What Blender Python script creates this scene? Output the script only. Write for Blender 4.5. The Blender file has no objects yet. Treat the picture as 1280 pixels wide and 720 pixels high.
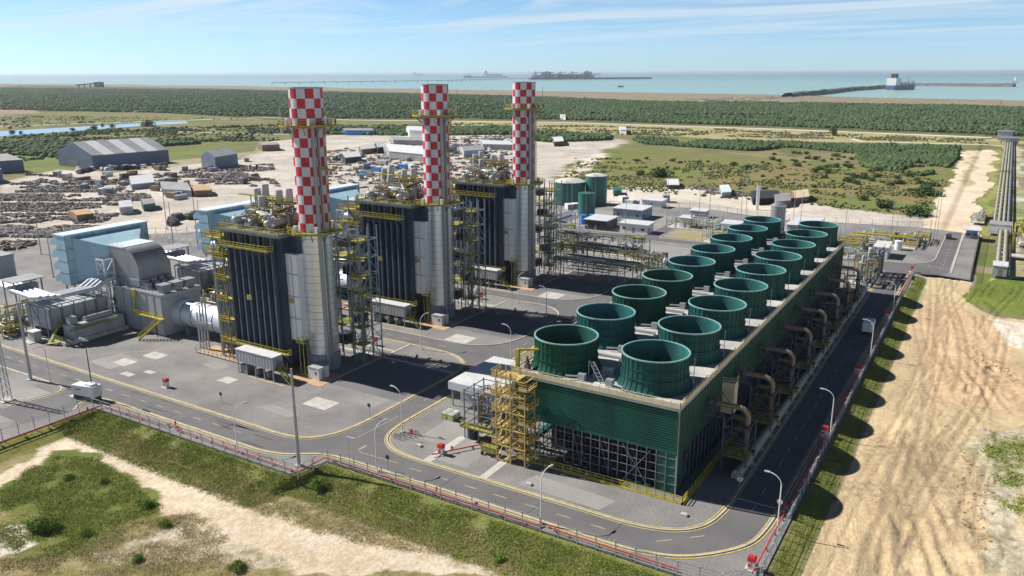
import bpy, math, random
import numpy as np
from mathutils import Vector, Matrix
R = math.radians
rnd = random.Random(7)
scene = bpy.context.scene
COL = scene.collection

# ------------------------------------------------------------------ camera, light, exposure
CAM_H = 64.0
F_PX, PITCH, YAW, ROLL = 995.0, R(15.16), R(31.5), R(-0.28)
fw = Vector((-math.sin(YAW)*math.cos(PITCH), math.cos(YAW)*math.cos(PITCH), -math.sin(PITCH)))
rt = Vector((math.cos(YAW), math.sin(YAW), 0)); up = rt.cross(fw)
rt2 = rt*math.cos(ROLL)+up*math.sin(ROLL); up2 = -rt*math.sin(ROLL)+up*math.cos(ROLL)
cam_d = bpy.data.cameras.new('camera'); cam = bpy.data.objects.new('camera', cam_d); COL.objects.link(cam)
cam_d.sensor_width = 36; cam_d.lens = 36*F_PX/1280; cam_d.clip_start = 0.5; cam_d.clip_end = 200000
M = Matrix((rt2, up2, -fw)).transposed().to_4x4(); M.translation = (0, 0, CAM_H); cam.matrix_world = M
scene.camera = cam

SUN_TO = Vector((-1.12, -0.17, 1.0)).normalized()
sun_el = math.asin(SUN_TO.z); sun_az = math.atan2(SUN_TO.x, SUN_TO.y)
w = bpy.data.worlds.new("World"); scene.world = w; w.use_nodes = True
nt = w.node_tree; nt.nodes.clear()
sky = nt.nodes.new('ShaderNodeTexSky'); sky.sky_type = 'NISHITA'; sky.sun_disc = False
sky.sun_elevation = sun_el; sky.sun_rotation = sun_az; sky.altitude = 0; sky.air_density = 1.0; sky.dust_density = 0.1; sky.ozone_density = 2.0
bg = nt.nodes.new('ShaderNodeBackground'); bg.inputs[1].default_value = 0.05
out = nt.nodes.new('ShaderNodeOutputWorld')
# thin high cloud: streaks stretched along the horizon, mixed over the sky colour
tc = nt.nodes.new('ShaderNodeTexCoord'); sp = nt.nodes.new('ShaderNodeSeparateXYZ'); nt.links.new(tc.outputs['Generated'], sp.inputs[0])
def wn(op, a, b=None):
    n = nt.nodes.new('ShaderNodeMath'); n.operation = op
    for i, v in enumerate((a, b)):
        if v is None: continue
        if isinstance(v, (int, float)): n.inputs[i].default_value = v
        else: nt.links.new(v, n.inputs[i])
    return n.outputs[0]
zc = wn('ADD', wn('MAXIMUM', sp.outputs[2], 0.0), 0.045)
cb = nt.nodes.new('ShaderNodeCombineXYZ'); nt.links.new(wn('DIVIDE', sp.outputs[0], zc), cb.inputs[0]); nt.links.new(wn('DIVIDE', sp.outputs[1], zc), cb.inputs[1])
mp = nt.nodes.new('ShaderNodeMapping'); mp.inputs['Rotation'].default_value = (0, 0, R(-35)); mp.inputs['Scale'].default_value = (0.20, 0.55, 1); mp.inputs['Location'].default_value = (3.1, 1.35, 0)
nt.links.new(cb.outputs[0], mp.inputs[0])
cn = nt.nodes.new('ShaderNodeTexNoise'); cn.inputs['Scale'].default_value = 1.0; cn.inputs['Detail'].default_value = 7; cn.inputs['Roughness'].default_value = 0.62; cn.inputs['Distortion'].default_value = 1.1
nt.links.new(mp.outputs[0], cn.inputs['Vector'])
cr = nt.nodes.new('ShaderNodeValToRGB'); cr.color_ramp.elements[0].position = 0.43; cr.color_ramp.elements[1].position = 0.62
nt.links.new(cn.outputs[0], cr.inputs[0])
cfade = nt.nodes.new('ShaderNodeMapRange'); cfade.inputs[1].default_value = 0.012; cfade.inputs[2].default_value = 0.085
nt.links.new(sp.outputs[2], cfade.inputs[0])
cf2 = nt.nodes.new('ShaderNodeMapRange'); cf2.inputs[1].default_value = 0.30; cf2.inputs[2].default_value = 0.45; cf2.inputs[3].default_value = 1.0; cf2.inputs[4].default_value = 0.0; nt.links.new(sp.outputs[2], cf2.inputs[0])
cm = wn('MULTIPLY', wn('MULTIPLY', wn('MULTIPLY', cr.outputs[0], cfade.outputs[0]), cf2.outputs[0]), 0.85)
mx = nt.nodes.new('ShaderNodeMix'); mx.data_type = 'RGBA'; mx.inputs['B'].default_value = (11.0, 12.2, 12.8, 1)
tint = nt.nodes.new('ShaderNodeMix'); tint.data_type = 'RGBA'; tint.blend_type = 'MULTIPLY'; tint.inputs['Factor'].default_value = 1.0; 
tr_ = nt.nodes.new('ShaderNodeValToRGB'); te = tr_.color_ramp.elements; te[0].position = 0.0; te[0].color = (.40,.60,1.0,1); te[1].position = 1.0; te[1].color = (.06,.085,.14,1)
for p_, c_ in ((.07,(.39,.53,.76,1)), (.30,(.28,.375,.50,1)), (.44,(.09,.12,.19,1))): e_ = te.new(p_); e_.color = c_
nt.links.new(sp.outputs[2], tr_.inputs[0])
tsc = nt.nodes.new('ShaderNodeVectorMath'); tsc.operation = 'SCALE'; tsc.inputs['Scale'].default_value = 2.55; nt.links.new(tr_.outputs[0], tsc.inputs[0]); nt.links.new(tsc.outputs[0], tint.inputs['B'])
nt.links.new(sky.outputs[0], tint.inputs['A'])
nt.links.new(cm, mx.inputs['Factor']); nt.links.new(tint.outputs['Result'], mx.inputs['A']); nt.links.new(mx.outputs['Result'], bg.inputs[0])
nt.links.new(bg.outputs[0], out.inputs[0])

sd = bpy.data.lights.new('sun', 'SUN'); sd.energy = 5.0; sd.angle = R(0.5); sd.color = (1.0, 0.955, 0.89)
so = bpy.data.objects.new('sun', sd); COL.objects.link(so); so.rotation_euler = SUN_TO.to_track_quat('Z', 'Y').to_euler()
scene.view_settings.view_transform = 'Standard'; scene.view_settings.look = 'None'
scene.view_settings.exposure = 0.50; scene.view_settings.gamma = 1.0
scene.render.engine = 'CYCLES'
scene.cycles.volume_bounces = 0; scene.cycles.max_bounces = 6; scene.cycles.transparent_max_bounces = 12

# ------------------------------------------------------------------ helpers
def G(px, py, z=0.0):
    """a point of the photograph carried down to the plane z (x, y in metres)"""
    d = fw + rt2*((px-640)/F_PX) - up2*((py-360)/F_PX)
    t = (z-CAM_H)/d.z
    return (d.x*t, d.y*t)

def tag(o, label=None, cat=None, group=None, kind=None):
    if label: o['label'] = label
    if cat: o['category'] = cat
    if group: o['group'] = group
    if kind: o['kind'] = kind
    return o

def thing(name, label, cat, loc, group=None):
    o = bpy.data.objects.new(name, None); COL.objects.link(o); o.location = loc; o.empty_display_size = 0.5
    return tag(o, label, cat, group)

def copy_tree(o, parent=None):
    c = o.copy(); COL.objects.link(c); c.parent = parent
    for ch in o.children: copy_tree(ch, c)
    return c

class MB:
    """mesh builder in world coordinates; build() links everything collected as ONE object"""
    def __init__(s): s.v = []; s.f = []; s.m = []; s.mi = 0; s.c = []
    def cut(s): s.c.append((len(s.v), len(s.f))); return s      # what follows is a separate piece
    def add(s, vs, fs):
        b = len(s.v); s.v.extend(vs); s.f.extend([tuple(i+b for i in f) for f in fs]); s.m.extend([s.mi]*len(fs)); return s
    def box(s, x0, y0, z0, x1, y1, z1):
        if x1 < x0: x0, x1 = x1, x0
        if y1 < y0: y0, y1 = y1, y0
        return s.add([(x0,y0,z0),(x1,y0,z0),(x1,y1,z0),(x0,y1,z0),(x0,y0,z1),(x1,y0,z1),(x1,y1,z1),(x0,y1,z1)],
            [(0,3,2,1),(4,5,6,7),(0,1,5,4),(1,2,6,5),(2,3,7,6),(3,0,4,7)])
    def bar(s, p, q, w, h=None):
        h = h or w; p = Vector(p); q = Vector(q); d = q-p
        if d.length < 1e-6: return s
        d.normalize(); a = Vector((0,0,1)) if abs(d.z) < .95 else Vector((1,0,0))
        u = d.cross(a).normalized(); t = u.cross(d).normalized()
        vs = []
        for c in (p, q):
            for i, j in ((-1,-1),(1,-1),(1,1),(-1,1)): vs.append(tuple(c+u*(i*w/2)+t*(j*h/2)))
        return s.add(vs, [(0,3,2,1),(4,5,6,7),(0,1,5,4),(1,2,6,5),(2,3,7,6),(3,0,4,7)])
    def tube(s, pts, r, n=10, cap=True):
        pts = [Vector(p) for p in pts]; rs = r if isinstance(r, (list, tuple)) else [r]*len(pts)
        vs = []; fs = []; prev = None
        for i, p in enumerate(pts):
            if i == 0: d = pts[1]-p
            elif i == len(pts)-1: d = p-pts[i-1]
            else: d = (pts[i+1]-p).normalized()+(p-pts[i-1]).normalized()
            d.normalize()
            if prev is None:
                a = Vector((0,0,1)) if abs(d.z) < .9 else Vector((1,0,0)); u = d.cross(a).normalized()
            else: u = (prev-d*prev.dot(d)).normalized()
            prev = u; t = d.cross(u)
            for k in range(n):
                an = 2*math.pi*k/n; vs.append(tuple(p+u*(math.cos(an)*rs[i])+t*(math.sin(an)*rs[i])))
        for i in range(len(pts)-1):
            for k in range(n): a = i*n+k; b = i*n+(k+1) % n; fs.append((a, b, b+n, a+n))
        if cap: fs.append(tuple(range(n-1, -1, -1))); fs.append(tuple(range((len(pts)-1)*n, len(pts)*n)))
        return s.add(vs, fs)
    def lathe(s, prof, c, n=32, a0=0.0, cap0=False, cap1=False):
        vs = []; fs = []
        for r, z in prof:
            for k in range(n): an = a0+2*math.pi*k/n; vs.append((c[0]+r*math.cos(an), c[1]+r*math.sin(an), c[2]+z))
        for i in range(len(prof)-1):
            for k in range(n): a = i*n+k; b = i*n+(k+1) % n; fs.append((a, b, b+n, a+n))
        if cap0: fs.append(tuple(range(n-1, -1, -1)))
        if cap1: fs.append(tuple(range((len(prof)-1)*n, len(prof)*n)))
        return s.add(vs, fs)
    def prism(s, poly, z0, z1):
        n = len(poly)
        if sum(poly[i][0]*poly[(i+1)%n][1]-poly[(i+1)%n][0]*poly[i][1] for i in range(n)) < 0: poly = poly[::-1]
        return s.add([(x,y,z0) for x,y in poly]+[(x,y,z1) for x,y in poly],
            [tuple(range(n-1,-1,-1)), tuple(range(n,2*n))]+[(i,(i+1)%n,n+(i+1)%n,n+i) for i in range(n)])
    def xprism(s, poly, x0, x1):      # profile in (y, z) extruded along x
        n = len(poly)
        return s.add([(x0,y,z) for y,z in poly]+[(x1,y,z) for y,z in poly],
            [tuple(range(n-1,-1,-1)), tuple(range(n,2*n))]+[(i,(i+1)%n,n+(i+1)%n,n+i) for i in range(n)])
    def yprism(s, poly, y0, y1):      # profile in (x, z) extruded along y
        n = len(poly)
        return s.add([(x,y0,z) for x,z in poly]+[(x,y1,z) for x,z in poly],
            [tuple(range(n)), tuple(range(2*n-1,n-1,-1))]+[(i,n+i,n+(i+1)%n,(i+1)%n) for i in range(n)])
    def rail(s, pts, h=1.1, step=1.8, w=.07, rails=3):
        for a, b in zip(pts[:-1], pts[1:]):
            a = Vector(a); b = Vector(b); L = (b-a).length; n = max(1, round(L/step))
            for i in range(n+1):
                p = a.lerp(b, i/n); s.bar(p, p+Vector((0,0,h)), w)
            for k in range(rails):
                zz = h*(1-k*.42); s.bar(a+Vector((0,0,zz)), b+Vector((0,0,zz)), w)
            s.bar(a+Vector((0,0,.08)), b+Vector((0,0,.08)), .03, .16)
        return s
    def build(s, name, mats, parent=None, smooth=False, label=None):
        if s.c:
            marks = [(0, 0)]+s.c+[(len(s.v), len(s.f))]; o = None
            for (v0, f0), (v1, f1) in zip(marks[:-1], marks[1:]):
                if f1 == f0: continue
                q = MB(); q.v = s.v[v0:v1]; q.f = [tuple(i-v0 for i in f) for f in s.f[f0:f1]]; q.m = s.m[f0:f1]; o = q.build(name, mats, parent, smooth, label)
            return o
        me = bpy.data.meshes.new(name)
        off = Vector((0,0,0)); q = parent
        while q is not None: off += q.location; q = q.parent
        me.from_pydata([(x-off.x, y-off.y, z-off.z) for x, y, z in s.v], [], s.f)
        if not isinstance(mats, (list, tuple)): mats = [mats]
        for m in mats: me.materials.append(m)
        if len(mats) > 1: me.polygons.foreach_set('material_index', s.m)
        if smooth:
            me.polygons.foreach_set('use_smooth', [True]*len(s.f))
            try: me.set_sharp_from_angle(angle=R(40))
            except Exception: pass
        me.update()
        o = bpy.data.objects.new(name, me); COL.objects.link(o)
        if parent is not None: o.parent = parent
        if label: o['label'] = label
        return o

def mat(name, col, rough=.7, metal=0.0, var=.15, scale=.6, bump=0.0, bscale=6.0, col2=None, streak=False, fine=0.0, spec=.5, alpha=1.0):
    m = bpy.data.materials.new(name); m.use_nodes = True; t = m.node_tree; b = t.nodes['Principled BSDF']
    b.inputs['Roughness'].default_value = rough; b.inputs['Metallic'].default_value = metal; b.inputs['Specular IOR Level'].default_value = spec
    if alpha < 1: b.inputs['Alpha'].default_value = alpha
    geo = t.nodes.new('ShaderNodeNewGeometry'); mpn = t.nodes.new('ShaderNodeMapping')
    mpn.inputs['Scale'].default_value = (1, 1, .12) if streak else (1, 1, 1)
    t.links.new(geo.outputs['Position'], mpn.inputs[0])
    n = t.nodes.new('ShaderNodeTexNoise'); n.inputs['Scale'].default_value = scale; n.inputs['Detail'].default_value = 6; n.inputs['Roughness'].default_value = .62
    t.links.new(mpn.outputs[0], n.inputs['Vector'])
    rp = t.nodes.new('ShaderNodeValToRGB'); rp.color_ramp.elements[0].position = .3; rp.color_ramp.elements[1].position = .7
    c2 = col2 or tuple(max(0, c*(1-var*1.6)) for c in col); c1 = tuple(min(1, c*(1+var*.6)) for c in col)
    rp.color_ramp.elements[0].color = (*c2, 1); rp.color_ramp.elements[1].color = (*(col if col2 else c1), 1)
    t.links.new(n.outputs[0], rp.inputs[0]); last = rp.outputs[0]
    if fine:
        n2 = t.nodes.new('ShaderNodeTexNoise'); n2.inputs['Scale'].default_value = 3.2; n2.inputs['Detail'].default_value = 4; n2.inputs['Roughness'].default_value = .8
        t.links.new(geo.outputs['Position'], n2.inputs['Vector'])
        mr = t.nodes.new('ShaderNodeMapRange'); mr.inputs[1].default_value = .25; mr.inputs[2].default_value = .75; mr.inputs[3].default_value = 1-fine; mr.inputs[4].default_value = 1+fine
        t.links.new(n2.outputs[0], mr.inputs[0])
        mm = t.nodes.new('ShaderNodeMix'); mm.data_type = 'RGBA'; mm.blend_type = 'MULTIPLY'; mm.inputs['Factor'].default_value = 1
        t.links.new(last, mm.inputs['A']); t.links.new(mr.outputs[0], mm.inputs['B']); last = mm.outputs['Result']
    t.links.new(last, b.inputs['Base Color'])
    if bump:
        nb = t.nodes.new('ShaderNodeTexNoise'); nb.inputs['Scale'].default_value = bscale; nb.inputs['Detail'].default_value = 5
        t.links.new(mpn.outputs[0], nb.inputs['Vector']); bm = t.nodes.new('ShaderNodeBump'); bm.inputs['Strength'].default_value = bump; bm.inputs['Distance'].default_value = .1
        t.links.new(nb.outputs[0], bm.inputs['Height']); t.links.new(bm.outputs[0], b.inputs['Normal'])
    return m

K = {}
K['asphalt'] = mat('asphalt', (.152,.147,.150), .85, var=.18, scale=.16, fine=.16, col2=(.108,.105,.109))
K['yard'] = mat('gravel_yard', (.265,.255,.245), .92, var=.2, scale=.10, fine=.42, bump=.8, bscale=4, col2=(.155,.150,.148))
K['yard2'] = mat('gravel_yard_light', (.31,.30,.285), .92, var=.2, scale=.12, fine=.28, bump=.5, bscale=4, col2=(.24,.235,.225))
K['shadeyard'] = mat('shade_toned_asphalt', (.165,.165,.17), .9, var=.15, scale=.1, fine=.14)  # grey court asphalt; part of its darker tone is painted boiler shadow
K['concrete'] = mat('concrete', (.52,.50,.46), .85, var=.2, scale=.5, fine=.1)
K['kerb'] = mat('kerb_concrete', (.50,.47,.39), .85, var=.2, scale=.8, fine=.12)
K['yline'] = mat('yellow_kerb_paint', (.60,.45,.13), .7, var=.25, scale=1.5)
K['line'] = mat('faded_road_paint', (.50,.42,.24), .7, var=.3, scale=2)
K['wline'] = mat('white_road_paint', (.62,.62,.6), .7, var=.25, scale=2)
K['orange_pad'] = mat('ochre_concrete', (.52,.34,.19), .85, var=.15)
K['silver'] = mat('aluminium_cladding', (.76,.79,.83), .36, .85, var=.08, scale=.5, streak=True, bump=.12, bscale=1.2)
K['silver_dull'] = mat('dull_metal_cladding', (.36,.36,.37), .5, .45, var=.15, scale=.35, streak=True)
K['panel'] = mat('brushed_panel', (.80,.80,.81), .45, .1, var=.12, scale=.4, streak=True)
K['brightleaf'] = mat('bright_leaves', (.20,.30,.05), .8, var=.4, scale=.9, col2=(.09,.15,.03), spec=.2)
K['framedark'] = mat('dark_blue_grey_steel', (.10,.12,.16), .6, .2, var=.25, scale=.6)
K['lattice'] = mat('weathered_grey_steel', (.23,.24,.26), .6, .3, var=.25, scale=.8)
K['seam'] = mat('dark_seam', (.38,.38,.39), .6, .3)
K['white'] = mat('white_paint', (.74,.75,.75), .45, var=.08, scale=.6)
K['whitepipe'] = mat('white_insulation', (.62,.66,.72), .5, .35, var=.08, scale=.6)
K['lgrey'] = mat('light_grey_paint', (.42,.44,.45), .55, var=.12, scale=.4, streak=True)
K['bgrey'] = mat('blue_grey_paint', (.25,.29,.36), .55, var=.12, scale=.4)
K['grey'] = mat('grey_steel', (.24,.255,.28), .5, .3, var=.2, scale=.6)
K['galv'] = mat('galvanised_steel', (.40,.42,.44), .5, .4, var=.15, scale=.8)
K['casing'] = mat('dark_slate_cladding', (.024,.030,.050), .55, .1, var=.25, scale=.25, streak=True, fine=.08)
K['casing2'] = mat('blue_slate_cladding', (.065,.085,.13), .5, .2, var=.2, scale=.25, streak=True)
K['flange'] = mat('blue_grey_flange', (.11,.145,.20), .5, .1, var=.2, scale=.5)
K['yellow'] = mat('safety_yellow', (.50,.40,.05), .55, var=.25, scale=.8)
K['ystair'] = mat('pale_yellow_stair_paint', (.62,.46,.17), .6, var=.25, scale=.6)
K['olive'] = mat('olive_yellow_grating', (.33,.31,.06), .65, var=.25, scale=.8)
K['red'] = mat('fire_red', (.58,.035,.045), .5, var=.15, scale=1)
K['checkred'] = mat('stack_red', (.58,.022,.045), .5, var=.28, scale=.35, streak=True)
K['checkwhite'] = mat('stack_white', (.66,.68,.74), .5, var=.18, scale=.35, streak=True)
K['black'] = mat('black_opening', (.012,.013,.016), .8, var=.1)
K['dark'] = mat('dark_steel', (.06,.065,.075), .6, .3, var=.3, scale=.7)
K['filter'] = mat('pale_blue_filter_panel', (.42,.60,.68), .55, .1, var=.2, scale=.16, col2=(.26,.43,.54))
K['filtertop'] = mat('pale_filter_roof', (.66,.74,.78), .5, var=.08)
K['beigepipe'] = mat('beige_pipe', (.27,.21,.15), .55, var=.2, scale=.7)
K['greenpipe'] = mat('pale_green_pipe', (.36,.34,.26), .55, var=.15, scale=.5)
K['glass'] = mat('window_glass', (.05,.07,.09), .12, var=.1)
K['tankg'] = mat('tank_green', (.018,.13,.105), .45, var=.14, scale=.3, streak=True)
K['tanktop'] = mat('pale_tank_dome', (.62,.62,.56), .6, var=.1)
K['bluetank'] = mat('blue_plastic', (.03,.22,.60), .4, var=.1)
K['lime'] = mat('lime_plastic', (.50,.62,.14), .5, var=.15)
K['roofw'] = mat('white_sheet_roof', (.68,.69,.70), .5, .1, var=.1, scale=.4)
K['roofg'] = mat('grey_sheet_roof', (.33,.33,.34), .6, var=.15, scale=.15)
K['hangar'] = mat('blue_grey_sheet_wall', (.13,.17,.25), .6, var=.15, scale=.08)
K['wood'] = mat('brown_boards', (.27,.18,.11), .85, var=.3, scale=.6)
K['rust'] = mat('rusty_scrap', (.16,.10,.075), .85, var=.45, scale=.5, fine=.2)
K['scrap'] = mat('grey_scrap', (.30,.265,.235), .85, var=.6, scale=.35, fine=.35, col2=(.11,.10,.095))
K['scrap2'] = mat('pale_scrap', (.32,.31,.30), .8, var=.5, scale=.4, fine=.3)
K['rock'] = mat('breakwater_rock', (.15,.15,.155), .9, var=.35, scale=.1, fine=.2)
K['shipblue'] = mat('ship_blue', (.10,.16,.27), .5, var=.1)
K['bark'] = mat('bark', (.12,.09,.065), .9, var=.3)
K['leaf'] = mat('shrub_leaves', (.095,.150,.040), .75, var=.4, scale=.9, col2=(.045,.08,.025), spec=.2)
K['leaf_far'] = mat('scrub_leaves', (.095,.135,.055), .85, var=.4, scale=.03, col2=(.045,.080,.035), spec=.15, fine=.25)
K['leaf2'] = mat('dry_shrub_leaves', (.16,.18,.065), .85, var=.4, scale=.3, col2=(.10,.12,.04), spec=.2)
K['grassb'] = mat('grass_blades', (.33,.36,.09), .9, var=.4, scale=.25, col2=(.19,.25,.055), spec=.2)
K['grassd'] = mat('dry_grass_blades', (.52,.44,.23), .9, var=.4, scale=.25, col2=(.33,.29,.13), spec=.2)
K['soil'] = mat('soil_clods', (.42,.30,.19), .95, var=.3, scale=.8)

# checkered look for fan cylinders: three paints that the units really have
K['fan_teal'] = mat('fan_teal_paint', (.014,.115,.118), .5, var=.3, scale=.35, streak=True, spec=.4)
K['fan_green'] = mat('fan_green_paint', (.008,.075,.046), .6, var=.3, scale=.35, streak=True, spec=.2)
K['fan_in'] = mat('fan_inner_teal', (.022,.19,.20), .55, var=.25, scale=.3, streak=True)
K['fan_in_green'] = mat('fan_inner_green', (.014,.10,.06), .6, var=.25, scale=.3, streak=True)
K['rim'] = mat('pale_rim', (.22,.42,.39), .5, var=.2, scale=1)
K['clad'] = mat('cooling_tower_green', (.015,.105,.075), .5, var=.22, scale=.22, streak=True, fine=.1, spec=.35)
K['cladE'] = mat('weathered_green', (.026,.105,.072), .6, var=.3, scale=.2, col2=(.016,.066,.05), spec=.3)
K['deck'] = mat('deck_concrete', (.50,.50,.48), .8, var=.2, scale=.25, fine=.08)
K['cream'] = mat('cream_parapet', (.72,.63,.43), .7, var=.12, scale=.6)
for i_, (a_, b_) in enumerate((((.011,.098,.098),(.018,.145,.155)),((.008,.078,.082),(.012,.115,.125)),((.014,.092,.082),(.02,.135,.125)))):
    K['fan_teal%d' % i_] = mat('fan_teal_paint', a_, .6, var=.32, scale=.3+.07*i_, streak=True, spec=.2); K['fan_in%d' % i_] = mat('fan_inner_teal', b_, .55, var=.25, scale=.25+.06*i_, streak=True)

# ------------------------------------------------------------------ ground: one sheet, zones read from a plan of the place
def vnoise(x, y, s, seed=0):
    x = x/s+seed*17.3; y = y/s-seed*9.1; xi = np.floor(x).astype(np.int64); yi = np.floor(y).astype(np.int64); fx = x-xi; fy = y-yi
    fx = fx*fx*(3-2*fx); fy = fy*fy*(3-2*fy)
    def h(a, b):
        n = (a*374761393+b*668265263+seed*1274126177) & 0x7fffffff; n = ((n ^ (n >> 13))*1103515245) & 0x7fffffff
        return ((n ^ (n >> 16)) & 0xffff)/65535.0
    return (h(xi,yi)*(1-fx)+h(xi+1,yi)*fx)*(1-fy)+(h(xi,yi+1)*(1-fx)+h(xi+1,yi+1)*fx)*fy
def fbm(x, y, s, seed=0, o=4): return sum(vnoise(x, y, s/2**i, seed+i)*.5**i for i in range(o))/sum(.5**i for i in range(o))
def inpoly(x, y, poly):
    r = np.zeros(x.shape, bool); n = len(poly)
    for i in range(n):
        x0, y0 = poly[i]; x1, y1 = poly[(i+1) % n]
        if y0 == y1: continue
        c = ((y0 > y) != (y1 > y)) & (x < (x1-x0)*(y-y0)/(y1-y0)+x0); r ^= c
    return r
def sm(t): t = np.clip(t, 0, 1); return t*t*(3-2*t)

def edge_south(x): return 82.0+(88.4-82.0)*sm((x+94)/3.5)
TR = [(0, random.Random(k+40).uniform(-12, 6), random.Random(k+60).uniform(-.10, .10), random.Random(k+80).uniform(1, 5), random.Random(k+90).uniform(14, 40)) for k in range(12)]+[(1, y_, s_, a_, l_) for y_, s_, a_, l_ in ((112,.5,3,11),(124,-.35,2,9),(133,.2,4,14),(142,-.7,2,12),(150,.6,3,16),(158,.1,4,10),(172,-.9,3,15),(186,.3,2,9),(196,-.5,3,14))]
def tracks(x, y):
    g = np.zeros(x.shape)
    for ax, c0, sl, A, L in TR:
        if ax == 0: d = x-(c0+sl*(y-150)+A*np.sin((y-150)/L))
        else: d = (y-(c0+sl*(x+2)+A*np.sin((x+2)/L)))*.9
        on = (fbm(x, y, 40, int(abs(c0))+3) > .45)
        for s_ in (-.95, .95): g = np.maximum(g, on*np.clip(1-np.abs(d-s_)/.42, 0, 1))
    return g
def height(x, y):
    ds = np.minimum(edge_south(x)-y, x+147.2)
    h = -0.12-1.5*sm(ds/6.5)
    h = np.minimum(h, -0.12-.75*sm((x+19.3)/3.8))
    de = x+15.5; east = sm(de/6)*(y < 285)
    h += east*((fbm(x, y, 14, 3)-.5)*.8)
    # spoil and wheel ruts pushed up on the sand lot
    bend = 10*(fbm(x, y, 34, 8)-.5); u1 = x*.97+y*.24+bend; v1 = -x*.24+y*.97; u2 = x*.5-y*.87+bend*1.4; v2 = x*.87+y*.5
    rut = .55*(vnoise(u1, v1*.09, .75, 21)-.5)+.35*(vnoise(u1, v1*.07, 1.7, 22)-.5)+.45*(vnoise(u2, v2*.09, .9, 23)-.5)*(fbm(x, y, 16, 24) > .5)
    core = inpoly(x, y, [(-8,104),(1,98),(9,108),(6,150),(3,196),(-4,215),(-9,180),(-11,140)])
    h += core*(rut*.42+.25*fbm(x, y, 3.0, 5))+east*(1-core)*.22*(vnoise(u1, v1*.06, 1.1, 25)-.5)
    c2 = inpoly(x, y, [(-7,103),(1,100),(8,106),(7,120),(4,128),(-3,126),(-7,118)])|inpoly(x, y, [(1,176),(8,178),(12,190),(4,202),(-2,190)]); h += c2*(1.5*(fbm(x, y, 6, 31)-.4)+rut*.8+.5*(fbm(x, y, 1.6, 32)-.5))
    h -= .20*tracks(x, y)*east
    h += (ds > 5)*((fbm(x, y, 9, 6)-.5)*.5)
    return h

def lines(*seg):
    out = []
    for a, b, st in seg: n = max(1, int(round((b-a)/st))); out += [a+(b-a)*i/n for i in range(n)]
    return np.array(out+[seg[-1][1]])
gx = lines((-60000,-9000,8000),(-9000,-1600,250),(-1600,-620,14),(-620,-200,5),(-200,-150,1.4),(-150,-17,.62),(-17,22,.42),(22,60,3),(60,400,20),(400,6000,400))
gy = lines((-400,40,20),(40,112,.58),(112,290,.75),(290,460,2.6),(460,1000,5),(1000,2700,14),(2700,5600,180))
X, Y = np.meshgrid(gx, gy); nx, ny = len(gx), len(gy)
Z = height(X, Y)
coast = [(-60000,5200),(-9000,3700),(-6854,3440),(-5200,3330),(-3665,3090),(-2500,2820),(-1568,2567),(-1000,2450),(-593,2366),(-276,2180),(23,2115),(1500,2050),(6000,1900),(6000,-400),(-60000,-400)]
land = inpoly(X, Y, coast); Z = np.where(land, Z, -7.0)
wx = X+(fbm(X, Y, 26, 1)-.5)*18*np.clip(Y/600, .12, 2.2); wy = Y+(fbm(X, Y, 26, 2)-.5)*18*np.clip(Y/600, .12, 2.2)
so_ = (Y < 83)*(X < -20); wx += so_*(fbm(X, Y, 9, 13)-.5)*9; wy += so_*(fbm(X, Y, 9, 14)-.5)*9
wx += (fbm(X, Y, 4, 11)-.5)*2.2; wy += (fbm(X, Y, 4, 12)-.5)*2.2
cA = np.zeros((ny, nx, 3)); cB = np.zeros((ny, nx, 3)); pat = np.full((ny, nx), .3)
def zone(poly, A, B, p=.3, z=0.0, px=True, warp=True):
    q = [G(a, b, z) for a, b in poly] if px else poly
    m = inpoly(wx if warp else X, wy if warp else Y, q); cA[m] = A; cB[m] = B; pat[m] = p
    return m
SCRUB = ((.075,.095,.038), (.125,.12,.058)); GRASS = ((.150,.180,.055), (.215,.185,.085)); BROWN = ((.30,.20,.115), (.24,.22,.085))
TAN = ((.60,.54,.47), (.43,.39,.34)); SAND = ((.61,.475,.29), (.53,.41,.245)); WSAND = ((.74,.68,.60), (.56,.46,.34)); LUSH = ((.12,.17,.03), (.18,.215,.045))
DUNE = ((.29,.24,.165), (.22,.195,.125)); DRY = ((.34,.28,.15), (.22,.20,.07)); PALE = ((.68,.62,.52), (.56,.50,.41))
cA[:] = DUNE[0]; cB[:] = DUNE[1]; pat[:] = .12
zone([(0,106),(300,111),(640,119),(820,126),(960,127),(1280,133),(1280,172),(960,160),(700,152),(560,150),(350,150),(200,142),(0,140)], *SCRUB, .15)
zone([(0,139),(200,141),(330,150),(560,149),(700,151),(960,159),(1280,171),(1280,330),(0,330)], *GRASS, .2)
zone([(0,143),(350,150),(420,160),(360,182),(210,200),(60,214),(0,214)], (.13,.145,.055), (.22,.20,.085), .35)
zone([(0,192),(70,196),(120,186),(330,178),(210,200),(60,214),(0,214)], (.17,.22,.05), (.14,.155,.055), .35)
zone([(0,136),(50,134),(45,141),(0,143)], (.36,.25,.2), (.30,.22,.17), .2)
zone([(560,151),(700,153),(960,161),(1280,173),(1280,182),(1080,178),(900,174),(760,165),(560,158)], (.40,.34,.19), (.30,.28,.12), .2)
zone([(800,176),(1200,184),(1190,220),(1150,222),(1080,210),(960,196),(820,182)], (.105,.13,.045), (.28,.23,.13), .45)
zone([(700,190),(1195,210),(1160,270),(700,230)], (.165,.20,.05), (.215,.17,.085), .45)
zone([(880,215),(1010,205),(1090,225),(1180,238),(1150,262),(980,246),(900,232)], (.27,.18,.10), (.17,.19,.05), .5)
zone([(905,245),(1000,235),(1170,258),(1160,276),(1010,268),(930,258)], (.145,.20,.045), (.24,.18,.09), .5)
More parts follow.
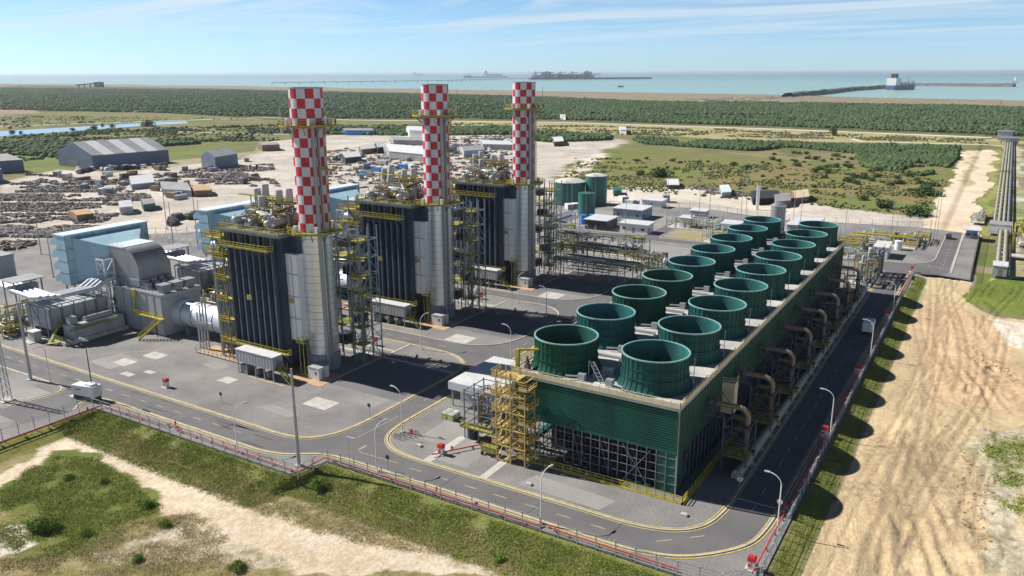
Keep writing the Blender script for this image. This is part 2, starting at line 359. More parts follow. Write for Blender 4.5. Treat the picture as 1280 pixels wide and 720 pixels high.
# builders' yards and storage ground beyond the plant
zone([(0,228),(75,212),(105,214),(215,207),(300,200),(330,178),(430,168),(560,166),(640,166),(735,168),(790,176),(745,192),(705,207),(690,230),(780,236),(960,246),(1060,262),(1175,274),(1215,292),(1205,380),(0,420)], *TAN, .4)
zone([(690,238),(860,232),(960,246),(1010,262),(980,268),(850,248),(700,250)], *PALE, .4)
zone([(120,210),(260,196),(330,186),(330,190),(250,204),(130,218)], (.24,.24,.09), (.40,.36,.26), .4)
zone([(210,260),(245,283),(165,300),(150,292)], (.5,.44,.37), (.6,.53,.45), .4)
zone([(700,218),(745,190),(760,192),(712,222)], *WSAND, .4)
# track running north beside the big pipes
zone([(1152,292),(1186,232),(1205,188),(1240,186),(1246,190),(1232,235),(1222,282),(1214,296)], (.74,.62,.47), (.66,.53,.37), .4)
zone([(1216,190),(1221,196),(1208,232),(1197,228)], (.42,.36,.17), (.6,.5,.35), .5)
zone([(1222,292),(1236,235),(1245,185),(1252,186),(1240,290)], (.20,.25,.05), (.35,.31,.13), .4)
zone([(1258,180),(1280,180),(1280,330),(1262,330)], (.60,.54,.46), (.22,.25,.09), .4)
# sand lot east of the plant
zone([(-17.2,-400),(-16.4,60),(-15.4,96),(-15.2,160),(-15,285),(-3.3,281.5),(-3.3,230),(-2,120),(-2,-400)], *SAND, .5, px=False, warp=False)
zone([(-2.5,-400),(-2.6,281),(-2.7,262),(0,252),(3.4,245),(11,246),(60,270),(400,290),(400,-400)], *SAND, .5, px=False)
zone([(1212,340),(1262,345),(1280,345),(1280,396),(1240,388),(1214,374)], *LUSH, .5, z=-.5)
zone([(1225,350),(1280,300),(1280,345),(1240,345)], (.28,.27,.12), (.55,.48,.38), .5)
zone([(1218,396),(1280,404),(1280,435),(1240,420)], *WSAND, .5, z=-.8)
zone([(1246,446),(1280,450),(1280,480),(1255,472)], *WSAND, .6, z=-.8)
zone([(1205,548),(1280,530),(1280,720),(1245,720),(1232,640),(1215,600)], (.60,.52,.385), (.38,.34,.20), .9, z=-.8)
zone([(1225,535),(1280,545),(1280,640),(1250,620)], (.22,.24,.08), (.55,.47,.36), .9, z=-.8)
zone([(1075,555),(1120,540),(1200,545),(1230,600),(1240,690),(1180,700),(1070,690),(1085,620)], (.56,.43,.26), (.48,.365,.22), .8, z=-.8)
zone([(1135,395),(1200,380),(1240,400),(1280,450),(1280,520),(1160,500)], (.62,.45,.28), (.52,.37,.22), .8, z=-.8)
zone([(-19.6,-50),(-19.4,96),(-19.2,281),(-15.6,281),(-16,96),(-17.5,-50)], (.17,.20,.04), (.26,.24,.09), .8, px=False, warp=False)
tg_ = tracks(X, Y)*(X > -15)*(Y < 283); cA *= (1-.30*tg_)[..., None]; cB *= (1-.30*tg_)[..., None]
# rough field south of the plant
zone([(-147.3,-50),(-147.3,81.9),(-94,82),(-90,88.4),(-19.4,88.6),(-19,-50)], DRY[0], DRY[1], .9, px=False)
zone([(0,650),(140,700),(300,720),(640,720),(560,700),(430,660),(330,630),(250,640),(180,660),(80,690)], (.60,.52,.42), (.32,.27,.15), .9, z=-1.6)
zone([(0,590),(60,560),(125,523),(165,530),(215,560),(270,590),(330,625),(420,655),(600,720),(380,720),(300,680),(235,650),(200,640),(165,600),(120,570),(60,568),(0,612)], (.70,.60,.47), (.60,.48,.33), .7, z=-1.6)
zone([(0,612),(60,568),(120,572),(165,602),(200,640),(150,655),(90,690),(40,700),(0,680)], (.12,.155,.03), (.17,.18,.05), .9, z=-1.6)
zone([(0,655),(25,650),(40,680),(20,690),(0,700)], (.78,.74,.68), (.62,.56,.48), .9, z=-1.6)
zone([(290,610),(360,630),(470,640),(560,670),(640,700),(520,690),(400,670),(320,640)], (.36,.31,.13), (.55,.47,.33), .9, z=-1.6)
m = (edge_south(X)-Y > -.5) & (edge_south(X)-Y < 8+3*(fbm(X,Y,6,4)-.5)) & (X > -147.3+0) & (X < -19.3); cA[m] = (.165,.195,.05); cB[m] = (.23,.22,.085); pat[m] = .9
m = (X > -147.4) & (X < -142+3*(fbm(X,Y,5,4)-.5)) & (Y < 82); cA[m] = (.15,.18,.03); cB[m] = (.24,.22,.07); pat[m] = .9
me = bpy.data.meshes.new('ground')
co = np.stack([X, Y, Z], -1).reshape(-1, 3)
idx = np.arange(nx*ny).reshape(ny, nx); fc = np.stack([idx[:-1,:-1], idx[:-1,1:], idx[1:,1:], idx[1:,:-1]], -1).reshape(-1, 4)
def np_mesh(me, co, fc):
    k = fc.shape[1]
    me.vertices.add(len(co)); me.vertices.foreach_set('co', co.astype(np.float32).ravel())
    me.loops.add(fc.size); me.loops.foreach_set('vertex_index', fc.astype(np.int32).ravel())
    me.polygons.add(len(fc)); me.polygons.foreach_set('loop_start', np.arange(0, fc.size, k, dtype=np.int32)); me.polygons.foreach_set('loop_total', np.full(len(fc), k, np.int32))
    me.update(calc_edges=True)
np_mesh(me, co, fc)
for nm, c in (('soilA', cA), ('soilB', cB)):
    a = me.color_attributes.new(nm, 'FLOAT_COLOR', 'POINT'); a.data.foreach_set('color', np.concatenate([c, pat[..., None]], -1).astype(np.float32).ravel())
me.polygons.foreach_set('use_smooth', np.ones(len(fc), bool))
gm = bpy.data.materials.new('ground_soils'); gm.use_nodes = True; t = gm.node_tree; b = t.nodes['Principled BSDF']; b.inputs['Roughness'].default_value = .95; b.inputs['Specular IOR Level'].default_value = .15
def attr(n): a = t.nodes.new('ShaderNodeAttribute'); a.attribute_name = n; return a
geo = t.nodes.new('ShaderNodeNewGeometry')
def tn(scale, det=6, rough=.65, dist=0.0, vec=None):
    n = t.nodes.new('ShaderNodeTexNoise'); n.inputs['Scale'].default_value = scale; n.inputs['Detail'].default_value = det; n.inputs['Roughness'].default_value = rough; n.inputs['Distortion'].default_value = dist
    t.links.new(vec or geo.outputs['Position'], n.inputs['Vector']); return n.outputs[0]
def gmath(op, a, b2=None, c=None):
    n = t.nodes.new('ShaderNodeMath'); n.operation = op
    for i, v in enumerate((a, b2, c)):
        if v is None: continue
        if isinstance(v, (int, float)): n.inputs[i].default_value = v
        else: t.links.new(v, n.inputs[i])
    return n.outputs[0]
def gmix(f, a, b2, bt='MIX'):
    n = t.nodes.new('ShaderNodeMix'); n.data_type = 'RGBA'; n.blend_type = bt
    for s, v in (('Factor', f), ('A', a), ('B', b2)):
        if isinstance(v, (int, float, tuple)): n.inputs[s].default_value = v
        else: t.links.new(v, n.inputs[s])
    return n.outputs['Result']
A_, B_ = attr('soilA'), attr('soilB')
coarse = tn(.018, 7, .7, .6); finen = tn(.35, 8, .72, .4)
pm = gmath('ADD', gmath('MULTIPLY', coarse, gmath('SUBTRACT', 1.0, A_.outputs['Alpha'])), gmath('MULTIPLY', finen, A_.outputs['Alpha']))
mr = t.nodes.new('ShaderNodeMapRange'); mr.interpolation_type = 'SMOOTHSTEP'; mr.inputs[1].default_value = .41; mr.inputs[2].default_value = .59; t.links.new(pm, mr.inputs[0])
base = gmix(mr.outputs[0], A_.outputs['Color'], B_.outputs['Color'])
spk = t.nodes.new('ShaderNodeMapRange'); spk.inputs[1].default_value = .3; spk.inputs[2].default_value = .7; spk.inputs[3].default_value = .70; spk.inputs[4].default_value = 1.28; t.links.new(tn(1.1, 8, .85), spk.inputs[0])
base = gmix(1.0, base, spk.outputs[0], 'MULTIPLY')
sp2 = t.nodes.new('ShaderNodeMapRange'); sp2.inputs[1].default_value = .3; sp2.inputs[2].default_value = .7; sp2.inputs[3].default_value = .86; sp2.inputs[4].default_value = 1.14; t.links.new(tn(.06, 5, .6), sp2.inputs[0])
base = gmix(1.0, base, sp2.outputs[0], 'MULTIPLY')
# wheel tracks: thin wandering lines running roughly north-south, bump only plus a slight change of tone
mpg = t.nodes.new('ShaderNodeMapping'); mpg.inputs['Rotation'].default_value = (0,0,R(8)); mpg.inputs['Scale'].default_value = (1.3,.07,1)
wv = t.nodes.new('ShaderNodeTexNoise'); wv.inputs['Scale'].default_value = .03; wv.inputs['Detail'].default_value = 2; t.links.new(geo.outputs['Position'], wv.inputs['Vector'])
wa = t.nodes.new('ShaderNodeVectorMath'); wa.operation = 'MULTIPLY_ADD'; wa.inputs[1].default_value = (26,26,0); t.links.new(wv.outputs[1], wa.inputs[0]); t.links.new(geo.outputs['Position'], wa.inputs[2]); t.links.new(wa.outputs[0], mpg.inputs[0])
sx_ = t.nodes.new('ShaderNodeSeparateXYZ'); t.links.new(geo.outputs['Position'], sx_.inputs[0]); eastm = gmath('GREATER_THAN', sx_.outputs[0], -15.5)
trk = tn(1.0, 5, .6, .7, mpg.outputs[0])
tr = t.nodes.new('ShaderNodeMapRange'); tr.inputs[1].default_value = .35; tr.inputs[2].default_value = .65; tr.inputs[3].default_value = .92; tr.inputs[4].default_value = 1.06; t.links.new(trk, tr.inputs[0])
base = gmix(gmath('ADD', .22, gmath('MULTIPLY', eastm, .6)), base, gmix(1.0, base, tr.outputs[0], 'MULTIPLY'))
t.links.new(base, b.inputs['Base Color'])
bm = t.nodes.new('ShaderNodeBump'); bm.inputs['Strength'].default_value = .9; bm.inputs['Distance'].default_value = .28
t.links.new(gmath('ADD', gmath('MULTIPLY', tn(1.6, 8, .7), 1.0), gmath('MULTIPLY', trk, gmath('ADD', .15, gmath('MULTIPLY', eastm, .35)))), bm.inputs['Height']); t.links.new(bm.outputs[0], b.inputs['Normal'])
me.materials.append(gm)
go = bpy.data.objects.new('ground', me); COL.objects.link(go); tag(go, kind='structure')

# sea
sm_ = bpy.data.materials.new('sea_water'); sm_.use_nodes = True; t = sm_.node_tree; b = t.nodes['Principled BSDF']
b.inputs['Roughness'].default_value = .28; b.inputs['Specular IOR Level'].default_value = .35
geo = t.nodes.new('ShaderNodeNewGeometry'); n = tn(.0006, 4); spx = t.nodes.new('ShaderNodeSeparateXYZ'); t.links.new(geo.outputs['Position'], spx.inputs[0])
dist = gmath('ADD', gmath('ADD', spx.outputs[1], gmath('MULTIPLY', spx.outputs[0], .28)), gmath('MULTIPLY', n, 2600.0))
cr = t.nodes.new('ShaderNodeValToRGB'); e = cr.color_ramp.elements; e[0].position = 0.0; e[0].color = (.27,.44,.38,1); e[1].position = 1.0; e[1].color = (.10,.24,.28,1)
e2 = e.new(.28); e2.color = (.25,.42,.38,1); e3 = e.new(.55); e3.color = (.15,.31,.32,1)
mrs = t.nodes.new('ShaderNodeMapRange'); mrs.inputs[1].default_value = 3000; mrs.inputs[2].default_value = 13000; t.links.new(dist, mrs.inputs[0]); t.links.new(mrs.outputs[0], cr.inputs[0]); t.links.new(cr.outputs[0], b.inputs['Base Color'])
bm = t.nodes.new('ShaderNodeBump'); bm.inputs['Strength'].default_value = .25; bm.inputs['Distance'].default_value = .5; t.links.new(tn(.08, 4), bm.inputs['Height']); t.links.new(bm.outputs[0], b.inputs['Normal'])
s = MB(); s.add([(-61000,1500,-2.5),(61000,1500,-2.5),(61000,61500,-2.5),(-61000,61500,-2.5)], [(0,1,2,3)]); tag(s.build('sea', sm_), kind='structure')

# ------------------------------------------------------------------ paved ground, roads, kerbs
def smooth(pts, n=6):
    out = []; P = [pts[0]]+list(pts)+[pts[-1]]
    for i in range(1, len(P)-2):
        p0, p1, p2, p3 = [np.array(P[j], float) for j in (i-1, i, i+1, i+2)]
        L = np.linalg.norm(p2-p1); k = n if L < 14 else 1
        for j in range(k):
            u = j/k
            if k == 1: out.append(tuple(p1)); continue
            t1 = (p2-p0); t2 = (p3-p1)
            t1 = t1/(np.linalg.norm(t1)+1e-9)*L; t2 = t2/(np.linalg.norm(t2)+1e-9)*L
            q = (2*u**3-3*u**2+1)*p1+(u**3-2*u**2+u)*t1+(-2*u**3+3*u**2)*p2+(u**3-u**2)*t2; out.append(tuple(q))
    out.append(tuple(pts[-1])); return out
def offset(pts, d):
    o = []
    for i, p in enumerate(pts):
        a = np.array(pts[max(0,i-1)]); c = np.array(pts[min(len(pts)-1,i+1)]); v = c-a; v = v/(np.linalg.norm(v)+1e-9); o.append((p[0]-v[1]*d, p[1]+v[0]*d))
    return o
def ribbon(mb, pts, w, z0, z1, d=0.0):
    L = offset(pts, d+w/2); Rr = offset(pts, d-w/2)
    for i in range(len(pts)-1):
        q = [Rr[i], Rr[i+1], L[i+1], L[i]]
        mb.add([(x,y,z0) for x,y in q]+[(x,y,z1) for x,y in q], [(0,3,2,1),(4,5,6,7),(0,1,5,4),(2,3,7,6)]+([(3,0,4,7)] if i == 0 else [])+([(1,2,6,5)] if i == len(pts)-2 else []))
def sheet(poly, z, name, m):
    mb = MB(); poly = [tuple(p) for p in poly]
    if sum(poly[i][0]*poly[(i+1)%len(poly)][1]-poly[(i+1)%len(poly)][0]*poly[i][1] for i in range(len(poly))) < 0: poly = poly[::-1]
    mb.prism(poly, z-.03, z); return tag(mb.build(name, m), kind='structure')
pad = [(-330,40),(-147.4,40),(-147.4,81.6),(-94,82),(-91.5,88.6),(-29,88.9),(-24.5,89.8),(-19.6,94),(-19.5,283),(-19,286.2),(-3.7,282.6),(-3.7,367),(-25,372),(-82,362),(-122,374),(-200,347),(-238,286),(-262,236),(-290,205),(-330,165)]
sheet(pad, 0.0, 'gravel_yard', K['yard'])
k1 = smooth([(-330,92),(-205,92),(-112,92.1),(-105,92.3),(-100.5,94),(-97.8,98),(-96.8,104),(-96.6,110),(-96.6,132),(-98,138.6),(-102.5,142.6),(-109.4,144),(-131,144)])
k2 = smooth([(-131.5,150.2),(-112,150.2),(-104,151.2),(-98.6,155.4),(-96.5,162),(-96.4,168),(-96.4,178),(-98.4,185),(-103.5,189.3),(-110,190.4),(-131,190.4)])
k3 = smooth([(-131.6,196.4),(-112,196.4),(-104,197.6),(-98.6,202),(-96.5,208),(-96.4,214),(-96.4,262)])
k4 = smooth([(-90.4,262),(-90.3,116),(-90.2,107),(-89.2,102),(-86.6,99),(-83,97.5),(-77,97.1),(-44,97.2),(-38,97.5),(-33,99.2),(-30,102.6),(-28.8,108),(-28.6,114),(-28.6,278),(-29.6,284),(-33,288),(-39,289.5),(-84,289.5)])
k5 = smooth([(-150,79),(-152.2,82),(-151.5,84.6),(-147,85.3),(-140,85.4),(-106,85.6),(-100,86.8),(-94.6,90),(-89.5,91),(-82,91.1),(-42,91.1),(-36,91.5),(-30.5,93.2),(-26,97),(-23,101.5),(-22,107.5),(-21.9,114),(-21.6,188),(-21.2,276),(-20.6,283)])
k5b = smooth([(-330,84),(-200,84),(-168,84.6),(-163.5,84.2),(-161.5,82),(-161.8,78),(-163,73)])
k6 = smooth([(-84,296.2),(-36,296.2),(-28,296.6),(-21,298.6),(-17,303),(-15.6,309),(-15.4,316),(-15.2,366)])
k7 = [(-9.6,289),(-9.4,367)]
sheet([(-330,84)]+[(-150,84.4)]+k5[18:]+[(-20.6,283),(-12,285),(-9.6,289),(-9.4,367),(-15.2,366)]+k6[::-1]+[(-84,289.5)]+k4[::-1]+[(-96.4,262)]+k3[::-1]+k2[::-1]+k1[::-1], .008, 'road', K['asphalt'])
sheet([(-162,84.6),(-150.8,84.6),(-149.6,79),(-152,70),(-164,70)], .008, 'driveway', K['asphalt'])
sheet([(-330,40),(-166,40),(-160,62),(-149,79.5),(-151,81),(-164,81.5),(-330,81.5)], .004, 'forecourt', K['yard2'])
mb = MB()
for k in (k1,k2,k3,k4,k5,k5b,k6): ribbon(mb, k, .34, -.02, .13)
ribbon(mb, k7, .8, -.02, .13)
tag(mb.build('kerb', K['kerb']), kind='structure')
mb = MB()
for k, d in ((k1,-.42),(k4,-.42),(k5,.42),(k5b,.42)): ribbon(mb, k, .16, .0, .014, d)
for k, d in ((k1,.45),(k4,.5),(k5,-.5)): ribbon(mb, k, .22, -.02, .05, d)
tag(mb.build('kerb_paint', K['yline']), kind='structure')
mb = MB()
def dashes(x0, y0, x1, y1, step=5.6, L=2.3, w=.17):
    d = math.hypot(x1-x0, y1-y0); ux, uy = (x1-x0)/d, (y1-y0)/d; s = 0
    while s+L < d: ribbon(mb, [(x0+ux*s, y0+uy*s), (x0+ux*(s+L), y0+uy*(s+L))], w, 0, .013); s += step
dashes(-250,88.2,-112,88.9); dashes(-78,94.1,-38,94.2); dashes(-34.6,95,-27.5,101.4,5.0); dashes(-25.2,110,-24.9,276); dashes(-93.4,118,-93.4,250); dashes(-128,147.1,-106,147.1); dashes(-128,193.3,-106,193.3); dashes(-12.4,300,-12.3,362)
ribbon(mb, [G(445,548),G(498,520)], .13, 0, .013); ribbon(mb, [G(449,565),G(498,579)], .13, 0, .013)
tag(mb.build('road_marking', K['line']), kind='structure')
mb = MB()
ribbon(mb, [G(433,545.5),G(443,548)], .18, 0, .013); ribbon(mb, [G(448,562),G(458,557)], .18, 0, .013)
ribbon(mb, [(-28.2,112.6),(-22.3,112.6)], .3, 0, .013)
for x in (-170,-166.6,-163.2): ribbon(mb, [(x,72),(x+1.5,77)], .14, 0, .011)
tag(mb.build('white_marking', K['wline']), kind='structure')
# concrete slabs and strips let into the yard
mb = MB()
for x0,y0,x1,y1 in ((-113.4,104.2,-107.2,108.4),(-112.4,151.0,-106,156.2),(-112,196.8,-105.6,203.2),(-166.8,105.2,-161.6,108.6),(-168.6,98.8,-163.8,102.2),(-157,98.8,-154.2,100.2),(-160.5,95.4,-157,97),(-138.6,103.8,-134.8,106.6),
                    (-77.8,97.4,-76.2,108.6),(-66.3,97.4,-64.9,104.6),(-131,133.2,-97.4,134.2),(-131,181,-117.4,181.8),(-98,137.6,-97.2,138.4)): mb.box(x0,y0,-.02,x1,y1,.03)
tag(mb.build('concrete_slab', K['concrete']), kind='structure')
mb = MB()
for k in range(3):
    y = k*44.4
    mb.box(-158,113.4+y,-.02,-138.4,119+y,.06); mb.box(-126,112.6+y,-.02,-116.6,120+y,.06); mb.box(-134.5,108.8+y,-.02,-123.4,109.2+y,.05)
tag(mb.build('plinth_slab', K['orange_pad']), kind='structure')
mb = MB()
for k in range(3):
    y = k*44.4; mb.box(-117.6,114+y,-.02,-117.0,143.6+y,.10); mb.box(-128,137.6+y,-.02,-117.6,138.4+y,.06)
tag(mb.build('yard_border', K['kerb']), kind='structure')
for k in range(3): sheet([(-117,113+44.4*k+2),(-97.2,113+44.4*k+2+(1 if k else 0)),(-97.2,132+44.4*k),(-117,132.8+44.4*k)], .006, 'yard_court', K['shadeyard'])  # court sheets toned darker than the yard, for the boilers' shadow
sheet([(-84,113),(-70,113),(-70,99),(-75.8,99),(-75.8,104),(-84,104)], .006, 'light_apron', K['yard2'])
mb = MB(); ribbon(mb, [(-196,92.8),(-188.5,99.2)], 1.1, -.01, .006); ribbon(mb, [(-176,101),(-168,109),(-166,113.5)], .5, -.01, .006); tag(mb.build('red_dust_stain', mat('red_dust', (.40,.20,.17), .9, var=.35, scale=1.2, col2=(.28,.24,.23))), kind='structure')
mb = MB()
for x0,y0,x1,y1 in ((-174,96,-164,104),(-120,98,-110,101),(-104,110,-99,118),(-60,98.4,-44,103),(-150,108,-143,112)): mb.prism([(x0,y0+.6),(x1-1,y0),(x1,y1-.8),(x0+1.5,y1)], -.01, .0045)
tag(mb.build('resurfaced_patch', K['yard2']), kind='structure')
mb = MB(); r_ = random.Random(12)
for x, y in [(r_.uniform(-200,-35), r_.choice((87.2,90.4)) if r_.random() < .3 else r_.uniform(86,92)) for _ in range(26)]: mb.prism([(x,y),(x+r_.uniform(2,9),y+r_.uniform(-.1,.1)),(x+r_.uniform(2,8),y+r_.uniform(.2,.7)),(x+.4,y+.4)], 0, .0105) if x < -108 else None
for y in (128,151,176,203,231,262): mb.prism([(-28.2,y),(-22.2,y+.1),(-22.2,y+.35),(-28.2,y+.3)], 0, .0105)
for x in (-190,-158,-131,-118,-70,-54,-41): yy = 85.8 if x < -100 else 91.4; mb.prism([(x,yy),(x+.18,yy),(x+.5,yy+5.6),(x+.3,yy+5.6)], 0, .0105)
tag(mb.build('tar_seal', mat('tar_seal', (.075,.073,.078), .8, var=.2)), kind='structure')
sheet([(-176,256),(-96,256),(-93,262),(-93,284),(-176,284)], .0042, 'light_apron', K['yard2']); sheet([(-176,300),(-121,300),(-121,346),(-176,346)], .0042, 'light_apron', K['yard2']); sheet([(-113,300),(-64,300),(-64,350),(-113,350)], .0042, 'light_apron', K['yard2'])
sheet([(-200,289.5),(-84,289.5),(-84,296.2),(-113.5,296.2),(-113.5,352),(-119.5,352),(-119.5,296.2),(-200,296.2)], .0075, 'back_road', K['asphalt'])
mb = MB()
for k in (smooth([(-200,289.3),(-84,289.3)]), smooth([(-200,296.4),(-124,296.4),(-120.6,297.4),(-119.7,301),(-119.7,352)]), smooth([(-113.3,352),(-113.3,301),(-112.4,297.4),(-109,296.4),(-84,296.4)])): ribbon(mb, k, .4, -.02, .14)
tag(mb.build('kerb', K['kerb']), kind='structure')
mb = MB(); mb.prism([(-111,299),(-96,299),(-96,312),(-111,312)], -.02, .02); mb.prism([(-110,314),(-100,314),(-100,322),(-110,322)], -.02, .02); tag(mb.build('planted_bed', mat('planted_bed', (.24,.22,.08), .95, var=.4, scale=.4, col2=(.40,.33,.20), fine=.3)), kind='structure')
# white gravel roads far off
mb = MB()
for pts, wd in (([(440,150),(560,151.5),(700,153),(960,161),(1240,172)], 9), ([(0,158),(120,154),(240,150),(330,147),(440,150)], 8), ([(680,146),(760,138),(830,130),(880,126)], 8), ([(150,162),(330,168),(520,170)], 3.5), ([(560,156.5),(700,163),(780,168)], 3), ([(1065,174),(1080,177),(1235,181)], 5)):
    ribbon(mb, smooth([G(a,b) for a,b in pts]), wd, -.1, .05)
tag(mb.build('gravel_track', mat('pale_track_gravel', (.74,.70,.62), .9, var=.12, scale=.02)), kind='structure')
mb = MB(); mb.prism([G(0,164),G(100,158.5),(G(200,152.5)),G(232,151.5),G(236,154),G(200,156),G(100,163),G(0,170.5)], -.1, .02)
wm = mat('canal_water', (.10,.22,.33), .08, var=.1, scale=.01); tag(mb.build('canal_water', wm), kind='structure')

# ------------------------------------------------------------------ cooling tower
TX0, TX1, TY0, DY, TZ = -66.3, -36.7, 108.3, 15.93, 15.2
TY1 = 248.9
ct = thing('cooling_tower', 'long dark green cooling tower with two rows of nine fan cylinders on top', 'cooling tower', ((TX0+TX1)/2, (TY0+TY1)/2, 0))
mb = MB()      # cladding with horizontal corrugation
mb.box(TX0+.25, TY0+.25, 7.2, TX1-.25, TY1-.25, 14.2)
z = 7.25
while z < 14.1: mb.box(TX0+.1, TY0+.1, z, TX1-.1, TY1-.1, z+.20) if False else None; mb.box(TX0+.1, TY0+.08, z, TX1-.3, TY0+.24, z+.22); z += .42
mb.box(TX0, TY0+.02, 6.9, TX1-.02, TY0+.3, 7.2)
mb.build('cladding', K['clad'], ct)
mb = MB(); y = TY0+.3
mb.box(TX1-.24, TY0+.26, 6.6, TX1-.02, TY1-.3, 14.15)
while y < TY1-.6: mb.box(TX1-.01, y, 6.6, TX1+.07, y+.12, 14.1); y += 1.33
mb.build('side_cladding', K['cladE'], ct, label='paler weathered green side wall cladding')
mb = MB()
for k in range(9): mb.cut(); mb.box(TX1-.02, TY0+.5+k*DY-1.2, 7, TX1+.10, TY0+.9+k*DY-1.2, 14.1)
mb.cut(); mb.box(TX0+.2,TY0+.2,0,TX0+.6,TY0+.6,7); mb.cut(); mb.box(TX1-3.2,TY0+.12,0,TX1-.12,TY0+.25,6.9)
mb.cut(); mb.box(TX1-.25,TY0+.15,0,TX1-.1,TY0+3.2,6.6)
mb.build('corner_panel', K['clad'], ct)
mb = MB(); mb.box(TX1-.12, TY0-.14, 0, TX1+.12, TY0+.07, 14.3); mb.cut(); mb.box(TX0-.1, TY0-.12, 0, TX0+.14, TY0+.07, 14.3); mb.build('corner_post', K['galv'], ct)
# open lower storey
mb = MB(); mb.box(TX0+5, TY0+5, .05, TX1-5, TY1-5, 7.1); mb.build('shade_fill_pack', K['black'], ct)  # fill packs as one black block, painting the shade inside the tower
mb = MB()
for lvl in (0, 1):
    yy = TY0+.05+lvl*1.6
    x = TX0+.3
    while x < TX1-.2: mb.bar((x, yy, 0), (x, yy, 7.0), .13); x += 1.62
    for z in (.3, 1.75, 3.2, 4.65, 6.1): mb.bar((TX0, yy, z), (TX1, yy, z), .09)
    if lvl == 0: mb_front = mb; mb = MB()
mb.build('inner_lattice', K['dark'], ct); mb = mb_front  # second row coloured darker to imitate shade behind the front lattice
for x in range(6):
    xa = TX0+1+x*4.9
    if x in (0,4): mb.bar((xa, TY0, 6.6), (xa+4.6, TY0, .2), .12); mb.bar((xa+4.6, TY0, 6.6), (xa, TY0, .2), .12)
    for j in range(1,3): mb.bar((xa, TY0+j*1.6, 5.8), (xa+1.6, TY0+j*1.6, .2), .12)
mb.build('front_lattice', K['lattice'], ct)
mb = MB()
for lvl in (0, 1):
    xx = TX1-.05-lvl*1.8; y = TY0+.4
    while y < TY1: mb.bar((xx, y, 0), (xx, y, 6.8), .14); y += 1.99
    for z in (.3, 1.9, 3.5, 5.1, 6.55): mb.bar((xx, TY0, z), (xx, TY1, z), .09)
for k in range(9):
    ya = TY0+2+k*DY; mb.bar((TX1, ya, 6.4), (TX1, ya+4, .2), .1); mb.bar((TX1, ya+4, 6.4), (TX1, ya, .2), .1)
mb.build('side_lattice', K['framedark'], ct)
mb = MB(); mb.box(TX0, TY0, -.05, TX0+1, TY1, .4); mb.box(TX1-.6, TY0, -.05, TX1+.0, TY1, .35); mb.box(TX0, TY0, -.05, TX1, TY0+.5, .35); mb.box(TX0-.2, TY1-.4, 0, TX1, TY1, 14); mb.box(TX0, TY0+3, 7.3, TX0+.24, TY1-.4, 14.1); mb.build('basin', K['clad'], ct)
mb = MB(); mb.box(TX0-.15, TY0-.15, 14.25, TX1+.15, TY1+.15, 14.85); mb.box(TX0, TY0, 14.85, TX1, TY1, TZ)
for k in range(1, 9): mb.box(TX0+.3, TY0-1.38+k*DY-.12, TZ, TX1-.3, TY0-1.38+k*DY+.12, TZ+.03)
mb.build('deck', K['deck'], ct)
def parapet(name, pts, m, label=None):
    mb = MB()
    for a, c in zip(pts[:-1], pts[1:]):
        a = Vector(a); c = Vector(c); mb.bar(a+Vector((0,0,.38)), c+Vector((0,0,.38)), .06, .76); L = (c-a).length; n = round(L/1.5)
        for i in range(n+1): p = a.lerp(c, i/n); mb.bar(p, p+Vector((0,0,1.2)), .08)
        for h in (.85, 1.2): mb.bar(a+Vector((0,0,h)), c+Vector((0,0,h)), .07)
    return mb.build(name, m, ct, label=label)
parapet('parapet', [(TX0-.18, TY0-.18, 14.7), (TX1+.18, TY0-.18, 14.7), (TX1+.18, TY1+.1, 14.7)], K['cream'])
mb = MB().rail([(TX0-.1, TY0-.1, TZ), (TX0-.1, TY1, TZ), (TX1, TY1, TZ)], 1.15, 1.6, .09); mb.build('deck_railing', K['ystair'], ct)
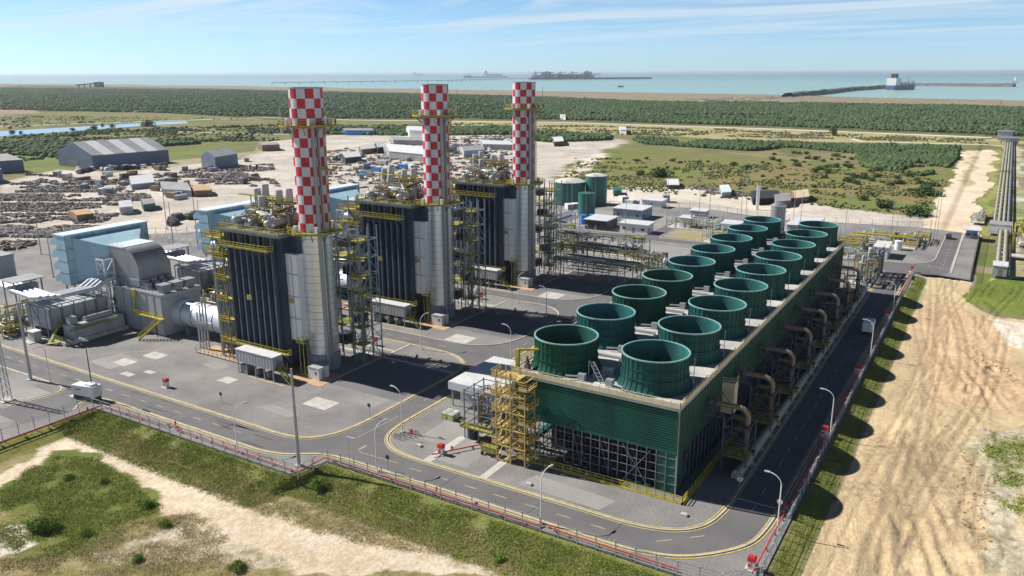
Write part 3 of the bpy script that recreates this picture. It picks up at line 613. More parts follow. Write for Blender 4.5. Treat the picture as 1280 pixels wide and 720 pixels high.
# eighteen fan cylinders, each its own part with rim, hub and ladder as sub-parts
prof_o = [(6.05,0),(5.8,.35),(5.55,.85),(5.4,1.5),(5.32,2.4),(5.3,3.5),(5.33,4.6),(5.42,5.45)]
def fan(i, j):
    cx = -59.57+16.17*i; cy = 114.9+DY*j; c = (cx, cy, TZ+.04)
    green = (i == 0 and j in (0, 2, 3)); o_, n_ = (K['fan_green'], K['fan_in_green']) if green else (K['fan_teal%d' % ((i*5+j*3) % 3)], K['fan_in%d' % ((i*5+j*3) % 3)])
    mb = MB(); N = 48
    mb.lathe(prof_o, c, N)
    mb.mi = 1; mb.lathe([(5.30,5.45),(5.2,4.4),(5.2,.4)], c, N)
    mb.mi = 0
    for k in range(36):
        a = 2*math.pi*k/36; ca, sa = math.cos(a), math.sin(a)
        for (r0, z0), (r1, z1) in zip(prof_o[:-1], prof_o[1:]):
            mb.bar((cx+ca*(r0+.04), cy+sa*(r0+.04), c[2]+z0), (cx+ca*(r1+.04), cy+sa*(r1+.04), c[2]+z1), .09, .1)
    mb.lathe([(5.48,2.0),(5.56,2.0),(5.56,2.16),(5.46,2.16)], c, N); mb.lathe([(5.34,3.6),(5.42,3.6),(5.42,3.76),(5.34,3.76)], c, N)
    f = mb.build('fan_cylinder', [o_, n_], ct, smooth=True, label='dark green painted fan cylinder' if green else 'teal painted fan cylinder')
    mb = MB(); mb.lathe([(5.26,5.42),(5.26,5.58),(5.52,5.58),(5.52,5.38),(5.4,5.38)], c, N); mb.build('rim', K['rim'], f)
    mb = MB(); mb.lathe([(.01,2.6),(.9,2.5),(.9,1.9),(.01,1.9)], c, 16); mb.build('hub', K['dark'], f)
    mb = MB()
    for k in range(8):
        a = 2*math.pi*k/8+i*.3+j*.2; ca, sa = math.cos(a), math.sin(a); p = Vector((cx+ca*.8, cy+sa*.8, c[2]+2.2)); q_ = Vector((cx+ca*5.05, cy+sa*5.05, c[2]+2.2)); mb.bar(p, q_, .75, .06)
    mb.build('blade', K['dark'], f)
    mb = MB(); sx = 1 if i == 0 else -1
    mb.tube([(cx+sx*3, cy-5.9, TZ+.7), (cx+sx*5.8, cy-5.0, TZ+.7)], .16, 8); mb.box(cx+sx*5.6-.6, cy-5.5, TZ+.05, cx+sx*5.6+.6, cy-4.5, TZ+1.25); mb.build('motor', K['galv'], f)
for j in range(9):
    for i in (0, 1): fan(i, j)
mb = MB()
for j in range(9):
    y = TY0-1.38+DY*(j+1)-.6 if j < 8 else TY1-1.5; mb.tube([(-58, y, TZ+.35), (-52.5, y, TZ+.35), (-51.8, y-2.5, TZ+.35), (-46, y-2.5, TZ+.35)], .22, 8)
    mb.tube([(-51.2, TY0+4+j*DY, TZ+.6), (-51.2, TY0+11+j*DY, TZ+.6)], .16, 8); mb.box(-52.4, TY0+6+j*DY, TZ, -50.4, TY0+7.4+j*DY, TZ+1.3); mb.box(-50.2,TY0+8+j*DY,TZ,-49.3,TY0+9+j*DY,TZ+1.0)
mb.build('deck_piping', K['galv'], ct)
mb = MB(); fx, fy = -53.4, 111.2
for s_ in (0, .9): mb.bar((fx+s_,fy,TZ), (fx+s_,fy,TZ+3.2), .12); mb.bar((fx+s_,fy,TZ+3.2), (fx+2.6+s_,fy-1,TZ), .12)
for k in range(6): mb.bar((fx+.4*k,fy-.16*k,TZ+3-.5*k), (fx+.9+.4*k,fy-.16*k,TZ+3-.5*k), .07)
mb.build('access_ladder', K['galv'], ct)
mb = MB()
for j in range(9):
    x, y = TX1-.5, TY0+7.5+j*DY
    mb.cut(); mb.bar((x, y, TZ), (x, y, TZ+5.2), .09); mb.bar((x, y, TZ+2.4), (x-1.2, y-.4, TZ+2.9), .09); mb.box(x-1.7, y-.6, TZ+2.85, x-1.1, y-.2, TZ+3.0)
mb.build('deck_lamp', K['galv'], ct)
mb = MB().rail([(TX0+2, TY0-1.9, .15), (TX1+1.9, TY0-1.9, .15), (TX1+1.9, TY1, .15)], 1.1, 1.5, .1); mb.box(TX0+2, TY0-2.1, 0, TX1+2.1, TY0-1.75, .22); mb.box(TX1+1.7, TY0-2.1, 0, TX1+2.15, TY1, .22)
tag(mb.build('guard_rail', K['yellow']), 'low yellow guard rail round the foot of the green cooling tower', 'railing')
mb = MB(); x0, y0 = TX1+.0, TY0+22
mb.box(x0, y0, 5.8, x0+2.2, y0+2.2, 11.3); mb.rail([(x0+.1, y0, 11.3), (x0+2.2, y0, 11.3), (x0+2.2, y0+2.2, 11.3)], 1.1); mb.build('side_enclosure', K['cream'], ct)

# yellow stair tower at the front-left corner
st = thing('stair_tower', 'tall pale yellow zigzag steel stair tower against the front corner of the cooling tower', 'stair tower', (-64, 105.4, 0))
sx0, sx1, sy0, sy1 = -67.0, -61.4, 104.0, 107.2
mb = MB()
for x in (sx0, -64.2, sx1):
    for y in (sy0, sy1): mb.bar((x, y, 0), (x, y, 16.4 if x < -62 else 13), .17)
for z in (3.1, 6.2, 9.3, 12.4, 15.2):
    for y in (sy0, sy1): mb.bar((sx0, y, z), (sx1, y, z), .14)
    mb.bar((sx0, sy0, z), (sx0, sy1, z), .14); mb.bar((sx1, sy0, z), (sx1, sy1, z), .14)
    mb.bar((sx0, sy0, z-3.1), (-64.2, sy0, z), .09); mb.bar((sx1, sy1, z-3.1), (-64.2, sy1, z), .09); mb.bar((sx0, sy0, z-3.1), (sx0, sy1, z), .09)
mb.build('frame', K['ystair'], st)
for k in range(10):
    z0 = 1.52*k; z1 = z0+1.52; ya = sy0+.2 if k % 2 == 0 else sy0+1.7; xa, xb = (-66.0, -62.6) if k % 2 == 0 else (-62.6, -66.0)
    mb = MB()
    for s_ in (0, 1.15): mb.bar((xa, ya+s_, z0), (xb, ya+s_, z1), .08, .28); mb.bar((xa, ya+s_, z0+1.05), (xb, ya+s_, z1+1.05), .07); mb.bar((xa, ya+s_, z0+.55), (xb, ya+s_, z1+.55), .05)
    for i in range(8): u = (i+.5)/8; x = xa+(xb-xa)*u; z = z0+(z1-z0)*u; mb.box(x-.15, ya, z, x+.15, ya+1.15, z+.04)
    mb.build('stair_flight', K['ystair'], st)
for z, xl, xr in ((1.52,-62.7,-60.6),(3.04,-68,-65.9),(4.56,-62.7,-60.6),(6.1,-68,-65.9),(7.6,-62.7,-60.6),(9.1,-68,-65.9),(10.6,-62.7,-60.6),(12.2,-68,-65.9),(13.7,-62.7,-60.9),(15.2,-68,-63)):
    mb = MB(); mb.box(xl, sy0, z-.1, xr, sy1, z)
    mb.rail([(xl, sy1, z), (xl, sy0, z), (xr, sy0, z), (xr, sy1, z)] if xr-xl < 3 else [(xl,sy1,z),(xl,sy0,z),(xr,sy0,z)], 1.1, 1.0, .08)
    for a, c in (((xl,sy0),(xr,sy0)),): mb.box(a[0], a[1]-.03, z, c[0], c[1]+.01, z+.5)
    mb.build('landing', K['ystair'], st)
jb = thing('davit_crane', 'small yellow davit crane on the tower deck above the stair', 'crane', (-66, 109.4, TZ))
mb = MB(); mb.box(-66.3,109.2,TZ,-65.7,109.8,TZ+3.4); mb.build('mast', K['yellow'], jb)
mb = MB(); mb.bar((-66.4,109.5,TZ+3.2), (-62.4,110.6,TZ+3.7), .3, .35); mb.build('jib', K['yellow'], jb)
mb = MB(); mb.box(-64.6,109.2,TZ,-63.8,110.2,TZ+.9); mb.lathe([(.4,.9),(.4,1.5),(.15,1.8),(.15,2.4)], (-64.2,109.7,TZ), 12, cap1=True); mb.build('winch', K['rust'], jb)

# eight riser stations along the road side of the tower
def riser():
    y = 122.87; t = thing('riser_pipe', 'beige bent riser pipe in a blue-grey steel frame', 'pipe', (-31.5, y, 0), 'riser pipes along the road side of the cooling tower')
    mb = MB(); r = .46
    arc = [(-31.5+1.5*math.sin(a), y, 9.1+1.5*math.cos(a)) for a in [i*math.pi/16 for i in range(9)]]
    mb.tube([(-36.5, y, 10.6), (-33, y, 10.6)]+arc+[(-30.0, y, 2.2)], r, 14); mb.build('riser', K['beigepipe'], t, smooth=True)
    mb = MB(); mb.lathe([(.75,0),(.75,.35)], (-30.0, y, 7.4), 14, cap0=True, cap1=True); mb.lathe([(.8,0),(.8,.3)], (-30.0, y, 4.3), 14, cap0=True, cap1=True); mb.tube([(-35.6,y,10.6),(-35.3,y,10.6)], .8, 14); mb.build('flange', K['dark'], t)
    mb = MB(); mb.tube([(-30, y, 2.6), (-30, y, 1.0)], .72, 12); mb.tube([(-30,y,3.4),(-28.9,y,3.4)], .18, 8); mb.lathe([(.5,-.05),(.5,.05)], (-28.8,y,3.4), 12, cap0=True, cap1=True); mb.build('valve', K['dark'], t)
    mb = MB()
    for x in (-33.2, -29.2):
        for yy in (y-2.4, y+2.4): mb.bar((x, yy, 0), (x, yy, 9.4 if x < -31 else 8.0), .24)
        for z in (2.6, 5.4, 8.0): mb.bar((x, y-2.4, z), (x, y+2.4, z), .18)
    for yy in (y-2.4, y+2.4):
        for z in (2.6, 5.4, 8.0): mb.bar((-33.2, yy, z), (-29.2, yy, z), .18)
        mb.bar((-33.2, yy, 2.6), (-29.2, yy, 5.4), .12); mb.bar((-33.2, yy, 8), (-29.2, yy, 5.4), .12); mb.bar((-33.2, yy, 9.3), (-36.6, yy, 9.3), .18); mb.bar((-33.2,yy,9.3),(-35.2,yy,11.6),.1)
    for x, yy in ((-35.2, y-2.4), (-35.2, y+2.4)): mb.bar((x, yy, 9.3), (x, yy, 11.8), .1)
    mb.bar((-35.2, y-2.4, 11.7), (-35.2, y+2.4, 11.7), .1); mb.build('frame', K['framedark'], t)
    mb = MB(); mb.box(-33.1, y-2.3, 2.6, -29.3, y+2.3, 2.68); mb.rail([(-33.2,y-2.4,2.7),(-29.1,y-2.4,2.7),(-29.1,y+2.4,2.7)], 1.0, 1.6, .08); mb.cut(); mb.box(-33.1,y+.9,8.0,-30.8,y+2.3,8.08); mb.build('platform', K['olive'], t)
    return t
r0 = riser()
ordn = ['nearest to the camera', 'second from the near end', 'third from the near end', 'fourth from the near end', 'fourth from the far end', 'third from the far end', 'second from the far end', 'at the far end']
for k in range(8):
    o = r0 if k == 0 else copy_tree(r0); o.location = (-31.5, 122.87+DY*k, 0)
    o['label'] = 'beige bent riser pipe in steel frame beside the green tower, '+ordn[k]
mb = MB(); mb.tube([(-29.9, 118, 1.0), (-29.9, 246, 1.0), (-29.9, 250, 1.0), (-31, 252, 1.0)], .85, 14)
mb2 = MB(); [mb2.cut().box(-30.9, 118.5+6*k, 0, -28.9, 119.1+6*k, .6) for k in range(22)]
hd = thing('header_pipe', 'long pale pipe lying on saddles along the kerb beneath the riser frames', 'pipe', (-29.9, 118, 0)); mb.build('pipe_run', K['greenpipe'], hd, smooth=True); mb2.build('saddle', K['concrete'], hd)

# ------------------------------------------------------------------ the three power units
CHK = ['nearest', 'middle', 'farthest']
SC = (-124.9, 122.4)      # stack centre
def build_stack():
    cx, cy = SC
    t = thing('chimney', '', 'chimney', (cx, cy, 0), 'checkered chimneys')
    mb = MB(); mb.lathe([(3.75,0),(3.75,3.8),(3.6,3.9)], (cx,cy,0), 40); mb.box(cx-1.2,cy-3.95,0,cx+.2,cy-3.5,2.4); mb.build('base_skirt', K['bgrey'], t, smooth=True)
    mb = MB(); prof = [(3.58,3.8)]; z = 5.4
    while z < 31: prof += [(3.58,z),(3.62,z+.02),(3.62,z+.14),(3.58,z+.16)]; z += 1.62
    prof.append((3.58,31.3)); mb.lathe(prof, (cx,cy,0), 48)
    mb.build('clad_shaft', K['silver'], t, smooth=True)
    mb = MB(); z = 5.4
    while z < 31: mb.cut(); mb.lathe([(3.585,z+.15),(3.605,z+.15),(3.605,z+.23),(3.585,z+.23)], (cx,cy,0), 48); z += 1.62
    mb.build('ring_seam', K['seam'], t)
    zb, zt, nr, nc = 31.3, 61.0, 15, 12; mb = MB(); sub = 4; n = nc*sub; vs = []; off = .22
    for i in range(nr+1):
        z = zb+(zt-zb)*i/nr
        for k in range(n): a = 2*math.pi*k/n+off; vs.append((cx+3.46*math.cos(a), cy+3.46*math.sin(a), z))
    for i in range(nr):
        for k in range(n): mb.m.append((k//sub+i) % 2); mb.f.append((i*n+k, i*n+(k+1)%n, (i+1)*n+(k+1)%n, (i+1)*n+k))
    mb.v = vs; mb.build('checkered_shaft', [K['checkred'], K['checkwhite']], t, smooth=True)
    mb = MB()
    for i in range(1, 5): z = zb+(zt-zb)*i*3/nr; mb.cut(); mb.lathe([(3.44,z-.05),(3.5,z-.05),(3.5,z+.05),(3.44,z+.05)], (cx,cy,0), 48)
    mb.cut(); mb.lathe([(3.46,61.0),(3.55,61.02),(3.55,61.25),(3.2,61.25),(3.15,60.0)], (cx,cy,0), 48); mb.build('top_ring', K['galv'], t, smooth=True)
    mb = MB(); mb.lathe([(3.18,60.9),(3.18,50),(.01,50)], (cx,cy,0), 32); mb.build('flue_lining', K['black'], t)
    for zz, ro, a0, a1, nm in ((53.6, 5.9, 0, 2*math.pi, 'upper_platform'), (31.3, 6.0, 0, 2*math.pi, 'lower_platform')):
        mb = MB(); N = 28
        mb.lathe([(3.5,zz-.25),(ro,zz-.25),(ro,zz),(3.5,zz)], (cx,cy,0), N)
        pts = [(cx+(ro-.05)*math.cos(2*math.pi*k/N), cy+(ro-.05)*math.sin(2*math.pi*k/N), zz) for k in range(N+1)]
        p = mb.build(nm, K['olive'], t); mb = MB().rail(pts, 1.15, 1.3, .075); mb.build('railing', K['yellow'], p)
        mb = MB()
        for k in range(10): a = 2*math.pi*k/10+.3; mb.cut(); mb.bar((cx+3.5*math.cos(a), cy+3.5*math.sin(a), zz-2.0), (cx+(ro-.3)*math.cos(a), cy+(ro-.3)*math.sin(a), zz-.3), .16)
        mb.build('bracket', K['grey'], p)
        mb = MB()
        for a in (.5, 1.4, -1.9, -.7): x, y = cx+4.5*math.cos(a), cy+4.5*math.sin(a); mb.cut(); mb.box(x-.35, y-.35, zz, x+.35, y+.35, zz+1.4)
        mb.build('instrument_box', K['white'], p)
    mb = MB(); mb.box(cx+3.4, cy-.3, 44.4, cx+5.6, cy+1.9, 44.5); mb.rail([(cx+3.5,cy-.3,44.5),(cx+5.6,cy-.3,44.5),(cx+5.6,cy+1.9,44.5)],1.1,1,.08); mb.build('rest_platform', K['yellow'], t)
    mb = MB(); a = -.55; lx, ly = cx+3.95*math.cos(a), cy+3.95*math.sin(a)
    mb.tube([(lx,ly,1),(lx,ly,53.5)], .42, 10); lx, ly = cx+3.9*math.cos(-.25), cy+3.9*math.sin(-.25); mb.tube([(lx,ly,1),(lx,ly,53.5)], .22, 8)
    mb.build('cable_duct', K['silver_dull'], t, smooth=True)
    mb = MB(); lx, ly = cx+4.0*math.cos(.15), cy+4.0*math.sin(.15)
    for s_ in (-.3, .3): mb.bar((lx, ly+s_, 31), (lx, ly+s_, 54.5), .08)
    z = 31
    while z < 54.4: mb.bar((lx, ly-.3, z), (lx, ly+.3, z), .05); z += .5
    mb.build('ladder', K['yellow'], t)
    mb = MB(); mb.bar((cx-5.2,cy-2.6,53.7),(cx-5.2,cy-2.6,57.0),.09); mb.cut(); mb.bar((cx+4.4,cy+3.6,53.7),(cx+4.4,cy+3.6,60.0),.09); mb.build('antenna', K['galv'], t)
    return t
def build_hrsg():
    x0, x1, y0, y1, zt = -145.2, -131.0, 116.2, 126.4, 30.4
    t = thing('boiler_building', '', 'boiler', (x0, y0, 0), 'heat recovery boilers')
    mb = MB(); mb.box(x0, y0, 1.6, x1, y1, zt); mb.build('casing', K['casing'], t)
    mb = MB(); mb.box(x0+1,y0+.8,0,x1-.6,y1-.8,1.6); mb.build('plinth', K['dark'], t)
    for k in range(8):
        x = x0+.2+k*(x1-x0-.4)/7
        mb = MB(); mb.box(x-.05, y0-.8, 0, x+.05, y0, zt); mb.box(x-.19, y0-.95, 0, x+.19, y0-.8, zt); mb.box(x-.2,y0-.12,1.6,x+.2,y0-.02,zt); mb.build('column', K['flange'], t)
    mb = MB()
    for z in (6, 11, 16, 21, 26): mb.box(x0, y0-.3, z, x1, y0-.02, z+.16)
    for k in (1,4): xa = x0+.2+k*1.97; mb.bar((xa, y0-.55, 27.6), (xa+1.97, y0-.55, 24.8), .16)
    mb.build('stiffener', K['casing2'], t)
    for z, x in ((15.2, -139.4),): mb = MB(); mb.box(x-.8, y0-1.02, z, x+.8, y0-.97, z+1.2); mb.mi = 1; mb.box(x-.65,y0-1.05,z+.7,x+.65,y0-1.03,z+.95); mb.box(x-.5,y0-1.05,z+.25,x+.4,y0-1.03,z+.5); mb.build('number_plate', [K['yellow'], K['olive']], t)
    # end section and outlet duct towards the chimney
    mb = MB(); mb.box(x1+.0, y0+.1, 1.6, x1+1.9, y1-.3, zt-.4)
    for k in range(4): mb.box(x1+.1+.48*k, y0-.05, 1.6, x1+.26+.48*k, y0+.1, zt-.4)
    mb.box(x1+1.8, y0+2.6, 26.6, x1+5.5, y1-1, zt-.3); mb.build('end_casing', K['casing2'], t)
    mb = MB(); mb.box(x1+1.9, y0+1.0, 7.2, x1+5.2, y1-2.0, 26.6); mb.build('outlet_duct', K['panel'], t)
    mb = MB()
    for z in (12.1, 17.1, 22.1): mb.box(x1+1.85, y0+.88, z, x1+5.25, y0+1.0, z+.2)
    mb.box(x1+3.6, y0+.9, 7.2, x1+3.7, y0+1.0, 26.4); mb.build('duct_seam', K['galv'], t)
    mb = MB(); mb.box(x1+2.2, y0+.80, 15.6, x1+3.4, y0+.86, 16.7); mb.mi = 1; mb.box(x1+2.3,y0+.77,16.2,x1+3.3,y0+.79,16.5); mb.box(x1+2.5,y0+.77,15.8,x1+3.1,y0+.79,16.0); mb.build('warning_plate', [K['yellow'], K['olive']], t)
    mb = MB(); mb.box(x1+5.4,y0-.3,0,x1+6.6,y0+.8,.1)
    for xx in (x1+5.4, x1+6.6): mb.bar((xx,y0-.2,0),(xx,y0-.2,8.6),.12); mb.bar((xx,y0+.8,0),(xx,y0+.8,8.6),.12)
    mb.box(x1+4.9,y0-.5,7.2,x1+7.0,y0+.9,7.3); mb.rail([(x1+4.9,y0-.5,7.3),(x1+7,y0-.5,7.3)],1.1,.8,.08); mb.build('duct_ladder', K['olive'], t)
    # walkways
    for z, xa, xb, ya, nm in ((27.3, x0-1, x1+.4, y0-2.6, 'walkway'), (4.4, x0, x1+3.5, y0-2.3, 'walkway')):
        mb = MB(); mb.box(xa, ya, z-.18, xb, y0-.9, z); p = mb.build(nm, K['olive'], t)
        mb = MB().rail([(xa, y0-.9, z), (xa, ya, z), (xb, ya, z), (xb, y0-.9, z)], 1.2, 1.25, .10, 3); mb.build('railing', K['yellow'], p)
        mb = MB()
        for k in range(8): x = xa+.5+(xb-xa-1)*k/7; mb.cut(); mb.bar((x, y0-.4, z-2.2), (x, ya+.2, z-.2), .14)
        mb.build('bracket', K['flange'], p)
    mb = MB(); mb.box(x0-1.2, y0-1.9, zt, x1+3.6, y1+1.5, zt+.5); mb.box(x0-1.3,y0-2.0,zt+.5,x1+3.7,y1+1.6,zt+.7); p = mb.build('roof_deck', K['grey'], t)
    mb = MB().rail([(x0-1.2,y1+1.5,zt+.7),(x0-1.2,y0-1.9,zt+.7),(x1+3.6,y0-1.9,zt+.7),(x1+3.6,y1+1.5,zt+.7),(x0-1.2,y1+1.5,zt+.7)],1.25,1.3,.10); mb.build('railing', K['yellow'], p)
    Z = zt+.7
    mb = MB(); mb.box(x0-1.2,y0-1.6,27.4,x1+1,y0-1.5,27.5)
    for k in range(11): x = x0-.6+k*1.35; mb.cut(); mb.box(x,y0-1.0,27.5,x+.5,y0-.3,zt-.2)
    mb.build('louvre_unit', K['dark'], t)
    # drums on saddles
    for dx, r, m in ((2.2,.85,'lgrey'), (7.4,.7,'silver_dull'), (12.4,.8,'lgrey')):
        xx = x0+dx; mb = MB(); mb.tube([(xx, y0-.6, Z+1.7), (xx, y0-.2, Z+1.7), (xx, y1-.2, Z+1.7), (xx, y1+.3, Z+1.7)], [r*.5, r, r, r*.5], 16); d = mb.build('steam_drum', K[m], t, smooth=True)
        mb = MB(); [mb.cut().box(xx-.8, yy, Z, xx+.8, yy+.4, Z+1.2) for yy in (y0+1.5, y0+9)]; mb.build('saddle', K['grey'], d)
    rr = random.Random(3)
    for k in range(46):
        mb = MB(); x = x0+rr.uniform(0, 15); y = y0+rr.uniform(0, 10); z = Z+rr.uniform(1.2, 4.5); L = rr.uniform(2, 7); q_ = [(x,y,Z+.2),(x,y,z),(x+rr.choice((-1,1))*L*.5,y,z),(x+rr.choice((-1,1))*L*.5,y+rr.choice((-1,1))*L*.4,z),(x,y+1,z+rr.uniform(-1,1.5))]
        q_ = [(min(max(a,x0-.5),x1+3),min(max(b_,y0-1),y1+1),c) for a,b_,c in q_]
        mb.tube(q_, rr.choice((.1,.14,.2,.3)), 8); mb.build('pipe', K[rr.choice(('lgrey','galv','silver_dull','grey','lgrey','rust','dark'))], t, smooth=True)
    # silencers standing on posts
    for k, (x, y, h) in enumerate(((-144.2,124.2,7.4),(-142.2,124.8,8.4),(-137.6,124.6,7.4),(-134.6,124.8,7.9),(-140.2,121.8,6.2))):
        mb = MB(); mb.lathe([(.7,0),(.82,.2),(.82,2.7),(.7,2.9),(.01,2.9)], (x,y,Z+h-2.6), 16, cap0=True); s_ = mb.build('silencer', K['lgrey'], t, smooth=True)
        mb = MB(); mb.tube([(x,y,Z),(x,y,Z+h-2.4)], .35, 10)
        for dx in (-.9,.9): mb.bar((x+dx,y,Z),(x+dx,y,Z+h-2.2),.16)
        mb.bar((x-.9,y,Z+.5),(x+.9,y,Z+h-3),.1); mb.build('post', K['grey'], s_)
    for k in range(14):
        x, y = x0+rr.uniform(0,13), y0+rr.uniform(.5,9); h_ = rr.uniform(1.2,3.6); mb = MB(); mb.bar((x,y,Z),(x,y,Z+h_),.12); mb.bar((x+1.6,y,Z),(x+1.6,y,Z+h_),.12); mb.box(x-.2,y-.6,Z+h_,x+1.8,y+.6,Z+h_+.1); mb.rail([(x-.2,y-.6,Z+h_+.1),(x+1.8,y-.6,Z+h_+.1)],1,1,.08); mb.build('valve_stand', K[rr.choice(('yellow','olive','yellow'))], t)
        mb = MB(); mb.lathe([(.35,0),(.5,.3),(.2,.7),(.2,1.3)], (x+.8,y,Z+h_+.1), 10, cap1=True); mb.build('valve', K[rr.choice(('red','lgrey','bgrey','whitepipe'))], t)
    mb = MB()
    for z, ya in ((Z+4.8, y0+7.6), (Z+3.0, y0+4.0)):
        mb.box(x0+1, ya, z, x0+13, ya+1.6, z+.12); mb.rail([(x0+1,ya,z+.1),(x0+13,ya,z+.1)],1.2,1.3,.10); mb.rail([(x0+1,ya+1.6,z+.1),(x0+13,ya+1.6,z+.1)],1.2,1.3,.10)
    for k in range(5):
        x = x0+1+k*3.4
        for ya in (y0+1.2, y0+9.0): mb.bar((x, ya, Z), (x, ya, Z+(4.8 if ya > y0+5 else 3)), .14)
    mb.bar((x0-3,y0+6,Z+6.4),(x0+9,y0+6,Z+6.4),.3); mb.bar((x0+1,y0+6,Z),(x0+1,y0+6,Z+6.3),.22); mb.bar((x0+8,y0+6,Z),(x0+8,y0+6,Z+6.3),.22)
    mb.build('roof_walkway', K['yellow'], t)
    # west side: stair tower with yellow landings, inlet duct from the gas turbine
    mb = MB()
    for x in (x0-4.4, x0-1.4):
        for y in (y0-1.2, y0+2.6): mb.bar((x, y, 0), (x, y, 32), .24)
    for z in range(4, 32, 5):
        for y in (y0-1.2, y0+2.6): mb.bar((x0-4.4, y, z), (x0-1.4, y, z), .16); mb.bar((x0-4.4,y,z-4),(x0-1.4,y,z),.12)
    mb.bar((x0-7,y0+1,28),(x0-1.4,y0+1,22),.3); mb.bar((x0-5,y0-1,0),(x0-5,y0-1,26),.5); mb.build('stair_frame', K['grey'], t)
    mb = MB()
    for i, z in enumerate(range(4, 32, 5)):
        mb.box(x0-4.6, y0-1.6, z-.12, x0-1.0, y0+2.8, z); mb.rail([(x0-4.6,y0+2.8,z),(x0-4.6,y0-1.6,z),(x0-1,y0-1.6,z)],1.2,1.1,.11)
        mb.bar((x0-4.2,y0-.4,z-5),(x0-1.6,y0-.4,z),.5,.1)
    for z in (24.5, 28): mb.box(x0-9, y0-.5, z, x0-1, y0+2.5, z+.12); mb.rail([(x0-1,y0-.5,z),(x0-9,y0-.5,z),(x0-9,y0+2.5,z)],1.2,1.2,.1)
    mb.build('stair_landing', K['yellow'], t)
    mb = MB(); mb.tube([(x0-8.5,y0+2,25.9),(x0-2,y0+2,25.9)], .8, 12); mb.tube([(x0-4.8,y0+6,1),(x0-4.8,y0+6,30)], .55, 10); mb.build('vent_pipe', K['whitepipe'], t, smooth=True)
    mb = MB(); cy = 123.0
    mb.add([(-156.2,cy-3.4,1.6),(-156.2,cy+3.4,1.6),(-156.2,cy+3.4,8.6),(-156.2,cy-3.4,8.6),(x0,cy-5.8,2),(x0,cy+3.2,2),(x0,cy+3.2,26),(x0,cy-5.8,26)],[(0,1,2,3),(4,7,6,5),(0,4,5,1),(1,5,6,2),(2,6,7,3),(3,7,4,0)]); mb.build('inlet_transition', K['casing2'], t)
    mb = MB()
    for k in range(6): mb.cut(); mb.bar((-155.6+1.5*k, cy-3.8-.35*k, 0), (-155.6+1.5*k, cy-3.8-.35*k, 9+3*k), .28)
    mb.build('support_column', K['grey'], t)
    mb = MB().rail([(-157.5,y0-3,.1),(-150,y0-3,.1),(-140,y0-3,.1)],1.3,1.5,.09); mb.build('ground_railing', K['galv'], t)
    return t
def build_rack():
    t = thing('pipe_rack', '', 'pipe rack', (-122, 131, 0), 'steel pipe racks behind the chimneys')
    X = (-128, -124.5, -121, -118.4); Y_ = (128.4, 131.6, 134.8); H_ = 31
    mb = MB()
    for x in X:
        for y in Y_: mb.bar((x,y,0),(x,y,H_ if x > -125 else 27),.22)
    for z in range(4, 32, 4):
        for y in Y_: mb.bar((X[0],y,z),(X[-1],y,z),.15)
        for x in X: mb.bar((x,Y_[0],z),(x,Y_[-1],z),.15)
        mb.bar((X[2],Y_[0],z-4),(X[3],Y_[0],z),.12); mb.bar((X[3],Y_[0],z-4),(X[2],Y_[0],z),.12); mb.bar((X[3],Y_[0],z-4),(X[3],Y_[1],z),.12); mb.bar((X[3],Y_[2],z-4),(X[3],Y_[1],z),.12); mb.bar((X[0],Y_[0],z-4),(X[1],Y_[0],z),.1)
    mb.build('frame', K['bgrey'], t)
    for i, z in enumerate(range(4, 32, 4)):
        mb = MB(); mb.box(-121.2,128.2,z,-118.2,131.6,z+.1); mb.rail([(-121.2,128.2,z+.1),(-118.2,128.2,z+.1),(-118.2,131.6,z+.1)],1.1,1.1,.09); mb.bar((-120.8,129.6,z-4),(-118.8,129.6,z),.6,.1)
        if i % 2: mb.cut(); mb.box(-127.5,128.2,z,-124,134,z+.1); mb.rail([(-127.5,128.2,z+.1),(-124,128.2,z+.1)],1.1,1.1,.09)
        mb.build('platform', K['olive'], t)
    rr = random.Random(5)
    for k in range(14):
        x = rr.uniform(-128,-121.5); y = rr.uniform(129,134.5); z = rr.uniform(12,30); z2 = rr.uniform(2,z-6)
        mb = MB(); mb.tube([(x,y,z2),(x,y,z),(x+rr.uniform(-3,3),y,z),(x+rr.uniform(-2,2),y+2,z)], rr.choice((.15,.22,.3)), 8); mb.build('pipe', K[rr.choice(('silver','galv','whitepipe','dark','olive'))], t, smooth=True)
    mb = MB()
    for x, y, z, s_ in ((-126,131,3,1.6),(-123,133,8,1.3),(-126,132,14,1.5),(-123,130.5,20,1.2),(-125,132,26,1.4)): mb.cut(); mb.box(x-s_,y-s_,z,x+s_,y+s_,z+s_*1.5)
    mb.build('equipment_box', K['dark'], t); return t
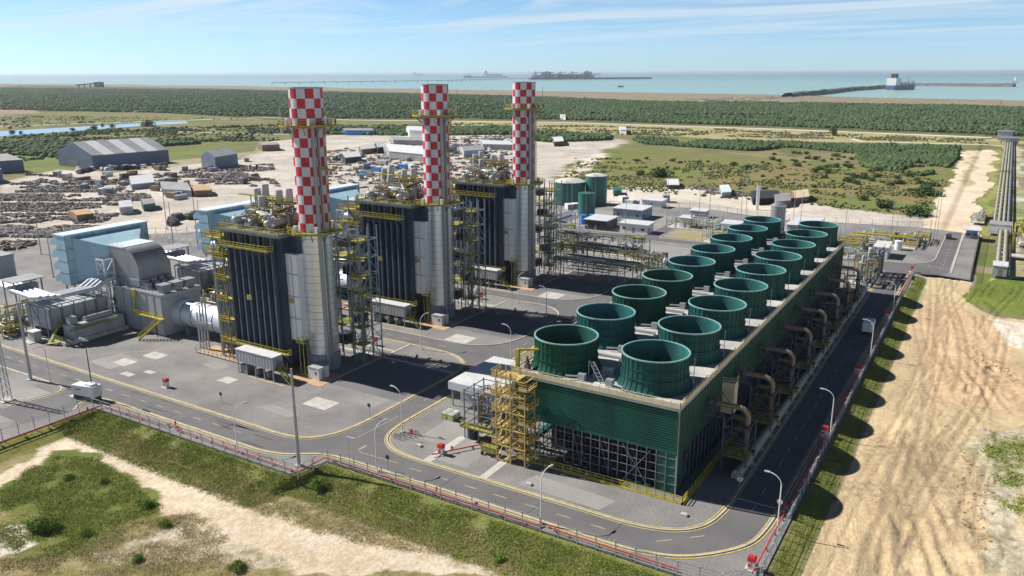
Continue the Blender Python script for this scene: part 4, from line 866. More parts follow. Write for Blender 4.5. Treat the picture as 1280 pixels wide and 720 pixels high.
def build_enclosure():
    x0, x1, y0, y1 = -138.6, -127.0, 109.4, 112.2
    t = thing('electrical_container', '', 'container', (x0, y0, 0), 'grey containers raised on steel legs')
    mb = MB(); mb.box(x0,y0,2.7,x1,y1,5.5)
    for k in range(12): x = x0+.5+k*.95; mb.box(x,y0-.04,2.9,x+.06,y0+.02,5.4)
    mb.build('body', K['lgrey'], t)
    mb = MB(); mb.box(x0-.1,y0-.1,5.5,x1+.1,y1+.1,5.64); mb.build('roof', K['roofw'], t)
    mb = MB(); mb.box(x1,y0+.8,2.8,x1+.05,y0+1.8,4.9); mb.box(x1+.02,y0+1.9,3.2,x1+.3,y0+2.6,4.2); mb.build('door', K['grey'], t)
    for k in range(5):
        for y in (y0+.2,y1-.2):
            x = x0+.3+k*(x1-x0-.6)/4; mb = MB(); mb.bar((x,y,0),(x,y,2.7),.2); mb.box(x-.25,y-.25,0,x+.25,y+.25,.1); mb.build('leg', K['galv'], t)
    mb = MB(); mb.box(x1,y0,2.6,x1+1.4,y1,2.7); mb.rail([(x1+1.4,y1,2.7),(x1+1.4,y1-1,2.7)],1.1,1,.08)
    mb.bar((x1+1.4,y0+.3,2.7),(x1+4.8,y0+.3,.05),.1,.3); mb.bar((x1+1.4,y0+1.5,2.7),(x1+4.8,y0+1.5,.05),.1,.3); mb.bar((x1+1.4,y0+.3,3.8),(x1+4.8,y0+.3,1.15),.08); mb.bar((x1+1.4,y0+1.5,3.8),(x1+4.8,y0+1.5,1.15),.08)
    for i in range(9): u = (i+.5)/9; mb.box(x1+1.4+3.4*u-.15,y0+.3,2.7-2.65*u,x1+1.4+3.4*u+.15,y0+1.5,2.74-2.65*u); 
    for i in range(4): u = i/3; mb.bar((x1+1.4+3.4*u,y0+.3,2.7-2.65*u),(x1+1.4+3.4*u,y0+.3,3.8-2.65*u),.08)
    mb.build('stair', K['olive'], t)
    mb = MB(); mb.box(x0+.8,y0+.3,.1,x0+2.8,y1-.3,2.0); mb.cut(); mb.box(x0+5,y0+.8,.1,x0+6,y1-.6,1.3); mb.cut(); mb.box(x0+8.4,y0+.8,.1,x0+9.2,y1-.6,1.5); mb.build('cable_cabinet', K['grey'], t)
    return t
def build_cabin():
    x0,x1,y0,y1 = -122.2,-119.2,114.9,118.0
    t = thing('analyser_cabin', '', 'cabin', (x0,y0,0), 'small white cabins at the chimney feet')
    mb = MB(); mb.box(x0,y0,.1,x1,y1,2.7); mb.build('wall', K['white'], t)
    mb = MB(); mb.box(x0-.08,y0-.08,2.7,x1+.08,y1+.08,2.82); mb.build('roof', K['lgrey'], t)
    mb = MB(); mb.box(x0+1.9,y0-.04,1.3,x0+2.35,y0+.02,1.9); mb.build('window', K['glass'], t)
    mb = MB(); mb.box(x1-.02,y0+.9,.15,x1+.04,y0+1.9,2.2); mb.build('door', K['lgrey'], t)
    mb = MB(); mb.box(x0-.5,y0+.2,1.9,x0,y0+1.0,2.6); mb.tube([(x0-.3,y0+.4,.1),(x0-.3,y0+.4,1.9)],.2,10); mb.build('air_conditioner', K['lgrey'], t); return t
def build_turbine():
    x0,x1,y0,y1,zt = -194,-174.8,117.3,129,10.4
    t = thing('gas_turbine_hall', '', 'turbine hall', (x0,y0,0), 'gas turbine halls with curved intake ducts')
    mb = MB(); mb.box(x0,y0,0,x1,y1,zt); mb.build('wall', K['lgrey'], t)
    mb = MB()
    for k in range(7): x = x0+.5+k*3.1; mb.box(x,y0-.12,0,x+.16,y0,zt)
    mb.box(x1,y0+.02,9.2,x1+.1,y1,9.4); mb.box(x0-.1,y0-.1,zt,x1+.12,y1+.1,zt+.22); mb.build('trim', K['galv'], t)
    # intake elbow
    ya, yb = 118.6, 127.6
    prof = [(-196.4,13.0),(-196.4,20.7),(-190,20.9)]+[(-190+5.4*math.sin(a),15.3+5.6*math.cos(a)) for a in [i*math.pi/20 for i in range(1,11)]]+[(-184.6,13.0)]
    mb = MB(); mb.yprism(prof, ya, yb); mb.build('intake_elbow', K['silver_dull'], t)
    mb = MB(); mb.box(-196.6,ya-.1,20.75,-189.8,yb+.1,21.05); mb.rail([(-196.4,ya,21),(-190,ya,21)],.8,2.5,.06,2); mb.build('elbow_top', K['filtertop'], t)
    mb = MB(); mb.box(-195.4,ya-.2,11.4,-184.5,yb+.2,13.0); mb.build('duct_flange', K['bgrey'], t)
    for k in range(4): mb = MB(); mb.box(-185.0,118.9+2.25*k,10.6,-183.2,120.3+2.25*k,13.1); mb.box(-183.2,118.9+2.25*k,10.6,-182.2,120.3+2.25*k,12.4); mb.build('silencer_fin', K['roofg'], t)
    mb = MB(); mb.box(-195,119,10.6,-184.8,127.4,12.9); mb.build('gap_shade_block', K['black'], t)  # black block stands in for the shade in the silencer gaps
    for k in range(3):
        y = 118.6+k*3.5; mb = MB()
        mb.add([(-177.4,y,zt+.2),(-175.4,y,zt+.2),(-175.4,y+2,zt+.2),(-177.4,y+2,zt+.2),(-177.7,y-.3,zt+2.3),(-175.1,y-.3,zt+2.3),(-175.1,y+2.3,zt+2.3),(-177.7,y+2.3,zt+2.3)],[(0,3,2,1),(4,5,6,7),(0,1,5,4),(1,2,6,5),(2,3,7,6),(3,0,4,7)])
        mb.box(-177.8,y-.4,zt+2.3,-175,y+2.4,zt+2.5); mb.build('roof_ventilator', K['roofg'], t)
    mb = MB().rail([(x0,y0+.1,zt+.2),(-181,y0+.1,zt+.2),(-175.2,y0+.1,zt+.2)],1.1,1.6,.07); mb.build('roof_railing', K['galv'], t)
    mb = MB(); mb.box(-185,115.9,4.6,-174,117.2,4.7); mb.rail([(-185,115.9,4.7),(-176,115.9,4.7)],1.1,1.4,.09)
    for s_ in (114.3,115.6): mb.bar((-173.8,s_,4.7),(-179.4,s_,.1),.1,.4) if False else mb.bar((-176.0,115.9,4.7),(-176.0,115.9,0),.14)
    mb.bar((-173.6,115.8,4.7),(-177.2,111.4,.1),.1,.35); mb.bar((-174.8,116.6,4.7),(-178.4,112.2,.1),.1,.35); mb.bar((-173.6,115.8,5.8),(-177.2,111.4,1.2),.1); mb.bar((-174.8,116.6,5.8),(-178.4,112.2,1.2),.1)
    for i in range(12): u = (i+.5)/12; a = Vector((-173.6,115.8,4.7)).lerp(Vector((-177.2,111.4,.1)),u); c = Vector((-174.8,116.6,4.7)).lerp(Vector((-178.4,112.2,.1)),u); mb.bar(a,c,.28,.05)
    mb.box(-186,116.7,9.0,-184.6,117.2,10.9); mb.bar((-185.3,116.9,4.6),(-185.3,116.9,10.9),.5,.12); mb.build('access_stair', K['yellow'], t)
    # exhaust diffuser to the boiler
    mb = MB(); cy = 123.2; mb.tube([(x1,cy,4.9),(x1+2.2,cy,4.9),(x1+2.3,cy,4.9),(-157.4,cy,5.0),(-156.3,cy,5.0)], [3.7,3.7,3.25,3.25,3.5], 28); mb.build('exhaust_diffuser', K['whitepipe'], t, smooth=True)
    mb = MB()
    for x in (-171.8,-167.8,-163.8,-159.8): mb.cut(); mb.tube([(x-.07,cy,4.95),(x+.07,cy,4.95)], 3.36, 28)
    mb.build('stiffening_ring', K['grey'], t, smooth=False)
    mb = MB()
    for x in (-170,-164): mb.cut(); mb.box(x-.4,cy-3,0,x+.4,cy+3,2.2)
    mb.build('cradle', K['grey'], t)
    mb = MB()
    for k in range(4): mb.tube([(-159.5+1.1*k,116,0),(-159.5+1.1*k,116,9+2*k)],.2,8)
    mb.box(-159.5,115.6,6.3,-156,117.4,6.4); mb.rail([(-159.5,115.6,6.4),(-156,115.6,6.4)],1.1,1.2,.06); mb.build('side_gallery', K['lgrey'], t)
    return t
def build_filter():
    x0,x1,y0,y1,z0,z1 = -209.2,-205,112.2,136.2,10.2,23.4
    t = thing('air_filter_house', '', 'filter house', (x0,y0,0), 'pale blue air filter houses')
    mb = MB(); mb.box(x0,y0,z0,x1,y1,z1); mb.build('body', K['filter'], t)
    mb = MB()
    for z in (z0+.1,z0+3.3,z0+6.5,z0+9.7): mb.box(x1,y0,z,x1+.09,y1,z+.12)
    for k in range(13): y = y0+k*1.98; mb.box(x1,y,z0,x1+.14 if k%2==0 else x1+.07,y+.12,z1)
    for z in (z0+3.3,z0+6.5,z0+9.7): mb.box(x0,y0-.08,z,x1,y0,z+.1)
    for k in range(5): mb.bar((x1+.1,y0+3+4.5*k,z1-.1),(x1+.1,y0+5.5+4.5*k,z1-3.6),.06)
    mb.bar((x1+.1,y0+13,z1),(x1+.1,y0+17,z0+7),.14); mb.build('panel_seam', K['bgrey'], t)
    mb = MB(); mb.box(x0-.6,y0-.2,z1,x1+.2,y1+.2,z1+.35); mb.build('roof', K['filtertop'], t)
    for i in range(4):
        z = z0+.1+i*3.3; mb = MB(); mb.yprism([(x0,z+3.1),(x0-2.6,z+1.6),(x0-2.6,z+.2),(x0,z+.9)], y0, y1); mb.build('weather_hood', K['filter'], t)
    # transition wedge to the intake duct
    mb = MB(); mb.add([(x1,y0+2,z0+1),(x1,y1-2,z0+1),(x1,y1-2,z1-.6),(x1,y0+2,z1-.6),(-196.45,118.6,13.1),(-196.45,127.6,13.1),(-196.45,127.6,20.7),(-196.45,118.6,20.7)],[(0,3,2,1),(4,5,6,7),(0,4,7,3),(1,2,6,5),(3,7,6,2),(0,1,5,4)]); mb.build('transition_duct', K['filter'], t, label='pale blue duct narrowing towards the curved intake')
    mb = MB()
    for y in (y0+1,y0+8,y0+15,y1-1):
        mb.cut()
        for x in (x0+.3,x1-.3): mb.bar((x,y,0),(x,y,z0),.35)
        mb.bar((x0+.3,y,0),(x1-.3,y,z0),.15)
    for y in (119.5,126.6): mb.cut(); mb.bar((-198,y,0),(-198,y,13.4),.35)
    for a, c in ((y0+1,y0+8),(y0+15,y1-1)): mb.cut(); mb.bar((x1-.3,a,0),(x1-.3,c,z0),.16); mb.bar((x1-.3,c,0),(x1-.3,a,z0),.16)
    mb.build('support_leg', K['galv'], t)
    mb = MB(); 
    for y in (y1-1.5,): mb.rail([(x1+.4,y,z1-4),(x1+3,y,z1-4)],1,1,.08)
    mb.box(x1+.1,y1-3,z0+2,x1+2,y1-1,z0+2.1); mb.rail([(x1+2,y1-3,z0+2.1),(x1+2,y1-1,z0+2.1)],1.1,1,.08); mb.build('side_platform', K['yellow'], t)
    return t
def build_generator():
    t = thing('generator_enclosure', '', 'generator', (-207,100,0), 'grey generator enclosures with outdoor frames')
    mb = MB(); mb.box(-207,101,2.6,-196.6,116,7.8); mb.build('enclosure', K['lgrey'], t)
    mb = MB(); mb.box(-206,102,0,-197.4,115,2.6); mb.build('base', K['dark'], t)
    mb = MB()
    for k in range(6): y = 101+k*3; mb.box(-196.6,y,2.6,-196.4,y+.2,7.8); mb.bar((-195.6,y,0),(-195.6,y,8.8),.2); mb.bar((-195.6,y,8.8),(-207,y,8.8),.2)
    for k in range(4): x = -206.8+k*3.4; mb.bar((x,100.2,0),(x,100.2,8.8),.2)
    mb.bar((-195.6,101,8.8),(-195.6,116,8.8),.2); mb.bar((-207,100.2,8.8),(-195.6,100.2,8.8),.2); mb.bar((-207,100.2,8.8),(-207,116,8.8),.2); mb.bar((-203,100.2,8.6),(-199,100.2,3.2),.14); mb.build('frame', K['grey'], t)
    mb = MB(); mb.box(-195.5,101.6,3.6,-194.3,116,3.75); mb.rail([(-194.3,101.6,3.7),(-194.3,116,3.7)],1.1,1.3,.1); mb.bar((-194.4,101.6,3.6),(-194.4,98.8,0),1,.12); mb.build('gallery', K['olive'], t)
    mb = MB(); mb.box(-194,102.6,.8,-189.4,116,4.0); mb.box(-193.4,103.2,4,-191.6,105,5.9); mb.tube([(-192,107,4.4),(-192,114,4.4)],.8,12); mb.build('auxiliary_box', K['lgrey'], t)
    mb = MB(); mb.box(-194.6,99.6,0,-188.6,116.4,.9); mb.box(-208,99.4,0,-195,100,.3); mb.build('plinth', K['concrete'], t)
    mb = MB(); mb.bar((-190.6,99.6,.9),(-194.4,98.2,.1),1.2,.1); mb.rail([(-189,100,.9),(-194,100,.9)],1.1,1.2,.1); mb.box(-190.2,101.6,3.2,-188.8,114,3.3); mb.rail([(-188.8,101.6,3.3),(-188.8,114,3.3)],1.0,1.4,.09); mb.build('step', K['olive'], t)
    for i in range(4):
        y = 100.8+i*1.25; o = 1.15*i
        mb = MB(); mb.tube([(-222,y+1,11.2),(-209,y-1,11.2),(-198.6+o*.9,y-2.2+0*o,11.2),(-196.8+o*.9,y-1.4,11.2),(-196.8+o*.9,y+9.0-i*.5,11.2),(-196.8+o*.9,y+11.5-i*.5,12.6),(-196.8+o*.9,y+14.5-i*.5,12.8)], .56, 12); mb.build('bus_duct', K['whitepipe'], t, smooth=True)
    mb = MB(); 
    for x in (-213.6,-208.4):
        for y in (99.8,106.6): mb.bar((x,y,0),(x,y,13.4),.3)
    mb.box(-214.4,99.2,13.4,-207.4,107.4,13.6); mb.box(-210.8,99.6,10.4,-209,106,12.2); mb.build('canopy', K['roofg'], t)
    # white lattice frame by the intake
    mb = MB(); X_ = (-197.6,-194.4); Y_ = (115.6,118.2)
    for x in X_:
        for y in Y_: mb.bar((x,y,0),(x,y,17.6),.34)
    for z in (5,10.6,14,17.6):
        for x in X_: mb.bar((x,Y_[0],z),(x,Y_[1],z),.24)
        for y in Y_: mb.bar((X_[0],y,z),(X_[1],y,z),.24)
    for z0_, z1_ in ((0,5),(5,10.6),(10.6,14),(14,17.6)):
        mb.bar((X_[0],Y_[0],z0_),(X_[1],Y_[0],z1_),.18); mb.bar((X_[1],Y_[0],z0_),(X_[0],Y_[0],z1_),.18); mb.bar((X_[1],Y_[0],z0_),(X_[1],Y_[1],z1_),.18)
    mb.bar((-194.4,115.6,11),(-188,117.2,11),.2); mb.build('lattice_frame', K['white'], t)
    return t
def units(fn, labels):
    o = fn(); L0 = o.location.copy()
    for k in range(3):
        c = o if k == 0 else copy_tree(o); c.location = L0+Vector((0, 44.4*k, 0)); c['label'] = labels[k]
units(build_stack, ['nearest and leftmost red and white checkered chimney', 'middle one of the three red and white checkered chimneys', 'farthest and rightmost red and white checkered chimney'])
units(build_hrsg, ['dark slate ribbed boiler block beside the nearest checkered chimney', 'dark slate ribbed boiler block beside the middle checkered chimney', 'dark slate ribbed boiler block beside the farthest checkered chimney'])
units(build_rack, ['tall steel lattice of pipes and platforms behind the nearest chimney', 'tall steel lattice of pipes and platforms behind the middle chimney', 'tall steel lattice of pipes and platforms behind the farthest chimney'])
units(build_enclosure, ['grey container on steel legs in front of the nearest boiler', 'grey container on steel legs in front of the middle boiler', 'grey container on steel legs in front of the farthest boiler'])
units(build_cabin, ['small white cabin at the foot of the nearest chimney', 'small white cabin at the foot of the middle chimney', 'small white cabin at the foot of the farthest chimney'])
units(build_turbine, ['grey turbine hall with curved metal intake and white exhaust cylinder, left of the nearest boiler', 'turbine hall with curved intake half hidden behind the nearest boiler', 'turbine hall with curved intake hidden deepest, behind the middle boiler'])
units(build_filter, ['large pale blue panelled air filter house at the far left of the plant', 'pale blue air filter house glimpsed just left of the nearest boiler roof', 'pale blue air filter house glimpsed between the nearest and middle chimneys'])
units(build_generator, ['grey generator boxes under four white pipes at the left edge by the road', 'generator boxes of the second unit behind the nearest turbine hall', 'generator boxes of the third unit behind the second turbine hall'])

# ------------------------------------------------------------------ fences, fire main, lamps and road furniture
def fence(name, label, pts, h=2.1, step=2.9, postm='galv', lean=.45, wires=5, group=None, side=1):
    t = thing(name, label, 'fence', (pts[0][0], pts[0][1], 0), group); zt = h
    mbw = MB(); allp = []
    for a, c in zip(pts[:-1], pts[1:]):
        L = math.hypot(c[0]-a[0], c[1]-a[1]); n = max(1, round(L/step)); ux, uy = (c[0]-a[0])/L, (c[1]-a[1])/L
        for k in range(wires): z = .12+(zt-.15)*k/(wires-1); mbw.bar((*a, z), (*c, z), .05 if k in (0, wires-1) else .025)
        m = int(L/.5)
        for i in range(n): allp.append((a[0]+ux*L*i/n, a[1]+uy*L*i/n, -uy*side, ux*side))
        for i in range(m):
            x, y = a[0]+ux*.5*i, a[1]+uy*.5*i; mbw.bar((x, y, .05), (x+ux*.5, y+uy*.5, zt), .012)
        for k in range(2):
            d = .18+.2*k; mbw.bar((a[0]-uy*side*d, a[1]+ux*side*d, zt+d), (c[0]-uy*side*d, c[1]+ux*side*d, zt+d), .025)
    mbw.build('wire_mesh', K['galv'], t)
    if len(allp) > 100: allp = allp[:100]
    for x, y, nx_, ny_ in allp:
        mb = MB(); mb.bar((x, y, -.3), (x, y, zt), .13); mb.bar((x, y, zt), (x+nx_*lean, y+ny_*lean, zt+lean), .11); mb.build('post', K[postm], t)
    return t
K['postc'] = mat('fence_post_concrete', (.46,.47,.48), .8, var=.15)
fence('mesh_fence', 'wire mesh fence with leaning post tops along the grass bank south of the road', [(-147.6,81.4),(-91.6,82.1)], side=-1, postm='postc')
fence('mesh_fence', 'wire mesh fence in front of the curve and the cooling tower, above the green bank', [(-91.6,82.1),(-91.2,88.6),(-29.2,88.9)], side=-1, postm='postc')
fence('mesh_fence', 'short wire fence cutting the corner near the bottom right bend', [(-29.2,88.9),(-23.5,89.4),(-19.7,93.4)], side=-1, postm='postc')
fence('mesh_fence', 'long fence with pale posts between the shaded road and the sand lot', [(-19.7,93.4),(-19.7,283),(-18.6,286.4)], side=-1, postm='postc')
fence('mesh_fence', 'wire fence along the forecourt edge at the lower left', [(-147.6,30),(-147.6,81.4)], side=1, postm='postc')
fence('mesh_fence', 'low wall fence between the far junction and the sand lot', [(-18.6,286.4),(-3.7,282.8),(-3.7,366)], postm='galv')
fence('mesh_fence', 'far fence behind the gas metering yard and control buildings', [(-25,371.5),(-82,361.5),(-122,373.5),(-200,346.5)], step=5, wires=3)
fence('mesh_fence', 'fence along the back road between filter house and scrap yard', [(-330,166),(-290,205.5),(-262,236)], step=4, wires=3)
fence('mesh_fence', 'fence beyond the back road with dark posts near the cleared ground', [(-282,190),(-246,192),(-240,214)], step=4, wires=3)

def fire_main(label, pts, stubs=()):
    t = thing('fire_water_pipe', label, 'pipe', (pts[0][0], pts[0][1], 0))
    mb = MB(); mb.tube([(x, y, .5) for x, y in pts], .12, 8); mb.build('pipe_run', K['red'], t, smooth=True)
    mb = MB()
    for a, c in zip(pts[:-1], pts[1:]):
        L = math.hypot(c[0]-a[0], c[1]-a[1]); n = max(1, int(L/4))
        for i in range(n): x, y = a[0]+(c[0]-a[0])*(i+.5)/n, a[1]+(c[1]-a[1])*(i+.5)/n; mb.cut(); mb.box(x-.18, y-.18, 0, x+.18, y+.18, .4)
    mb.build('support_block', K['concrete'], t)
    for x, y in stubs:
        mb = MB(); mb.tube([(x, y, .5), (x, y, 1.15)], .13, 8); mb.lathe([(.16,0),(.16,.1)], (x,y,1.15), 8, cap0=True, cap1=True); mb.tube([(x-.35,y,.95),(x+.35,y,.95)],.09,8); mb.build('hydrant', K['red'], t)
fire_main('red fire water pipe along the road fence from the left corner to the bend', [(-146.2,82.6),(-127,83.0),(-127,84.2),(-124.6,84.2),(-124.6,83.1),(-92.4,83.1),(-92.2,88.9),(-50.6,89.3),(-50.4,90.2),(-48.2,90.3),(-48,89.5),(-29.5,89.7)], [(-125.8,84.2),(-69,89.6),(-92.2,86)])
fire_main('red fire water pipe along the shaded road beside the sand lot', [(-20.8,93.9),(-20.7,112),(-21.3,112.2),(-21.3,113.4),(-20.6,113.6),(-20.4,282)], [(-21.1,112.8),(-20.4,160),(-20.4,240)])
fire_main('red fire water pipe at the forecourt edge in the lower left', [(-146.3,82.4),(-146.4,40)], [(-146.3,79.5)])
fire_main('red pipe running from the kerb to the pump skid left of the stair tower', [(-77.2,99.2),(-71.5,107.6),(-68.5,111)], [(-75.2,102.4)])

def cabinet(x, y, label, yaw=0.0):
    t = thing('hose_cabinet', label, 'cabinet', (x, y, 0), 'red topped hose cabinets')
    mb = MB(); mb.box(x-.48,y-.42,.12,x+.48,y+.42,1.3); mb.build('body', K['white'], t)
    mb = MB(); mb.box(x-.52,y-.46,1.3,x+.52,y+.46,1.9); mb.box(x-.42,y-.36,1.9,x+.42,y+.36,2.0); mb.build('top', K['red'], t)
    mb = MB(); mb.box(x-.03,y-.45,.2,x+.03,y-.415,1.25); mb.box(x+.1,y-.47,.75,x+.17,y-.41,.92); mb.box(x-.38,y-.44,.5,x-.1,y-.425,1.0); mb.build('door_mark', K['red'], t)
    mb = MB(); mb.box(x-.8,y-.75,0,x+.8,y+.75,.12); mb.build('base', K['concrete'], t)
for x, y, l in ((-144.6,95.8,'red topped white cabinet alone on the gravel yard by the front road'),(-76.4,100.9,'red topped white cabinet beside the kerb left of the stair tower'),(-124.3,139,'red topped white cabinet just behind the nearest chimney'),
    (-124.9,186.3,'red topped white cabinet just behind the middle chimney'),(-21.3,95.4,'red topped white cabinet at the bottom right bend'),(-20.9,142.4,'red topped white cabinet by the shaded road, nearest along the fence'),
    (-20.9,178.6,'red topped white cabinet by the shaded road, middle one along the fence'),(-20.9,226,'red topped white cabinet at the far end of the shaded road behind the white truck'),(-20.5,285,'red topped white cabinet at the far junction'),(-168,262,'red topped white cabinet near the green tanks')): cabinet(x, y, l)

def lamp(x, y, label, h=8.6, d=(0, -1), arm=1.8, m='white', grp='curved street lamps'):
    t = thing('street_lamp', label, 'street lamp', (x, y, 0), grp); dx, dy = d
    mb = MB(); pts = [(x, y, 0), (x, y, h-1.5)]+[(x+dx*arm*(1-math.cos(a)), y+dy*arm*(1-math.cos(a)), h-1.5+1.5*math.sin(a)) for a in [i*math.pi/12 for i in range(1, 7)]]
    mb.tube(pts, [.11,.085]+[.07]*6, 8); mb.build('pole', K[m], t, smooth=True)
    ex, ey = x+dx*arm, y+dy*arm; mb = MB(); mb.bar((ex-dx*.1, ey-dy*.1, h+.02), (ex+dx*.75, ey+dy*.75, h-.02), .32, .14); mb.build('lamp_head', K['lgrey'], t)
    mb = MB(); mb.box(x-.28, y-.28, 0, x+.28, y+.28, .16); mb.build('footing', K['concrete'], t)
for x, y, l, d in ((-50.7,90.5,'curved street lamp by the fence in front of the cooling tower',(.2,1)),(-20.7,106.9,'curved street lamp at the bottom right bend of the road',(-1,.1)),(-20.1,143.2,'curved street lamp second along the shaded road',(-1,.1)),
    (-20.1,191.7,'curved street lamp third along the shaded road',(-1,.1)),(-20.1,232,'curved street lamp fourth along the shaded road behind the truck',(-1,.1)),(-107.7,83.4,'curved street lamp beside the front road left of the tall mast',(.2,1)),(-87.9,104.4,'curved street lamp on the kerb corner opposite the nearest chimney',(-1,.1)),
    (-81.9,90.4,'curved street lamp at the junction in front of the fence',(.2,1)),(-112.8,142.4,'curved street lamp on the street between nearest and middle boilers',(.2,1)),(-90,146.3,'curved street lamp beside the deck left of the tower, near the white canopy',(-1,.1)),
    (-113.3,188.2,'curved street lamp on the street between middle and farthest boilers',(.2,1)),(-99.4,180,'curved street lamp on the court edge behind the middle chimney',(-1,.1)),(-168.5,84.6,'thin lamp pole beside the driveway at lower left',(.1,-1))): lamp(x, y, l, d=d)
def mast(x, y, h, r, label, name='floodlight_mast', heads=True, m='galv', grp=None):
    t = thing(name, label, 'mast', (x, y, 0), grp); mb = MB(); mb.tube([(x,y,0),(x,y,h)], [r, r*.55], 10); mb.build('pole', K[m], t, smooth=True)
    if heads:
        mb = MB()
        for k in range(3): mb.cut(); mb.box(x-1.0+.8*k-.25, y-.5, h-.2, x-1.0+.8*k+.25, y-.2, h+.25)
        mb.bar((x-1.2,y,h-.2),(x+1.2,y,h-.2),.12); mb.build('floodlight', K['lgrey'], t)
    mb = MB(); mb.lathe([(r*2.2,0),(r*2.2,.2)], (x,y,0), 10, cap1=True); mb.build('base_plate', K['concrete'], t)
mast(-94.6,85.2,17.5,.32,'thick tall grey pole by the front fence junction', heads=False); mast(-173.9,83.4,17.5,.34,'thick tall grey pole beside the driveway at lower left', heads=False)
mast(-151.6,84.0,13,.13,'thin camera mast behind the white machine at the fence corner', 'camera_mast', m='dark')
mast(-86.5,88.9,7,.06,'thin rod beside the fence near the junction', 'antenna_rod', heads=False)
mast(-96.2,89.2,.1,.1,'x','tmp') if False else None
for i, (x, y, h) in enumerate(((-128,298,26),(-113,305,30),(-104,318,27),(-94,300,28),(-141,275,24),(-152,262,27),(-88,330,26),(-60,300,22),(-46,310,24),(-72,345,24),(-96,352,26),(-34,345,20),(-20,340,24),(-17.2,333,22),(-18.8,345,20))):
    mast(x, y, h, .13, 'thin grey lightning pole among the buildings behind the cooling tower', 'lightning_pole', heads=False, grp='thin lightning poles behind the plant')
for i, (x, y, h) in enumerate(((-301,209,18),(-268,188,17),(-256,190,20),(-279,209,14),(-298,154,16),(-260,137,15),(-214,137,14))):
    mast(x, y, h, .22, 'slim grey lamp pole near the back road behind the filter house', 'back_road_pole', heads=False, grp='poles along the back road')
def lattice_mast(x, y, h, label):
    t = thing('lattice_mast', label, 'mast', (x, y, 0)); mb = MB(); c = [(-.8,-.8),(.8,-.8),(.8,.8),(-.8,.8)]
    for a, b_ in c: mb.bar((x+a,y+b_,0),(x+a*.6,y+b_*.6,h),.14)
    for k in range(int(h/1.6)):
        z = k*1.6; s0 = 1-.4*z/h; s1 = 1-.4*(z+1.6)/h
        for i in range(4): a = c[i]; b_ = c[(i+1)%4]; mb.bar((x+a[0]*s0,y+a[1]*s0,z),(x+b_[0]*s1,y+b_[1]*s1,z+1.6),.07); mb.bar((x+a[0]*s0,y+a[1]*s0,z),(x+b_[0]*s0,y+b_[1]*s0,z),.07)
    mb.build('frame', K['galv'], t); mb = MB(); mb.box(x-1.3,y-1.3,0,x+1.3,y+1.3,.2); mb.build('base', K['concrete'], t)
lattice_mast(-166.5,74.5,15,'grey lattice mast on the forecourt at the far left edge')
def sign(x, y, label, m='white', h=2.4, kind='round'):
    t = thing('road_sign', label, 'sign', (x, y, 0)); mb = MB(); mb.bar((x,y,0),(x,y,h),.08); mb.build('post', K['galv'], t)
    mb = MB()
    if kind == 'round': mb.tube([(x,y-.07,h),(x,y-.03,h)], .42, 16)
    else: mb.box(x-.4,y-.07,h-.4,x+.4,y-.03,h+.4)
    p = mb.build('plate', K[m], t)
    if m == 'white': mb = MB(); mb.box(x-.05,y-.09,h-.2,x+.05,y-.072,h+.2); mb.box(x-.17,y-.09,h-.2,x+.17,y-.072,h-.12); mb.build('symbol', K['dark'], p)
sign(-28.4,114.3,'round white speed sign on the shaded verge by the tower foot'); sign(-21.4,110.6,'round white speed sign on the fence side of the bend')
sign(-97.6,106.5,'dark backed round sign on the kerb of the yard corner','dark'); sign(-80.6,93.0-1.3,'dark backed round sign by the fence near the junction','dark'); sign(-84.2,102.6,'red plate on a post beside the scooters','red',1.8,'sq'); sign(-117.5,191.8,'dark backed round sign on the street behind the middle chimney','dark')
sign(-127.6,96.2,'thin dark backed sign standing on the gravel yard','dark',2.0)
# scooters in the corner island
for k in range(5):
    x, y = -86.9+.55*k, 101.6+.75*k; t = thing('bicycle', 'dark bicycle leaning in the row on the island corner by the lamp', 'bicycle', (x, y, 0), 'bicycles parked on the island corner')
    for s_ in (-.52, .52):
        mb = MB(); N = 14; pts = [(x+s_+.33*math.cos(2*math.pi*i/N), y, .34+.33*math.sin(2*math.pi*i/N)) for i in range(N+1)]; mb.tube(pts, .035, 6); mb.build('wheel', K['dark'], t)
    mb = MB()
    for a, c in (((-.52,.34),(-.2,.85)),((-.2,.85),(.38,.85)),((.38,.85),(-.05,.34)),((-.05,.34),(-.2,.95)),((-.05,.34),(-.52,.34)),((.52,.34),(.36,1.0))): mb.bar((x+a[0],y,a[1]),(x+c[0],y,c[1]),.05)
    mb.build('frame', K['dark'], t); mb = MB(); mb.box(x-.32,y-.07,.94,x-.08,y+.07,1.0); mb.build('saddle', K['black'], t); mb = MB(); mb.bar((x+.36,y-.26,1.02),(x+.36,y+.26,1.02),.04); mb.build('handlebar', K['dark'], t)
